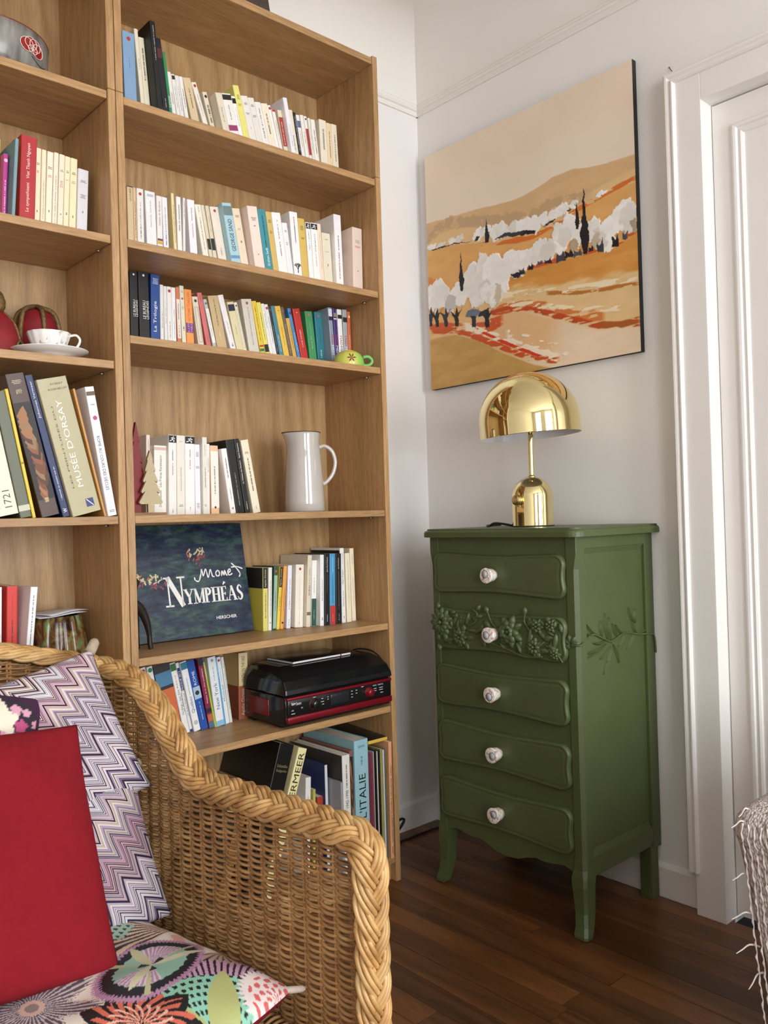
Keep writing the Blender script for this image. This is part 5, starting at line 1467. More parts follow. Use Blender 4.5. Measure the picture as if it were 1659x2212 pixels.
# blossoms as generic dabs of colour
db = MB()
dm = [plain('dab_' + h, hexl(h), 0.3) for h in ('C9B98C', 'A8484A', '8A3A48', 'D8CDA8', 'B86A4A', '7A3442')]
ar = random.Random(9)
for cx, cz, R0 in ((-0.150, 0.215, 0.034), (-0.275, 0.150, 0.030), (-0.318, 0.158, 0.022)):
    for k in range(30):
        a, rr_ = ar.uniform(0, 6.28), R0 * ar.random() ** 0.6
        x, z = cx + rr_ * math.cos(a), cz + 0.75 * rr_ * math.sin(a)
        w, l_, th = ar.uniform(0.0015, 0.004), ar.uniform(0.005, 0.013), ar.uniform(0.3, 2.4)
        c_, s_ = math.cos(th), math.sin(th)
        mi = ar.choice([0, 3, 4]) if z > cz else ar.choice([1, 2, 5, 1])
        db.add([(x - c_ * l_ / 2 - s_ * w * q, -0.0006 - k * 0.00001, z - s_ * l_ / 2 + c_ * w * q) for q in (-.6, .6)] + [(x + c_ * l_ / 2 - s_ * w * q, -0.0006 - k * 0.00001, z + s_ * l_ / 2 + c_ * w * q) for q in (.6, -.6)], [(0, 1, 2, 3)], mi)
o = db.obj('cover_blossoms', dm, album, fix=False); o['kind'] = 'stuff'

class Pen:
    """flat lettering drawn with strokes on the plane y = const"""
    def __init__(s, y):
        s.mb, s.y = MB(), y
    def stroke(s, pts, ws):
        p = np.array(pts, float)
        ws = np.full(len(p), ws) if np.isscalar(ws) else np.array(ws)
        tg = np.gradient(p, axis=0); tg /= np.linalg.norm(tg, axis=1)[:, None] + 1e-9
        nv = np.stack([-tg[:, 1], tg[:, 0]], 1) * ws[:, None] / 2
        a, b = p + nv, p - nv
        v = [(q[0], s.y, q[1]) for q in a] + [(q[0], s.y, q[1]) for q in b]
        n = len(p)
        s.mb.add(v, [(k, k + 1, n + k + 1, n + k) for k in range(n - 1)])
    def poly(s, pts):
        s.mb.add([(x, s.y, z) for x, z in pts], [tuple(range(len(pts)))])
pen = Pen(-0.0012)
def serif(ch, x, z, w, h):
    k, n_ = h * 0.17, h * 0.055                       # thick, thin
    S = lambda a, b: (x + a * w, z + b * h)
    def foot(a, b, L=0.2):
        pen.stroke([(x + a * w - L * h / 2, z + b * h), (x + a * w + L * h / 2, z + b * h)], n_)
    T_, B_ = 1 - 0.03, 0.03
    if ch == 'N':
        pen.stroke([S(.12, 0), S(.12, 1)], n_); pen.stroke([S(.88, 0), S(.88, 1)], n_); pen.stroke([S(.10, 1), S(.90, 0)], k)
        foot(.12, B_, .3); foot(.08, T_, .26); foot(.88, T_, .3)
    elif ch == 'Y':
        pen.stroke([S(.10, 1), S(.52, .45)], k); pen.stroke([S(.90, 1), S(.52, .45)], n_); pen.stroke([S(.52, .5), S(.52, 0)], k); foot(.12, T_, .3); foot(.88, T_, .26); foot(.52, B_, .34)
    elif ch == 'M':
        pen.stroke([S(.12, 0), S(.14, 1)], n_); pen.stroke([S(.14, 1), S(.50, .05)], k); pen.stroke([S(.50, .05), S(.86, 1)], n_); pen.stroke([S(.88, 1), S(.88, 0)], k); foot(.12, B_, .3); foot(.88, B_, .34); foot(.12, T_, .2); foot(.9, T_, .22)
    elif ch == 'P':
        pen.stroke([S(.25, 0), S(.25, 1)], k); foot(.25, B_, .36); foot(.22, T_, .25)
        pen.stroke([S(.25 + .5 * math.sin(a) if False else .28 + .52 * math.sin(a), .74 + .24 * math.cos(a)) for a in np.linspace(0, math.pi, 12)], [n_ + (k - n_) * math.sin(a) for a in np.linspace(0, math.pi, 12)])
    elif ch == 'H':
        pen.stroke([S(.2, 0), S(.2, 1)], k); pen.stroke([S(.8, 0), S(.8, 1)], k); pen.stroke([S(.2, .5), S(.8, .5)], n_)
        for a in (.2, .8):
            foot(a, B_, .36); foot(a, T_, .36)
    elif ch in 'EÉ':
        pen.stroke([S(.25, 0), S(.25, 1)], k)
        for b, L in ((B_, .85), (.5, .68), (T_, .8)):
            pen.stroke([S(.2, b), S(L, b)], n_)
        pen.stroke([S(.84, .0), S(.88, .22)], n_); pen.stroke([S(.8, 1), S(.82, .8)], n_); pen.stroke([S(.68, .4), S(.68, .6)], n_); foot(.2, B_, .2); foot(.2, T_, .2)
        if ch == 'É':
            pen.stroke([S(.45, 1.10), S(.75, 1.30)], [n_, k])
    elif ch == 'A':
        pen.stroke([S(.10, 0), S(.48, 1)], n_); pen.stroke([S(.46, 1), S(.88, 0)], k); pen.stroke([S(.25, .36), S(.72, .36)], n_); foot(.10, B_, .28); foot(.88, B_, .34)
    elif ch == 'S':
        pts = [S(.82, .80), S(.66, .96), S(.42, .97), S(.24, .80), S(.32, .62), S(.55, .50), S(.78, .36), S(.80, .17), S(.60, .03), S(.36, .04), S(.18, .22)]
        c_ = catmull(pts, 5)
        pen.stroke(c_, [n_ + (k * 1.1 - n_) * math.sin(math.pi * q / (len(c_) - 1)) ** 2 for q in range(len(c_))])
x = -0.246
serif('N', x, 0.085, 0.049, 0.078)
x += 0.0495
for ch, w in (('Y', .030), ('M', .036), ('P', .024), ('H', .030), ('É', .024), ('A', .031), ('S', .023)):
    w *= 0.87
    serif(ch, x, 0.088, w, 0.040)
    x += w + 0.0006
# hand-written signature line
sig = [[(-0.162, .158), (-0.160, .150), (-0.150, .147), (-0.142, .165), (-0.138, .178), (-0.135, .160), (-0.126, .178), (-0.121, .155), (-0.112, .176), (-0.108, .158), (-0.102, .156)], [(-0.092, .172), (-0.097, .165), (-0.094, .157), (-0.086, .160), (-0.087, .170), (-0.092, .172)], [(-0.080, .156), (-0.077, .170), (-0.072, .158), (-0.069, .171), (-0.065, .158), (-0.062, .158)], [(-0.060, .163), (-0.051, .168), (-0.054, .174), (-0.060, .165), (-0.056, .157), (-0.046, .161)], [(-0.048, .178), (-0.030, .179), (-0.012, .172)], [(-0.046, .190), (-0.034, .178), (-0.022, .160), (-0.026, .150)]]
for q in sig:
    c_ = catmull(q, 6)
    pen.stroke(c_, [0.0022 + 0.0018 * abs(math.sin(k * 0.5)) for k in range(len(c_))])
put_text(pen.mb, 'HERSCHER', (-0.080, -0.0012, 0.045), (1, 0, 0), (0, 0, 1), 0.062, 0.0085, 0, 0.012)
o = pen.mb.obj('cover_lettering', plain('white_ink', lin(238, 236, 230), 0.4), album, fix=False); o['kind'] = 'stuff'
tag(album, 'square dark blue-green album standing face-out with white title lettering', 'book')

# ---- dark carved animal figurine half behind the upright
DARKW = plain('dark_carved_wood', (0.018, 0.013, 0.010), 0.32)
fig = empty('animal_figurine', (-0.736, 0.118, ZR[4] + 0.0003))
MB().tube(catmull([(-0.012, 0, 0.105), (0.002, 0, 0.110), (0.020, 0, 0.095), (0.032, 0, 0.068), (0.038, 0, 0.040), (0.040, 0, 0.012), (0.042, 0, 0.001)], 8), [0.017 - 0.011 * min(1, k / 34) for k in range(49)], 10).obj('foreleg', DARKW, fig)
MB().tube(catmull([(0.006, 0.03, 0.105), (0.016, 0.03, 0.080), (0.020, 0.03, 0.045), (0.022, 0.03, 0.001)], 8), [0.014 - 0.008 * min(1, k / 18) for k in range(25)], 10).obj('foreleg', DARKW, fig)
MB().tube(catmull([(0.000, 0.012, 0.105), (-0.012, 0.012, 0.112), (-0.021, 0.012, 0.100), (-0.0235, 0.012, 0.080)], 8), [0.018 - 0.0142 * k / 24 for k in range(25)], 10).obj('body', DARKW, fig)
MB().tube(catmull([(-0.004, 0.012, 0.110), (0.002, 0.012, 0.135), (0.012, 0.014, 0.158), (0.020, 0.016, 0.166)], 6), [0.013 - 0.006 * k / 18 for k in range(19)], 10).obj('neck', DARKW, fig)
tag(fig, 'dark carved animal figurine standing before the album', 'figurine')

# ---- upturned yellow-green cup
cupm = empty('mug', (-0.094, 0.055, ZR[2] + 0.0003), math.radians(-30))
t = NT('yellow_green_glaze')
co = t.coord((1, 1, 1))
gr = t.n('ShaderNodeSeparateXYZ'); t.l(co, 0, gr, 0)
mr = t.n('ShaderNodeMapRange'); mr.inputs[1].default_value = -0.03; mr.inputs[2].default_value = 0.045
t.l(gr, 'X', mr, 0)
rp = t.ramp([(0.0, lin(196, 204, 92)), (0.45, lin(214, 200, 96)), (0.75, lin(150, 200, 92)), (1.0, lin(122, 190, 96))])
t.l(mr, 0, rp, 0); t.l(rp, 0, t.b, 'Base Color')
t.b.inputs['Roughness'].default_value = 0.18
MB().lathe([(0.0425, 0.0), (0.0438, 0.003), (0.0445, 0.012), (0.0425, 0.024), (0.036, 0.036), (0.026, 0.0435), (0.016, 0.046), (0.0155, 0.048), (0.0, 0.048)], 40).obj('bowl', t.m, cupm)
MB().tube(catmull([(0.040, 0, 0.008), (0.054, 0, 0.0065), (0.066, 0, 0.013), (0.067, 0, 0.024), (0.056, 0, 0.032), (0.042, 0, 0.030)], 8), 0.0048, 10).obj('handle', plain('green_glaze', lin(120, 184, 96), 0.2), cupm)
fm = MB()
for k in range(6):
    a = k * math.pi / 3
    for q in range(4):
        f0, f1 = 0.002 + q * 0.0035, 0.002 + (q + 1) * 0.0035
        for s_ in (f0, f1):
            pass
    pts = []
    for f, w in ((0.001, 0.0006), (0.008, 0.0022), (0.014, 0.0004)):
        for sg in (-1, 1):
            px_, pz_ = f * math.cos(a) - sg * w * math.sin(a), 0.022 + f * math.sin(a) + sg * w * math.cos(a)
            pts.append((px_, pz_))
    def onb(px_, pz_):
        r = np.interp(pz_, [0, .003, .012, .024, .036, .0435], [.0425, .0438, .0445, .0425, .036, .026]) + 0.0006
        th = math.radians(-88) + px_ / 0.043
        return (r * math.cos(th), r * math.sin(th), pz_)
    P3 = [onb(*q) for q in pts]
    fm.add(P3, [(0, 1, 3, 2), (2, 3, 5, 4)])
o = fm.obj('painted_flower', plain('brown_glaze', lin(110, 52, 36), 0.3), cupm, fix=False); o['kind'] = 'stuff'
tag(cupm, 'upturned yellow-green mug with a brown star flower', 'mug')

# ---- turntable with dust cover
TT = empty('record_player', (-0.392, -0.010, ZR[5] + 0.0102), 0.0)
TB = plain('gloss_black_plastic', (0.010, 0.009, 0.010), 0.16)
TR = plain('metallic_red_plastic', lin(122, 18, 30), 0.25, 0.2)
TW = plain('white_print', lin(214, 212, 210), 0.5)
TD, TWd = 0.193, 0.366
MB().rbox(0.0, TWd, 0.004, TD, -0.002, 0.076, 0.006).obj('body', TB, TT)
for a, b in ((0.02, 0.05), (TWd - 0.02, 0.05), (0.02, TD - 0.02), (TWd - 0.02, TD - 0.02)):
    MB().lathe([(0.0, 0.0), (0.009, 0.0), (0.009, 0.008), (0.0, 0.008)], 12, a, b).xf(Matrix.Translation((0, 0, -0.0100))).obj('foot', BLACKP, TT)
fr = MB().rbox(0.004, TWd - 0.004, -0.004, 0.006, 0.024, 0.068, 0.003)
fr.obj('control_panel', TB, TT)
MB().rbox(0.002, TWd - 0.002, -0.006, 0.008, 0.007, 0.024, 0.003).obj('red_trim', TR, TT)
MB().rbox(0.002, TWd - 0.002, -0.005, 0.008, 0.066, 0.073, 0.002).obj('red_trim', TR, TT)
kb = []
for cx, r in ((0.088, 0.0125), (0.278, 0.0115)):
    MB().lathe([(0.0, 0.0), (r + 0.002, 0.0), (r + 0.002, 0.003), (r, 0.004), (r * 0.92, 0.013), (r * 0.8, 0.0145), (0.0, 0.0145)], 24).xf(Matrix.Translation((cx, -0.004, 0.046)) @ Matrix.Rotation(math.radians(90), 4, 'X')).obj('knob', TR if cx > 0.2 else TB, TT)
    MB().lathe([(r + 0.001, 0.0), (r + 0.003, 0.0), (r + 0.003, 0.0015), (r + 0.001, 0.0015)], 24, cap=False).xf(Matrix.Translation((cx, -0.004, 0.046)) @ Matrix.Rotation(math.radians(90), 4, 'X')).obj('knob_ring', TR, TT)
MB().rbox(0.143, 0.207, -0.0055, 0.002, 0.033, 0.062, 0.002).obj('display', plain('display_glass', (0.02, 0.021, 0.024), 0.05), TT)
pr = MB()
put_text(pr, 'big', (0.022, -0.0044, 0.056), (1, 0, 0), (0, 0, 1), 0.013, 0.009, 0, 0.03)
put_text(pr, 'ben', (0.038, -0.0044, 0.0562), (1, 0, 0), (0, 0, 1), 0.015, 0.0085, 0, 0.0)
put_text(pr, 'DIGITAL', (0.322, -0.0044, 0.0615), (1, 0, 0), (0, 0, 1), 0.020, 0.0035, 0, 0.01)
put_text(pr, 'MUSIC', (0.300, -0.0044, 0.0615), (1, 0, 0), (0, 0, 1), 0.013, 0.0035, 0, 0.01)
put_text(pr, 'SD', (0.048, -0.0044, 0.043), (1, 0, 0), (0, 0, 1), 0.006, 0.003, 0, 0.01)
put_text(pr, 'USB', (0.018, -0.0044, 0.040), (1, 0, 0), (0, 0, 1), 0.007, 0.003, 0, 0.01)
for x0, z0, w in ((0.014, 0.031, 0.012), (0.085, 0.0625, 0.008), (0.112, 0.055, 0.006), (0.110, 0.047, 0.010), (0.114, 0.040, 0.006), (0.132, 0.056, 0.004), (0.132, 0.050, 0.004), (0.214, 0.058, 0.006), (0.214, 0.050, 0.006), (0.214, 0.042, 0.006), (0.230, 0.058, 0.006), (0.230, 0.050, 0.006), (0.250, 0.064, 0.009), (0.296, 0.052, 0.010), (0.296, 0.046, 0.010), (0.316, 0.052, 0.014), (0.316, 0.046, 0.014), (0.320, 0.038, 0.010)):
    pr.add([(x0, -0.0044, z0), (x0 + w, -0.0044, z0), (x0 + w, -0.0044, z0 + 0.0015), (x0, -0.0044, z0 + 0.0015)], [(0, 1, 2, 3)])
o = pr.obj('panel_print', TW, TT, fix=False); o['kind'] = 'stuff'
MB().rbox(-0.004, 0.004, 0.075, 0.165, 0.016, 0.062, 0.0035).obj('side_speaker', plain('red_satin', lin(112, 14, 22), 0.35), TT)['label'] = 'red side speaker'
# dust cover: tapered lid
lid = MB()
b0 = [(-0.002, -0.004), (TWd + 0.002, -0.004), (TWd + 0.002, TD + 0.002), (-0.002, TD + 0.002)]
lv = [(0.0775, 0.0, 0.0, 0.0), (0.092, 0.001, 0.001, 0.002), (0.112, 0.004, 0.004, 0.016), (0.130, 0.012, 0.012, 0.040), (0.140, 0.024, 0.024, 0.062), (0.1425, 0.034, 0.034, 0.075)]
rg = [[(x + (a if x < 0.1 else -b), y + (c if y < 0.1 else -a * 0.4), z) for x, y in b0] for z, a, b, c in lv]
for a, b in zip(rg, rg[1:]):
    lid.add(a + b, [(k, (k + 1) % 4, 4 + (k + 1) % 4, 4 + k) for k in range(4)])
lid.add(rg[-1], [(0, 1, 2, 3)]).add(rg[0], [(3, 2, 1, 0)])
bevel(lid.obj('dust_cover', plain('smoked_lid', (0.008, 0.008, 0.009), 0.12), TT), 0.004, 2)
tag(TT, 'black and red record player with a closed dust cover', 'record player')
TTM = Matrix.Translation((-0.392, -0.010, ZR[5] + 0.0102))
# dvd / book lying on the lid
q = empty('magazine', tuple(TTM @ Vector((0.075, 0.068, 0.1427))), math.radians(1))
MB().rbox(0.0, 0.205, 0.0, 0.122, 0.006, 0.0075, 0.0006).rbox(0.0, 0.205, 0.0, 0.122, 0.0, 0.0012, 0.0005).obj('cover', plain('black_gloss_card', (0.014, 0.012, 0.012), 0.15), q)
MB().box(0.001, 0.204, 0.001, 0.120, 0.0012, 0.006).obj('page_block', plain('white_page_edge', lin(220, 218, 216), 0.6), q)
MB().box(0.166, 0.169, -0.0006, 0.0004, 0.0005, 0.0070).obj('spine_mark', plain('crimson_ink', lin(150, 30, 40), 0.4), q)
tag(q, 'thin black book lying on the record player lid', 'book')
MB_cable = catmull([tuple(TTM @ Vector((TWd - 0.03, TD - 0.01, 0.02))), tuple(TTM @ Vector((TWd - 0.020, TD - 0.01, 0.10))), (-0.05, 0.12, 0.655), (-0.034, 0.06, 0.655), (-0.0265, 0.02, 0.625), (-0.027, 0.03, 0.60), (-0.030, 0.09, 0.585)], 10)
cb = MB().tube(MB_cable, 0.0022, 6).obj('power_cord', plain('black_cable', (0.008, 0.008, 0.008), 0.5))
cb.parent = TT
cb.matrix_parent_inverse = TTM.inverted()

# ---- bottom shelf: records, boxed set, art books
zb = ZR[6]
LPS = [(-0.1010, 0.0040, '8E2F42', 'dusky red record sleeve'), (-0.0935, 0.0036, 'A9A39A', 'grey record sleeve'), (-0.0865, 0.0036, '181616', 'black record sleeve next to the grey one'), (-0.0800, 0.0036, 'D8D2C6', 'off-white record sleeve'), (-0.0735, 0.0040, '1B1A1A', 'black record sleeve next to the mustard one'), (-0.0665, 0.0052, 'A89A3C', 'mustard record sleeve'), (-0.0580, 0.0042, 'DAD8D2', 'white record sleeve next to the mustard one'), (-0.0505, 0.0040, '5A6A5E', 'grey-green record sleeve')]
for k, (x, tt, hx_, lb) in enumerate(LPS):
    hh = 0.312 + 0.002 * (k % 3)
    make_book(x, tt, hh, 0, -0.002 + 0.002 * (k % 2), 0.262, hx_, '', '', 'record_sleeve', zb, lb + ' on the bottom shelf', 'record sleeves on the bottom shelf', 'record')
make_book(-0.0395, 0.0118, 0.330, -0.4, -0.004, 0.262, 'E2A678', '', 'T:CHOPIN WERKE F. KLAVIER & ORCHESTER . ARRAU:3A2C26:.14:.80:.42;V:3A2C26:.04:.10:.4', 'boxed_set', zb, 'peach-orange boxed record set at the right end of the bottom shelf', 'record sleeves on the bottom shelf', 'record')
SEV = [(-0.151, 0.050, 0.352, 0, 0.012, 0.235, '9CC6CE', "thick pale blue cookbook with bold black capitals", "T:L'ITALIE:16181A:.38:.73:.5;M:2A3A40:.95:2;V:4A6A74:.80:.87:.25", 'art_book'),
       (-0.166, 0.0125, 0.328, 0, 0.016, 0.22, '8A5A52', 'art book with a blotchy red and brown spine', 'N:6A4A42:.2:.95;B:B83038:.0:.42', 'art_book'),
       (-0.196, 0.0260, 0.322, 0, 0.010, 0.24, 'E6E2DA', 'large photo book with a white spine', 'V:4A4640:.72:.92:.3;T:1942-1990:3A3632:.55:.70:.35;S:2A2724:3E3A36:.6', 'art_book'),
       (-0.2065, 0.008, 0.252, 0, 0.006, 0.24, '9A9AA0', 'thin grey art book', '', 'art_book'),
       (-0.2200, 0.010, 0.292, 0, 0.060, 0.20, '2E3A66', 'navy book with pale page edges', 'B:D8D8DC:.0:1', 'art_book'),
       (-0.2460, 0.0200, 0.205, -2, 0.070, 0.12, 'A8402C', 'brick red book', 'V:6A2018:.2:.8:.3', 'paperback'),
       (-0.2560, 0.0080, 0.228, -2, 0.075, 0.13, 'B8B45A', 'olive-green thin book', 'S:8A6A34:A89A4A:.86', 'paperback'),
       (-0.2790, 0.0180, 0.262, -3, 0.085, 0.12, 'E8E4DE', 'white paperback beside the tall yellow-cream spine', 'V:8A857E:.4:.8:.3', 'paperback'),
       (-0.3020, 0.0190, 0.190, -3, 0.065, 0.11, 'E4E0D8', 'shorter white paperback', 'V:8A857E:.3:.8:.3', 'paperback'),
       (-0.4640, 0.0280, 0.385, -19.5, 0.018, 0.235, 'E9DDA4', 'tall cream-yellow art book leaning right', 'T:VERMEER:2A2618:.61:.97:.62', 'art_book'),
       (-0.5180, 0.0470, 0.400, -18.0, 0.020, 0.242, '121111', 'very large black photo book leaning right', 'L3:Sebastião:Salgado:D8C48A:.84', 'art_book'),
       (-0.5540, 0.0280, 0.300, -19.0, 0.090, 0.17, '9A6A34', 'brown cloth book leaning right', '', 'art_book'),
       (-0.6000, 0.0380, 0.262, -19.0, 0.085, 0.17, '1E2A22', 'dark green book leaning right', 'B:B8A86A:.9:.93', 'art_book')]
for q in SEV:
    o = make_book(*q, zb, q[7] + ', on the bottom shelf', 'bottom shelf books')
    if 'L3' in q[8]:
        g = MB()
        for s_, dz_ in (('Sebastião', 0.0), ('Salgado', -0.013)):
            put_text(g, s_, (0.0235, -0.0006, q[2] * 0.86 + dz_), (1, 0, 0), (0, 0, 1), 0.034, 0.008, 0, 0.01)
        w_ = g.obj('gilt_lettering', plain('gilt', (0.62, 0.5, 0.24), 0.35, 0.8), o, fix=False); w_['kind'] = 'stuff'
fo = MB().rbox(-0.074, 0.0, 0.0, 0.225, 0.0, 0.010, 0.001).obj('folder', plain('black_card', (0.012, 0.012, 0.013), 0.3))
fo.location = (-0.024, 0.018, zb + 0.3312)
fo.rotation_euler = (math.radians(3.0), 0, 0)
MB().rbox(-0.073, -0.001, -0.003, 0.001, 0.0005, 0.0095, 0.0006).obj('yellow_flap', plain('yellow_card', lin(226, 186, 72), 0.5), fo)
tag(fo, 'black folder with a yellow front edge lying on the records', 'folder')

# ------------------------------------------------------------------ left bookcase things
# grey bowl with a red flower
zt = ZL[0] + 0.0003
bowl = empty('bowl', (-1.030, 0.137, zt))
bowl.scale = (1.0, 1.0, 0.80)
t = NT('grey_brushed_glaze')
co = t.coord((6, 6, 1))
nz = t.n('ShaderNodeTexNoise', i_Scale=9.0, i_Detail=4.0); t.l(co, 0, nz, 'Vector')
rp = t.ramp([(0.3, lin(96, 92, 88)), (0.55, lin(132, 128, 122)), (0.75, lin(158, 154, 148))]); t.l(nz, 'Fac', rp, 0); t.l(rp, 0, t.b, 'Base Color')
t.b.inputs['Roughness'].default_value = 0.25
BR = 0.125
MB().lathe([(0.0, 0.0), (0.100, 0.0), (0.108, 0.004), (0.117, 0.025), (0.122, 0.055), (0.1245, 0.085), (0.1255, 0.110), (0.122, 0.112), (0.118, 0.085), (0.112, 0.04), (0.095, 0.012), (0.0, 0.008)], 64, cap=False).obj('bowl_body', t.m, bowl)
MB().tube([(0.1240 * math.cos(a), 0.1240 * math.sin(a), 0.1115) for a in np.linspace(0, 2 * math.pi, 60)[:-1]], 0.0022, 6, closed=True).obj('rim', plain('red_glaze', lin(122, 28, 26), 0.25), bowl)
def on_bowl(u, z, lift=0.0008):
    r = np.interp(z, [0, .004, .025, .055, .085, .11], [.100, .108, .117, .122, .1245, .1255]) + lift
    th = math.radians(-62) + u / 0.122
    return (r * math.cos(th), r * math.sin(th), z)
RED_F, WHITE_F = plain('red_petal_glaze', lin(150, 26, 26), 0.22), plain('white_slip', lin(226, 216, 206), 0.3)
for k, (cu, cz, a, L, W_) in enumerate([(0, .058, 2.6, .034, .017), (0, .060, 1.9, .030, .016), (0, .060, 1.1, .030, .016), (0, .056, .45, .034, .017), (0.0, .050, 1.55, .020, .013)]):
    ol = [(cu + (L * (.5 + .5 * math.cos(t_))) * math.cos(a) - W_ * math.sin(t_) * math.sin(a), cz + (L * (.5 + .5 * math.cos(t_))) * math.sin(a) + W_ * math.sin(t_) * math.cos(a)) for t_ in np.linspace(0, 2 * math.pi, 15)[:-1]]
    p = MB().add([on_bowl(u, z, 0.0008 + k * 0.0002) for u, z in ol], [tuple(range(14))]).obj('petal', RED_F, bowl, fix=False)
    MB().tube([on_bowl(u, z, 0.0014 + k * 0.0002) for u, z in ol], 0.0009, 5, closed=True).obj('petal_outline', WHITE_F, p)
MB().tube([on_bowl(u, z, 0.0012) for u, z in catmull([(0.0, .045), (.02, .036), (.04, .036), (.052, .044)], 6)], 0.0008, 5).obj('stem', plain('dark_slip', lin(60, 56, 56), 0.3), bowl)
tag(bowl, 'grey glazed bowl with a red flower on the upper left shelf', 'bowl')

# cup on saucer
zt = ZL[2] + 0.0003
PORC = plain('white_porcelain', lin(236, 233, 228), 0.12, coat=0.5)
sau = MB().lathe([(0.0, 0.0), (0.040, 0.0), (0.042, 0.003), (0.060, 0.008), (0.081, 0.016), (0.082, 0.0175), (0.078, 0.0175), (0.058, 0.0105), (0.035, 0.006), (0.0, 0.006)], 48, cap=False).obj('saucer', PORC)
sau.location = (-0.941, 0.062, zt)
tag(sau, 'white porcelain saucer under the fluted cup', 'saucer')
tc = empty('teacup', (-0.941, 0.062, zt + 0.0063))
mb = MB(); sg = 72
pf = [(0.0, 0.0), (0.020, 0.0), (0.022, 0.002), (0.028, 0.008), (0.036, 0.022), (0.042, 0.038), (0.0455, 0.050), (0.0440, 0.0505), (0.040, 0.038), (0.034, 0.022), (0.024, 0.008), (0.0, 0.005)]
vv_ = []
for k in range(sg):
    a = 2 * math.pi * k / sg
    for r, z in pf:
        g_ = 1 + 0.016 * math.cos(a * 14) * min(1, z / 0.02)
        vv_.append((r * g_ * math.cos(a), r * g_ * math.sin(a), z))
n = len(pf)
mb.add(vv_, [(k * n + j, ((k + 1) % sg) * n + j, ((k + 1) % sg) * n + j + 1, k * n + j + 1) for k in range(sg) for j in range(n - 1)], 0, True)
t = NT('porcelain_sprigs')
nz = t.n('ShaderNodeTexNoise', i_Scale=70.0, i_Detail=3.0); t.l(t.coord(), 0, nz, 'Vector')
rp = t.ramp([(0.0, lin(236, 233, 228)), (0.60, lin(236, 233, 228)), (0.635, lin(150, 150, 140)), (0.66, lin(236, 232, 228)), (0.70, lin(190, 110, 110)), (0.74, lin(236, 233, 228))]); t.l(nz, 'Fac', rp, 0); t.l(rp, 0, t.b, 'Base Color')
t.b.inputs['Roughness'].default_value = 0.12
mb.obj('cup_body', t.m, tc)
MB().tube(catmull([(0.040, 0, 0.044), (0.056, 0, 0.047), (0.064, 0, 0.036), (0.056, 0, 0.020), (0.034, 0, 0.012)], 8), 0.0028, 8).xf(Matrix.Rotation(math.radians(-28), 4, 'Z')).obj('handle', PORC, tc)
tag(tc, 'fluted white teacup with small painted sprigs', 'teacup')

# red and gold toy crown lying behind the cup
GOLD = plain('tarnished_gold_braid', lin(128, 104, 66), 0.45, 0.55, var=0.35, scale=260, bump=0.5, bscale=500)
REDV = plain('red_velvet', lin(128, 16, 26), 0.7, var=0.15, scale=40)
cr = empty('toy_crown', (-0.918, 0.198, zt))
R1 = 0.052
MB().tube([(R1 * math.cos(a), R1 * math.sin(a) * 0.95, 0.012) for a in np.linspace(0, 2 * math.pi, 48)[:-1]], 0.009, 8, closed=True).obj('crown_band', GOLD, cr)
for k in range(6):
    a = math.pi / 6 + k * math.pi / 3
    p = catmull([(R1 * math.cos(a), R1 * 0.95 * math.sin(a), 0.015), (R1 * 1.02 * math.cos(a), R1 * .97 * math.sin(a), 0.070), (R1 * .78 * math.cos(a), R1 * .74 * math.sin(a), 0.128), (R1 * .1 * math.cos(a), R1 * .1 * math.sin(a), 0.146)], 8)
    MB().tube(p, 0.0055, 8).obj('crown_arch', GOLD, cr)
MB().lathe([(0.045, 0.012), (0.049, 0.06), (0.046, 0.10), (0.034, 0.128), (0.015, 0.138), (0.0, 0.138)], 40).obj('velvet_cap', REDV, cr)
tag(cr, 'red velvet toy crown with gold braid arches behind the teacup', 'crown')
# small robed figurine at the left edge
dl = empty('figurine', (-1.035, 0.120, zt))
MB().lathe([(0.0, 0.0), (0.052, 0.0), (0.056, 0.006), (0.055, 0.040), (0.046, 0.070), (0.030, 0.092), (0.018, 0.102), (0.0, 0.104)], 32).obj('robe', REDV, dl)
MB().lathe([(0.0, 0.098), (0.016, 0.100), (0.022, 0.112), (0.023, 0.126), (0.018, 0.142), (0.008, 0.152), (0.0, 0.154)], 24).obj('head', GOLD, dl)
hh_ = [(0.0135 * math.cos(a), 0.004 + 0.026 * max(0.0, math.sin(a))) for a in np.linspace(0, math.pi, 12)]
fa = math.radians(-48)
MB().add([(0.0565 * math.cos(fa) - u * math.sin(fa), 0.0565 * math.sin(fa) + u * math.cos(fa), z + 0.004) for u, z in hh_], [tuple(range(12))]).obj('dark_opening', plain('black_hollow', (0.006, 0.005, 0.005), 0.8), dl, fix=False)
MB().tube([(0.0570 * math.cos(fa) - u * 1.12 * math.sin(fa), 0.0570 * math.sin(fa) + u * 1.12 * math.cos(fa), z * 1.1 + 0.003) for u, z in hh_], 0.0028, 6).obj('gold_trim', GOLD, dl)
MB().tube(catmull([(0.020 * math.cos(fa), 0.020 * math.sin(fa), 0.100), (0.044 * math.cos(fa), 0.044 * math.sin(fa), 0.075), (0.057 * math.cos(fa), 0.057 * math.sin(fa), 0.036)], 6), 0.003, 6).obj('gold_trim', GOLD, dl)
tag(dl, 'red robed figurine with a gold head at the left edge', 'figurine')

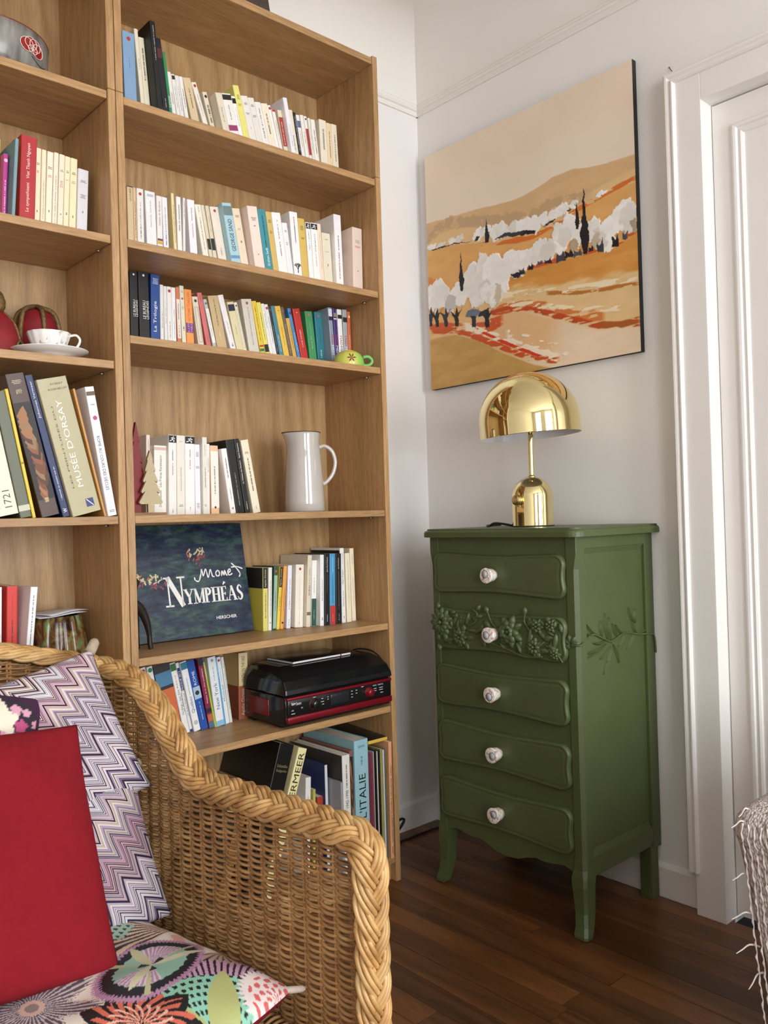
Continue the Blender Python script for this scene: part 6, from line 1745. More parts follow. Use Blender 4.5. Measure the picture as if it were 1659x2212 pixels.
# fluted glazed pot with paper on top, behind the armchair
zt = ZL[4] + 0.0003
pot = empty('fluted_pot', (-0.893, 0.192, zt))
t = NT('brown_green_majolica')
nz = t.n('ShaderNodeTexNoise', i_Scale=38.0, i_Detail=4.0, i_Distortion=1.5); t.l(t.coord((1, 1, 0.5)), 0, nz, 'Vector')
rp = t.ramp([(0.32, lin(36, 26, 20)), (0.46, lin(96, 62, 34)), (0.55, lin(122, 92, 52)), (0.64, lin(108, 132, 88)), (0.78, lin(150, 160, 118))]); t.l(nz, 'Fac', rp, 0); t.l(rp, 0, t.b, 'Base Color')
t.b.inputs['Roughness'].default_value = 0.18
mb = MB(); sg = 96
pf = [(0.0, 0.0), (0.066, 0.0), (0.068, 0.004), (0.066, 0.03), (0.061, 0.06), (0.056, 0.085), (0.0525, 0.098), (0.049, 0.098), (0.045, 0.06), (0.0, 0.05)]
vv_ = []
for k in range(sg):
    a = 2 * math.pi * k / sg
    for r, z in pf:
        g_ = 1 + 0.06 * abs(math.cos(a * 8)) - 0.03
        vv_.append((r * g_ * math.cos(a), r * g_ * math.sin(a), z))
n = len(pf)
mb.add(vv_, [(k * n + j, ((k + 1) % sg) * n + j, ((k + 1) % sg) * n + j + 1, k * n + j + 1) for k in range(sg) for j in range(n - 1)], 0, True)
mb.obj('pot_body', t.m, pot)
tag(pot, 'fluted brown and green glazed pot behind the armchair', 'pot')
for k in range(2):
    gx, gy = np.meshgrid(np.linspace(-0.060, 0.060, 9), np.linspace(-0.046, 0.046, 7))
    gz = 0.0012 + 0.002 * np.sin(gx * 40 + k) + 0.0015 * np.cos(gy * 60 + k)
    v_ = np.stack([gx, gy, gz], -1).reshape(-1, 3)
    ix = np.arange(63).reshape(7, 9)
    f_ = np.stack([ix[:-1, :-1], ix[:-1, 1:], ix[1:, 1:], ix[1:, :-1]], -1).reshape(-1, 4)
    pa = MB().add(v_.tolist(), f_.tolist(), 0, True).obj('paper_sheet', plain('white_paper', lin(222, 220, 222), 0.7))
    so = pa.modifiers.new('thick', 'SOLIDIFY'); so.thickness = 0.0008
    pa.location = (-0.903 + 0.006 * k, 0.190 - 0.004 * k, zt + 0.1015 + 0.0045 * k)
    pa.rotation_euler = (0, 0, math.radians(12 + 14 * k))
    tag(pa, 'upper white paper sheet lying on the fluted pot' if k else 'lower white paper sheet lying directly on the fluted pot', 'paper', 'papers on the fluted pot')

# dark box on top of the right bookcase, just inside the frame
bx = empty('storage_basket', (-0.46, 0.135, 2.3650))
pts = lambda e: [(-0.135 - e, -0.115 - e), (0.105 + e, -0.115 - e), (0.105 + e, 0.115 + e), (-0.135 - e, 0.115 + e)]
mb = MB()
a = [(x, y, 0.0) for x, y in pts(0.0)]; b = [(x, y, 0.16) for x, y in pts(-0.014)]
mb.add(a + b, [(k, (k + 1) % 4, 4 + (k + 1) % 4, 4 + k) for k in range(4)]).add(a, [(3, 2, 1, 0)]).add(b, [(0, 1, 2, 3)])
mb.obj('basket_body', plain('dark_brown_weave', lin(66, 52, 44), 0.7, var=0.3, scale=60, bump=0.5, bscale=160), bx)
MB().tube([(x, y, 0.158) for x, y in pts(-0.012)], 0.006, 6, closed=True).obj('basket_rim', plain('dark_brown_rim', lin(52, 40, 34), 0.6), bx)
tag(bx, 'dark brown basket on top of the bookcase at the upper edge', 'basket')
# ------------------------------------------------------------------ wicker armchair
t = NT('willow_cane')
co = t.coord((1, 1, 1))
oi = t.n('ShaderNodeObjectInfo')
nz = t.n('ShaderNodeTexNoise', i_Scale=22.0, i_Detail=3.0); t.l(co, 0, nz, 'Vector')
sp_ = t.n('ShaderNodeTexNoise', i_Scale=140.0, i_Detail=2.0); t.l(co, 0, sp_, 'Vector')
rp = t.ramp([(0.28, lin(150, 108, 60)), (0.45, lin(186, 142, 86)), (0.60, lin(206, 166, 108)), (0.78, lin(222, 188, 134))])
t.l(nz, 'Fac', rp, 0)
dk = t.ramp([(0.0, (0.35, 0.28, 0.22, 1)), (0.27, (0.55, 0.48, 0.40, 1)), (0.33, (1, 1, 1, 1))])
t.l(sp_, 'Fac', dk, 0)
mx = t.n('ShaderNodeMix', data_type='RGBA', blend_type='MULTIPLY'); mx.inputs['Factor'].default_value = 0.8
t.l(rp, 0, mx, 'A'); t.l(dk, 0, mx, 'B')
hv = t.n('ShaderNodeHueSaturation')
mr = t.n('ShaderNodeMapRange'); mr.inputs[3].default_value = 0.82; mr.inputs[4].default_value = 1.10
t.l(oi, 'Random', mr, 0); t.l(mr, 0, hv, 'Value'); t.l(mx, 'Result', hv, 'Color')
t.l(hv, 0, t.b, 'Base Color')
t.b.inputs['Roughness'].default_value = 0.42
CANE = t.m
t2 = NT('aged_willow_weave')
nz = t2.n('ShaderNodeTexNoise', i_Scale=26.0, i_Detail=3.0); t2.l(t2.coord(), 0, nz, 'Vector')
rp = t2.ramp([(0.28, lin(132, 94, 54)), (0.5, lin(168, 126, 78)), (0.75, lin(194, 154, 102))]); t2.l(nz, 'Fac', rp, 0)
oi = t2.n('ShaderNodeObjectInfo'); hv = t2.n('ShaderNodeHueSaturation'); mr = t2.n('ShaderNodeMapRange'); mr.inputs[3].default_value = 0.80; mr.inputs[4].default_value = 1.12
t2.l(oi, 'Random', mr, 0); t2.l(mr, 0, hv, 'Value'); t2.l(rp, 0, hv, 'Color'); t2.l(hv, 0, t2.b, 'Base Color')
t2.b.inputs['Roughness'].default_value = 0.5
WEAVE = t2.m

CHX = -1.240
half = [(-0.860, -0.868), (-0.868, -0.77), (-0.878, -0.66), (-0.893, -0.47), (-0.903, -0.34), (-0.918, -0.235), (-0.950, -0.155), (-1.010, -0.112), (-1.090, -0.094), (-1.170, -0.088), (-1.240, -0.086)]
zr_y = [(0.0, 0.588), (0.30, 0.588), (0.375, 0.584), (0.42, 0.592), (0.455, 0.612), (0.50, 0.652), (0.545, 0.700), (0.60, 0.738), (0.66, 0.758), (0.745, 0.772), (0.83, 0.792), (0.92, 0.815), (1.05, 0.838), (1.3, 0.852)]
plan = half + [(2 * CHX - x, y) for x, y in half[::-1][1:]]
pl = catmull(plan, 14)
seglen = np.r_[0, np.cumsum(np.linalg.norm(np.diff(pl, axis=0), axis=1))]
SL = seglen[-1]
def plan_at(s):
    s = np.clip(s, 0, SL)
    return np.stack([np.interp(s, seglen, pl[:, 0]), np.interp(s, seglen, pl[:, 1])], -1)
def plan_n(s):
    a, b = plan_at(np.asarray(s) - 0.004), plan_at(np.asarray(s) + 0.004)
    t_ = b - a
    t_ = t_ / (np.linalg.norm(t_, axis=-1, keepdims=True) + 1e-9)
    return np.stack([t_[..., 1], -t_[..., 0]], -1)            # outward
# height of the rim by distance travelled from either front end
def rim_z(s):
    s = np.asarray(s, float)
    q = np.minimum(s, SL - s)
    return np.interp(q, [a for a, b in zr_y], [b for a, b in zr_y])
chair = empty('wicker_armchair', (CHX, -0.48, 0.0))
CO = np.array([CHX, -0.48, 0.0])
wr = random.Random(3)
PITCH, ROWH, Z0 = 0.0340, 0.0050, 0.050
# weavers: one tube per row and stretch
zrow, row = Z0, 0
while zrow < 0.835:
    step = PITCH / 6
    ss = np.arange(0.004, SL - 0.004, step)
    ok = rim_z(ss) - 0.020 > zrow
    k = 0
    runs = []
    while k < len(ss):
        if ok[k]:
            j = k
            while j + 1 < len(ss) and ok[j + 1]:
                j += 1
            if j - k > 8:
                runs.append((k, j))
            k = j + 1
        else:
            k += 1
    for a, b in runs:
        s_ = ss[a:b + 1]
        ph = math.pi * (row % 2) + 0.0
        off = 0.0050 * np.sin(math.pi * s_ / PITCH + ph)
        jit = 0.0009 * np.sin(s_ * 31 + row * 1.7) + 0.0011 * np.sin(math.pi * s_ / PITCH + ph + 1.2)
        P2, N2 = plan_at(s_), plan_n(s_)
        pts = np.column_stack([P2 + N2 * off[:, None], zrow + jit]) - CO
        rad = wr.uniform(0.0026, 0.0031)
        MB().tube(pts, rad, 5).obj('weaver', WEAVE, chair, fix=False)
    zrow += ROWH
    row += 1
# upright stakes (pairs of canes)
ns = int(SL / PITCH)
for k in range(ns + 1):
    s0 = PITCH * (k + 0.0)
    if s0 < 0.005 or s0 > SL - 0.005:
        continue
    mb = MB()
    for ds in (-0.0034, 0.0034):
        p2 = plan_at(np.array([s0 + ds]))[0]
        top = float(rim_z(s0)) - 0.004
        zz = np.linspace(0.02, top, 6)
        mb.tube(np.column_stack([np.full(6, p2[0]), np.full(6, p2[1]), zz]) - CO, 0.0026, 5)
    mb.obj('stake', WEAVE, chair, fix=False)
# rim path: up the front post, along the arm, round the back, and down again
sA = np.linspace(0.0, SL, 640)
P2, NN = plan_at(sA), plan_n(sA)
rz = rim_z(sA)
top = np.column_stack([P2, rz])
def post(sgn):
    s0 = 0.0 if sgn > 0 else SL
    p = plan_at(np.array([s0]))[0]
    zz = np.linspace(0.02, 0.588 - 0.045, 90)
    return np.column_stack([np.full(90, p[0]), np.full(90, p[1] - 0.010), zz])
pa, pb = post(1), post(-1)
# rounded knee between post and arm
def knee(p, q):
    a = np.linspace(0, math.pi / 2, 14)[1:-1]
    R0 = 0.045
    d = (q - p); 
    return np.array([[p[0], p[1] + R0 * (1 - math.cos(x)), p[2] + R0 * math.sin(x)] for x in a])
ka, kb_ = knee(pa[-1], top[20]), knee(pb[-1], top[-21])
keep = (sA > 0.038) & (sA < SL - 0.038)
raw = np.vstack([pa, ka, top[keep], kb_[::-1], pb[::-1]])
wn = np.vstack([np.repeat(np.append(NN[0], 0)[None], len(pa) + len(ka), 0), np.column_stack([NN[keep], np.zeros(keep.sum())]), np.repeat(np.append(NN[-1], 0)[None], len(pb) + len(kb_), 0)])
al = np.r_[0, np.cumsum(np.linalg.norm(np.diff(raw, axis=0), axis=1))]
PL = al[-1]
u_ = np.arange(0, PL, 0.0042)
path = np.column_stack([np.interp(u_, al, raw[:, k]) for k in range(3)])
wdir = np.column_stack([np.interp(u_, al, wn[:, k]) for k in range(3)])
ker = np.ones(9) / 9
for k in range(3):
    path[:, k] = np.convolve(np.pad(path[:, k], 4, mode='edge'), ker, 'valid')
tan = np.gradient(path, axis=0); tan /= np.linalg.norm(tan, axis=1)[:, None]
wdir -= tan * np.sum(wdir * tan, 1)[:, None]
wdir /= np.linalg.norm(wdir, axis=1)[:, None]
ndir = np.cross(wdir, tan)                     # away from the woven wall
# the plait rolls inwards over the arms and back
tilt = np.interp(np.minimum(u_, PL - u_), [0, 0.46, 0.62, 1.1, 1.5, 2.5], [0.12, 0.18, 0.62, 0.70, 0.45, 0.35])
w0, n0 = wdir.copy(), ndir.copy()
ndir = n0 * np.cos(tilt)[:, None] - w0 * np.sin(tilt)[:, None]
wdir = w0 * np.cos(tilt)[:, None] + n0 * np.sin(tilt)[:, None]
LB, WB, DB, RB = 0.185, 0.0215, 0.0058, 0.0320
# plait size shrinks a little along the back
qs = np.clip(u_, 0, PL)
size = np.interp(np.minimum(qs, PL - qs), [0, 1.0, 1.35, 2.2], [1.0, 1.0, 0.80, 0.70])
for k in range(5):
    ph = 2 * math.pi * qs / LB + 2 * math.pi * k / 5
    uu = WB * np.sin(ph); vv = DB * np.sin(2 * ph)
    du = WB * np.cos(ph) * 2 * math.pi / LB
    pw, ps = 1 / np.sqrt(1 + du ** 2), -du / np.sqrt(1 + du ** 2)       # in-plane direction across the strand
    for j in range(3):
        o_ = (j - 1.0) * 0.0074
        lat = (uu + o_ * pw)
        lon = o_ * ps
        ang = lat / RB
        ww = size * RB * np.sin(ang)
        hh = size * (RB * np.cos(ang) - RB + vv) + 0.006
        pts = path + wdir * ww[:, None] + ndir * hh[:, None] + tan * (lon * size)[:, None]
        MB().tube(pts - CO, 0.0040, 6).obj('braid_cane', CANE, chair, fix=False)
MB().tube(path[::3] - ndir[::3] * 0.010 - CO, 0.0165 * size[::3], 8).obj('rim_core', plain('dark_willow', lin(96, 66, 36), 0.7), chair, fix=False)
# woven seat with a rounded front roll
SZ, SY0, SY1 = 0.262, -0.835, -0.115
def arm_x(y):
    yy = np.array([b for a, b in half]); xx = np.array([a for a, b in half])
    return float(np.interp(y, yy, xx))
for k in range(120):
    y = SY0 + 0.0062 * k
    if y > SY1:
        break
    xr = arm_x(y) - 0.012
    xs_ = np.arange(2 * CHX - xr, xr, PITCH / 6)
    drop = 0.0
    zz = SZ + 0.0045 * np.sin(math.pi * xs_ / PITCH + math.pi * (k % 2))
    MB().tube(np.column_stack([xs_, np.full(len(xs_), y), zz]) - CO, 0.0030, 5).obj('seat_weaver', WEAVE, chair, fix=False)
nx_ = 26
for k in range(nx_ * 2):
    f = (k + 0.5) / (nx_ * 2)
    xr = -0.866 - 0.004
    x = 2 * CHX - xr + (2 * xr - 2 * CHX) * f
    arc_ = [(x, SY0 + 0.03, SZ + 0.006), (x, SY0, SZ + 0.008), (x, SY0 - 0.022, SZ + 0.002), (x, SY0 - 0.034, SZ - 0.016), (x, SY0 - 0.034, SZ - 0.05), (x, SY0 - 0.030, 0.12), (x, SY0 - 0.028, 0.03)]
    sl = (wr.random() - 0.5) * 0.004
    MB().tube(catmull([(a + sl * q, b, c) for q, (a, b, c) in enumerate(arc_)], 5) - CO, 0.0034, 5).obj('seat_roll_cane', CANE, chair, fix=False)
for q in range(22):
    z = 0.05 + q * 0.0092
    xs_ = np.arange(2 * CHX + 0.870, -0.870, PITCH / 6)
    MB().tube(np.column_stack([xs_, SY0 - 0.030 - 0.0045 * np.sin(math.pi * xs_ / PITCH + math.pi * (q % 2)), np.full(len(xs_), z)]) - CO, 0.0030, 5).obj('skirt_weaver', WEAVE, chair, fix=False)
for sx in (-0.885, 2 * CHX + 0.885):
    for y in (-0.845, -0.16):
        MB().tube(np.array([(sx, y, 0.0), (sx, y, 0.1), (sx, y, 0.24)]) - CO, 0.016, 10).obj('leg', CANE, chair, fix=False)
tag(chair, 'wicker armchair with plaited rim, piled with cushions', 'armchair')
# ------------------------------------------------------------------ cushions
def cushion_mesh(name, W, H, T, mats, n=44, ear=0.012, crease=0.0, seed=0, pinch=0.10, pw=2.6, bulge=0.0, cols=None, wav=0.0015):
    """square pillow in the local xz plane (x width, z height), front facing -y; uv-like attribute 'pq' holds the fabric position"""
    g = np.random.default_rng(seed)
    a = np.linspace(-1, 1, n)
    Uc, Vc = np.meshgrid(a, a)
    prof = np.clip((1 - np.abs(Uc) ** pw) * (1 - np.abs(Vc) ** pw), 0, 1) ** 0.48
    # sides pull in between the corners
    sx = 1 - pinch * (1 - np.abs(Vc) ** 2.0) * np.abs(Uc) ** 2
    sz = 1 - pinch * (1 - np.abs(Uc) ** 2.0) * np.abs(Vc) ** 2
    sz = sz + bulge * (1 - Uc ** 2) * np.clip(-Vc, 0, 1) ** 2
    X, Z = Uc * W / 2 * sx, Vc * H / 2 * sz
    cr = 0
    for q in range(5):
        th, f, p = g.uniform(0, 6.28), g.uniform(5, 14), g.uniform(0, 6)
        cr = cr + np.sin((X * math.cos(th) + Z * math.sin(th)) * f * 6 + p) * wav
    yf = -(T / 2) * prof + cr * prof - crease * np.exp(-((Uc * 0.9 + Vc * 0.4 - 0.1) / 0.10) ** 2) * 0
    yb = (T / 2) * prof
    vf = np.stack([X, yf, Z], -1).reshape(-1, 3)
    vb = np.stack([X, yb, Z], -1).reshape(-1, 3)
    ix = np.arange(n * n).reshape(n, n)
    ff = np.stack([ix[:-1, :-1], ix[:-1, 1:], ix[1:, 1:], ix[1:, :-1]], -1).reshape(-1, 4)
    fb = ff[:, ::-1] + n * n
    me = bpy.data.meshes.new(name)
    me.from_pydata(np.vstack([vf, vb]).tolist(), [], np.vstack([ff, fb]).tolist())
    me.polygons.foreach_set('use_smooth', [True] * len(me.polygons))
    me.polygons.foreach_set('material_index', [0] * len(ff) + [len(mats) - 1] * len(fb))
    for q in mats:
        me.materials.append(q)
    at = me.attributes.new('pq', 'FLOAT_VECTOR', 'POINT')
    pq = np.zeros((2 * n * n, 3), np.float32)
    pq[:n * n, 0] = (Uc * W / 2).ravel(); pq[:n * n, 1] = (Vc * H / 2).ravel()
    pq[n * n:] = pq[:n * n]
    at.data.foreach_set('vector', pq.ravel())
    if cols is not None:
        c = cols(Uc * W / 2, Vc * H / 2)
        paint_attr(me, np.vstack([c.reshape(-1, 3)] * 2))
    bm = bmesh.new(); bm.from_mesh(me); bmesh.ops.remove_doubles(bm, verts=bm.verts, dist=1e-5); bm.to_mesh(me); bm.free()
    return me


def frame_from(o, xdir, zdir):
    """object matrix with local x along xdir, local z near zdir"""
    x = Vector(xdir).normalized()
    y = Vector(zdir).cross(x).normalized()
    z = x.cross(y)
    M = Matrix((x, y, z)).transposed().to_4x4()
    M.translation = Vector(o)
    return M


def cushion(name, me, M, label, cat='cushion'):
    o = bpy.data.objects.new(name, me)
    COL.objects.link(o)
    o.matrix_world = M
    return tag(o, label, cat)


def fabric(name, col, rough=0.85, bump=0.25, bs=900.0, var=0.06):
    return plain(name, col, rough, var=var, scale=70, bump=bump, bscale=bs, spec=0.2)


def zigzag(name, seed):
    t = NT(name)
    at = t.n('ShaderNodeAttribute', attribute_name='pq')
    sp = t.n('ShaderNodeSeparateXYZ'); t.l(at, 'Vector', sp, 0)
    px_, pz_ = (sp, 'X'), (sp, 'Y')
    # rotate 45 degrees-ish so that the chevrons run diagonally
    c, s_ = math.cos(math.radians(38)), math.sin(math.radians(38))
    a = t.math('ADD', t.math('MULTIPLY', px_, c), t.math('MULTIPLY', pz_, s_))
    b = t.math('SUBTRACT', t.math('MULTIPLY', pz_, c), t.math('MULTIPLY', px_, s_))
    wv = t.math('PINGPONG', t.math('ADD', a, 2.0), 0.0225)
    v = t.math('ADD', b, t.math('MULTIPLY', wv, 1.6))
    fine = t.math('FLOOR', t.math('MULTIPLY', t.math('ADD', v, 3.0), 400.0))
    wn = t.n('ShaderNodeTexWhiteNoise', noise_dimensions='1D'); t.t.links.new(fine[0].outputs[0], wn.inputs['W'])
    rp = t.ramp([(0.0, lin(34, 26, 40)), (0.12, lin(66, 48, 72)), (0.20, lin(132, 118, 138)), (0.36, lin(170, 162, 176)), (0.55, lin(206, 200, 204)), (0.78, lin(222, 214, 208)), (0.90, lin(190, 176, 158)), (1.0, lin(150, 128, 150))], 'CONSTANT')
    t.l(wn, 'Value', rp, 0)
    big = t.n('ShaderNodeTexNoise', noise_dimensions='1D', i_Scale=16.0, i_Detail=1.0)
    vq = t.math('ADD', v, seed)
    t.t.links.new(vq[0].outputs[0], big.inputs['W'])
    tint = t.ramp([(0.34, (1.0, 0.97, 1.0, 1)), (0.47, (0.97, 0.99, 1.02, 1)), (0.57, (1.02, 0.93, 0.94, 1)), (0.62, (0.78, 0.48, 0.54, 1)), (0.635, (1.0, 0.95, 0.96, 1)), (0.74, (0.90, 0.88, 0.78, 1))])
    t.l(big, 'Fac', tint, 0)
    mx = t.n('ShaderNodeMix', data_type='RGBA', blend_type='MULTIPLY'); mx.inputs['Factor'].default_value = 1.0
    t.l(rp, 0, mx, 'A'); t.l(tint, 0, mx, 'B'); t.l(mx, 'Result', t.b, 'Base Color')
    t.b.inputs['Roughness'].default_value = 0.7
    t.b.inputs['Specular IOR Level'].default_value = 0.25
    return t.m


def ears(o, W, H, mt, which, r=0.011):
    for sx, sz in which:
        a = math.atan2(sz, sx)
        MB().tube([(sx * W / 2 * 0.955, 0, sz * H / 2 * 0.955), (sx * W / 2 * 1.0, 0, sz * H / 2 * 1.0), (sx * (W / 2 + 0.010), 0, sz * (H / 2 + 0.010)), (sx * (W / 2 + 0.014), 0, sz * (H / 2 + 0.014))], [r, r * 0.95, r * 0.9, r * 0.5], 10).obj('corner_knot', mt, o)


# red cushion in front
LEAN = Vector((0.0, 0.47, 0.883))
def lean_pt(x, z, y55):
    """point on the leaning plane whose y is y55 at z = 0.55"""
    return Vector((x, y55 + (z - 0.55) * 0.532, z))
def corner_frame(TR, xdir, zdir, W, H):
    x = Vector(xdir).normalized()
    y = Vector(zdir).cross(x).normalized()
    z = x.cross(y)
    c = Vector(TR) - x * W / 2 - z * H / 2
    return frame_from(c, x, z)
RED = fabric('crimson_cotton', lin(132, 22, 33), 0.9, 0.35, 1400)
me = cushion_mesh('red_cushion', 0.40, 0.395, 0.105, [RED], 56, seed=3, pinch=0.03, wav=0.0022)
cushion('red_cushion', me, corner_frame((-1.064, -0.345, 0.700), (0.985, 0.06, -0.10), (0.045, 0.195, 0.332), 0.40, 0.395), 'plain red cushion at the front of the armchair')
# chevron cushions leaning in the corner
ZZ1, ZZ2 = zigzag('chevron_print', 0.0), zigzag('chevron_print_two', 0.07)
me = cushion_mesh('chevron_cushion', 0.345, 0.285, 0.075, [ZZ1], 60, seed=5, pinch=0.05)
a = math.radians(12)
c1 = cushion('chevron_cushion', me, corner_frame((-0.974, -0.200, 0.806), (math.cos(a), 0.02, math.sin(a)), (-math.sin(a), 0.42, 0.85), 0.345, 0.285), 'upper lilac chevron cushion leaning against the chair back')
KN = fabric('taupe_tassel', lin(176, 160, 140), 0.9, 0.5, 500)
ears(c1, 0.345, 0.285, KN, ((1, 1),))
me = cushion_mesh('chevron_cushion', 0.30, 0.265, 0.085, [ZZ2], 60, seed=8, pinch=0.05)
c2 = cushion('chevron_cushion', me, corner_frame((-0.940, -0.296, 0.586), (0.995, 0.02, 0.05), (0.155, 0.39, 0.90), 0.30, 0.265), 'lower lilac chevron cushion wedged beside the red cushion')
ears(c2, 0.30, 0.265, KN, ((1, 1),))

# dark floral cushion with a plum border, seen above the red one
def dark_floral(X, Z):
    out = np.zeros(X.shape + (3,)); out[:] = hx('2E2630')
    g = np.random.default_rng(12)
    def disc(cx, cz, r, c, e=1.0):
        d = np.hypot((X - cx), (Z - cz) * e)
        mk = (d < r * (1 + 0.18 * np.sin(5 * np.arctan2(Z - cz, X - cx))))
        out[mk] = hx(c)
    for k in range(46):
        disc(g.uniform(-.2, .2), g.uniform(-.2, .2), g.uniform(.006, .016), ['B8507E', 'D8A0B4', 'E6D8C4', '8A4468'][g.integers(4)])
    for k in range(12):
        disc(g.uniform(-.19, .19), g.uniform(-.19, .19), g.uniform(.02, .036), ['E8DCC6', 'EADFCB'][g.integers(2)])
    for cx, cz, r, c in ((.105, .128, .026, 'EADFCB'), (.140, .120, .012, 'B8507E'), (.128, .150, .010, 'D8A0B4'), (.075, .150, .014, 'B8507E'), (.060, .125, .018, 'E8DCC6'), (.100, .158, .009, 'E6D8C4'), (.148, .146, .008, 'D8A0B4'), (.030, .150, .016, 'EADFCB')):
        disc(cx, cz, r, c)
    bd = (np.abs(X / 0.1715) ** 9 + np.abs(Z / 0.1715) ** 9) > 1.0
    out[bd] = hx('3E1C3A')
    return srgb2lin(out)
me = cushion_mesh('floral_cushion', 0.36, 0.36, 0.07, [pigment_mat('printed_cotton', 0.8, 0.15, 900)], 120, seed=9, pinch=0.03, cols=dark_floral)
M3 = corner_frame((-1.090, -0.258, 0.735), (0.93, 0.0, -0.30), (0.26, 0.42, 0.82), 0.36, 0.36)
cushion('floral_cushion', me, M3, 'dark floral cushion with a plum border behind the red cushion')

# printed seat cushion
def seat_print(X, Z):
    """bold flower print; X across, Z from front (-) to back (+), metres"""
    sh = X.shape
    out = np.zeros(sh + (3,)); out[:] = hx('E6DCD2')
    g = np.random.default_rng(31)
    nzv = np.sin(X * 61 + 3 * np.sin(Z * 37)) * np.sin(Z * 53 + 2 * np.sin(X * 41))
    out[nzv > 0.25] = hx('E9CFC4')
    out[nzv > 0.55] = hx('DDA79A')
    def setc(mk, c):
        out[mk] = hx(c)
    def polar(cx, cz, ang=0.0, ex=1.0):
        dx, dz = X - cx, Z - cz
        c, s_ = math.cos(ang), math.sin(ang)
        u, v = dx * c + dz * s_, (-dx * s_ + dz * c) * ex
        return np.hypot(u, v), np.arctan2(v, u)
    def jag(a, n_, amp, ph=0.0):
        return amp * np.abs(((a * n_ / (2 * math.pi) + ph) % 1) - 0.5) * 2
    # scales, top left
    def scales(cx, cz, w, h, c1, c2, ang=0.0, s0=0.016):
        dx, dz = X - cx, Z - cz
        c, s_ = math.cos(ang), math.sin(ang)
        u, v = dx * c + dz * s_, -dx * s_ + dz * c
        ins = (np.abs(u) < w) & (np.abs(v) < h)
        r_ = np.floor(v / s0)
        fu = ((u / s0 + 0.5 * (r_ % 2)) % 1) - 0.5; fv = (v / s0) % 1
        setc(ins, c1)
        setc(ins & (np.abs(fu) < 0.34 * (1 - fv)) & (fv > .08) & (fv < .62), c2)
        return ins
    def big(cx, cz, R0, ang, ex, seedc=0):
        r, a = polar(cx, cz, ang, ex)
        setc(r < R0 * (1.17 + jag(a, 90, .10)), 'B48AA8')
        setc(r < R0 * (1.02 + jag(a, 70, .10)), '24262A')
        setc(r < R0 * (.78 + jag(a, 26, .06)), '8FB8A6')
        st_ = (np.sin(a * 2 + .6) > 0.1) & (r < R0 * .80) & (r > R0 * .06)
        setc(st_, 'A886A0'); setc(st_ & (np.sin(a * 44) > .1), 'D2BCC6')
        setc((np.abs(np.sin(a * 1.5 + .3)) < .10) & (r < R0 * 1.1), 'B4B08C')
        setc((r < R0 * .30) & (np.cos(a * 3) > .55), '2A2C30')
    def starburst(cx, cz, R0, c1, c2, n_=80, core='8A7A76'):
        r, a = polar(cx, cz)
        rr_ = R0 * (.75 + .25 * np.sin(a * 7 + 1) + jag(a, n_, .18))
        setc(r < rr_, c1); setc((r < rr_) & (np.sin(a * n_ * .5) > .2), c2); setc(r < R0 * .2, 'C8A89A'); setc(r < R0 * .11, core)
    def fan(cx, cz, R0, a0, a1, c1, c2, n_):
        r, a = polar(cx, cz)
        d = (a - a0) % (2 * math.pi)
        ins = (d < (a1 - a0)) & (r < R0 * (0.92 + jag(a, n_ * 3, .10)))
        setc(ins, c1)
        ph = (d / (a1 - a0) * n_) % 1
        setc(ins & (np.abs(ph - .5) < .16 + .1 * r / R0), c2)
        return ins, r, ph
    def leafy(x0, z0, x1, z1, w, c):
        L = math.hypot(x1 - x0, z1 - z0); ux, uz = (x1 - x0) / L, (z1 - z0) / L
        u, v = ((X - x0) * ux + (Z - z0) * uz) / L, -(X - x0) * uz + (Z - z0) * ux
        setc((u > 0) & (u < 1) & (np.abs(v) < w * np.sin(np.clip(u, 0, 1) * math.pi) ** .7), c)
    fan(0.248, -0.120, .115, math.radians(175), math.radians(268), 'B79C8A', '5E524C', 6)
    fan(0.250, 0.000, .150, math.radians(120), math.radians(200), 'E2C3A8', '2C2828', 8)
    fan(0.05, 0.22, .18, math.radians(190), math.radians(330), 'E2C3A8', '2C2828', 11)
    scales(0.150, 0.085, .030, .060, 'A9C4AE', '2E3432', .5, 0.013)
    starburst(0.245, 0.125, .060, '6A6660', 'D2CCC0')
    # mint fan with scales and lime leaves, right front
    r, a = polar(0.085, -0.285)
    rin = (a > -0.45) & (a < 1.85)
    R_m = 0.128 + 0.034 * np.cos(a - 0.78)
    mk = (r < R_m * (1.10 + jag(a, 90, .10))) & rin
    setc(mk, 'C9A3BE'); setc(mk & (np.sin(a * 105) > .30), '3A2232')
    m2 = (r < R_m * .86) & rin
    setc(m2, '93CDB4')
    fr_, fa_ = (r / .0150), (a * 10)
    setc(m2 & (np.abs(((fa_ + .5 * (np.floor(fr_) % 2)) % 1) - .5) < .26) & ((fr_ % 1) < .5), '20282A')
    for aa, L_ in ((-.22, .13), (.78, .15), (1.72, .11)):
        leafy(0.085, -0.285, 0.085 + L_ * math.cos(aa), -0.285 + L_ * math.sin(aa), .022, 'B7BC7C')
    setc(r < .020, '1E2022')
    r, a = polar(0.222, -0.262)
    setc(r < .052 * (1 + jag(a, 40, .2)), 'EFE0DC'); setc((r < .044) & (np.sin(a * 9) * np.sin(r * 330) > .15) & (X > .17), 'DA6A66')
    for k in range(4):
        leafy(.215 - k * .012, -.290 - k * .002, .238 - k * .020, -.330 - k * .004, .0035, '26262A')
    starburst(-0.045, -0.056, .085, '5E545C', 'C9BFC2')
    # coral flower, front middle
    r, a = polar(0.030, -0.190)
    setc(r < .062 * (1 + jag(a, 9, .35)), '1F2022')
    setc((r < .052 * (1 + jag(a, 13, .4))) & (np.sin(a * 21 + r * 180) > -.2), 'D9705C'); setc((r < .042) & (np.sin(a * 17 - r * 220) > .45), 'F0C0AA')
    big(0.128, -0.092, .086, .22, 1.65)
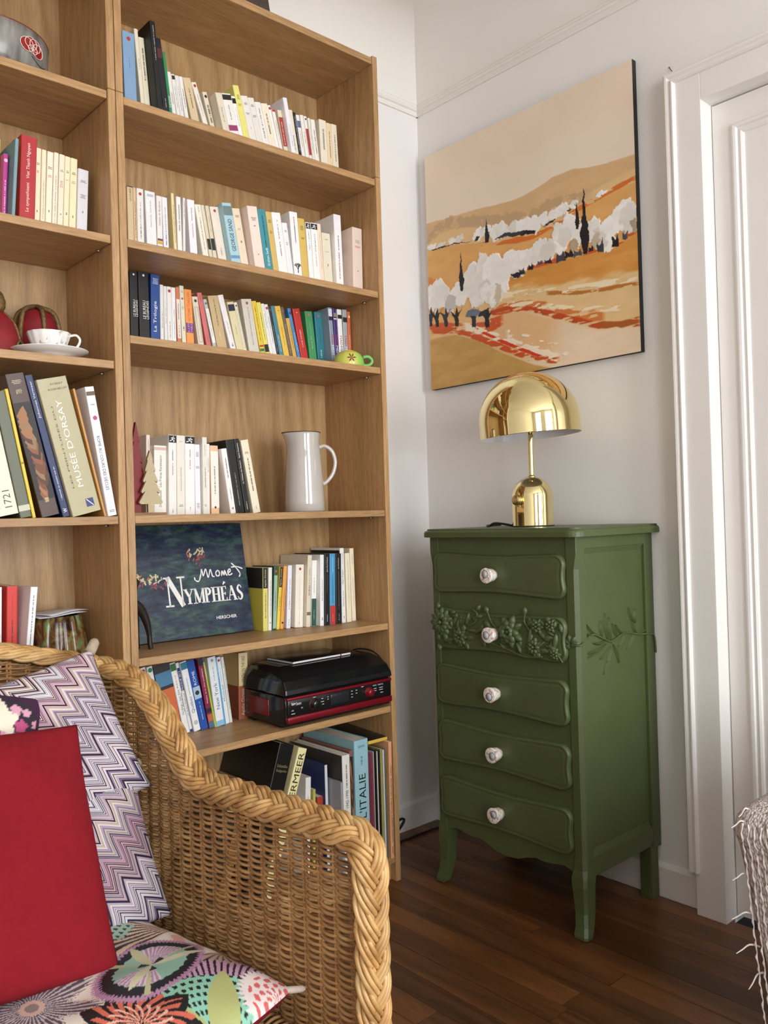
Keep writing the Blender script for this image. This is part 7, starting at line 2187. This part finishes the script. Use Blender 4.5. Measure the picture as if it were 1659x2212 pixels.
    big(-0.16, 0.12, .08, 1.2, 1.2)
    starburst(-0.17, -0.17, .08, '5E545C', 'C9BFC2')
    leafy(0.128, -0.092, 0.222, -0.108, .006, 'C9C4A4'); leafy(0.128, -0.092, 0.135, -0.030, .009, 'BDB894'); leafy(0.128, -0.092, 0.062, -0.125, .007, 'C9C4A4')
    return srgb2lin(out)
me = cushion_mesh('seat_cushion', 0.52, 0.52, 0.095, [pigment_mat('printed_sateen', 0.55, 0.06, 700), fabric('burgundy_backing', lin(108, 20, 34))], 320, seed=14, pinch=0.03, pw=4.0, cols=seat_print, wav=0.0010, bulge=0.12)
# lies flat: the print's height runs to the back, its face looks up
ph = math.radians(10)
X_, Z_ = Vector((math.cos(ph), math.sin(ph), 0.0)), Vector((-math.sin(ph), math.cos(ph), 0.0))
Y_ = Z_.cross(X_).normalized()
M4 = Matrix((X_, Y_, Z_)).transposed().to_4x4()
M4.translation = Vector((-1.196, -0.513, 0.326))
sc_ = cushion('seat_cushion', me, M4, 'seat cushion printed with large mint, lilac and coral flowers')
ears(sc_, 0.52, 0.52, fabric('pale_knot', lin(214, 200, 188)), ((1, -1),), 0.0055)
# ------------------------------------------------------------------ woven-throw covered seat at the right edge
t = NT('oatmeal_bouclé_throw')
co = t.coord((1, 1, 1))
sep = t.n('ShaderNodeSeparateXYZ'); t.l(co, 0, sep, 0)
nz = t.n('ShaderNodeTexNoise', i_Scale=55.0, i_Detail=3.0); t.l(co, 0, nz, 'Vector')
w1 = t.n('ShaderNodeTexVoronoi', i_Scale=1.0); t.l(t.coord((260, 260, 120)), 0, w1, 'Vector')
rp = t.ramp([(0.0, lin(226, 218, 212)), (0.45, lin(206, 196, 190)), (0.9, lin(140, 128, 122))]); t.l(w1, 'Distance', rp, 0)
r2 = t.ramp([(0.35, (0.82, 0.80, 0.80, 1)), (0.65, (1.06, 1.05, 1.03, 1))]); t.l(nz, 'Fac', r2, 0)
mx = t.n('ShaderNodeMix', data_type='RGBA', blend_type='MULTIPLY'); mx.inputs['Factor'].default_value = 1.0
t.l(rp, 0, mx, 'A'); t.l(r2, 0, mx, 'B'); t.l(mx, 'Result', t.b, 'Base Color')
t.b.inputs['Roughness'].default_value = 0.9
t.bump(w1, 'Distance', 0.9, 0.004)
TWEED = t.m
SX0, SYB, SZT = -0.345, -1.140, 0.568
sofa = empty('ottoman', (-0.03, -1.46, 0.0))
# body: tapers inwards towards the floor
lv = [(0.0, 0.090), (0.20, 0.062), (0.40, 0.026), (0.50, 0.009), (SZT - 0.045, 0.0), (SZT - 0.022, 0.006), (SZT - 0.008, 0.018), (SZT, 0.040)]
mb = MB()
rg = []
x0, x1, y0, y1 = SX0, 0.31, -1.79, SYB
for z, e in lv:
    r = 0.045
    ring_ = []
    for cx, cy, a0 in ((x1 - r, y1 - r, 0), (x0 + r, y1 - r, 90), (x0 + r, y0 + r, 180), (x1 - r, y0 + r, 270)):
        for k in range(7):
            a = math.radians(a0 + 15 * k)
            ring_.append((cx + (r - e if e < r else 0.002) * math.cos(a) - (0 if e < r else (e - r) * (1 if cx > 0 else -1)), cy + (r - e if e < r else 0.002) * math.sin(a) - (0 if e < r else (e - r) * (1 if cy > -1.46 else -1)), z))
    rg.append(ring_)
n = len(rg[0])
for a, b in zip(rg, rg[1:]):
    mb.add(a + b, [(k, (k + 1) % n, n + (k + 1) % n, n + k) for k in range(n)], 0, True)
mb.add(rg[-1], [tuple(range(n))], 0, False).add(rg[0], [tuple(range(n))[::-1]])
mb.xf(Matrix.Translation((0.03, 1.46, 0))).obj('cover', TWEED, sofa)
# knitted ribs running down the visible side, standing proud of the cover
fr = random.Random(17)
YARN = plain('oatmeal_yarn', lin(218, 210, 204), 0.95, var=0.12, scale=120)
def inset(z):
    return float(np.interp(z, [a for a, b in lv], [b for a, b in lv]))
for k in range(84):
    y = SYB - 0.030 - k * 0.0098
    if y < y0 + 0.04:
        break
    zz = np.linspace(0.03, SZT - 0.024, 70)
    pts = np.array([(x0 + inset(z) - 0.0003 + 0.0012 * math.sin(z * 700 + k * 2.1), y + 0.0010 * math.sin(z * 300 + k * 2), z) for z in zz])
    MB().tube(pts - np.array([-0.03, -1.46, 0]), [0.0014 + 0.0008 * math.sin(q * 2.3 + k * 1.9) for q in range(70)], 5).obj('yarn_rib', YARN, sofa, fix=False)
for k in range(15):
    y = SYB + fr.uniform(-0.10, 0.004) if k % 3 else SYB - 0.01
    z = fr.uniform(0.20, 0.56)
    L = fr.uniform(0.012, 0.045)
    st0 = np.array([x0 + inset(z) + 0.010, y - 0.022, z])
    d = np.array([-0.6, 0.5, fr.uniform(-0.9, 0.15)]); d /= np.linalg.norm(d)
    pts = [st0, st0 + d * L * 0.45 + np.array([0, 0, 0.004]), st0 + d * L * 0.8 + np.array([0, 0, -0.004]), st0 + d * L + np.array([-0.004, 0, -0.008])]
    MB().tube(catmull(pts, 5) - np.array([-0.03, -1.46, 0]), [0.0018 - 0.0011 * q / 15 for q in range(16)], 5).obj('loose_thread', YARN, sofa, fix=False)
tag(sofa, 'oatmeal woven throw over a seat at the right edge, with loose threads', 'ottoman')

# ------------------------------------------------------------------ cables on the floor behind the chest
cbl = catmull([(0.020, 0.236, 0.030), (0.045, 0.240, 0.050), (0.070, 0.245, 0.058), (0.245, 0.2535, 0.052), (0.262, 0.2535, 0.040), (0.235, 0.252, 0.014), (0.10, 0.250, 0.0045)], 8)
c1 = MB().tube(catmull([(0.05, 0.248, 0.0042), (0.14, 0.247, 0.020), (0.215, 0.248, 0.047), (0.245, 0.250, 0.049), (0.246, 0.250, 0.036), (0.20, 0.246, 0.0105), (0.10, 0.243, 0.0042)], 8), 0.0036, 7).obj('power_cable', plain('black_cable', (0.008, 0.008, 0.008), 0.5))
tag(c1, 'black cable looping against the baseboard beside the bookcase', 'cable')
c2 = MB().tube(catmull([(0.03, 0.225, 0.0045), (0.12, 0.205, 0.0045), (0.20, 0.199, 0.0045), (0.28, 0.200, 0.0045), (0.37, 0.190, 0.0045), (0.40, 0.12, 0.0045), (0.405, 0.0, 0.0045), (0.41, -0.05, 0.0045)], 8), 0.0036, 7).obj('power_cable', plain('black_cable', (0.008, 0.008, 0.008), 0.5))
tag(c2, 'black cable lying along the floor behind the green chest', 'cable')
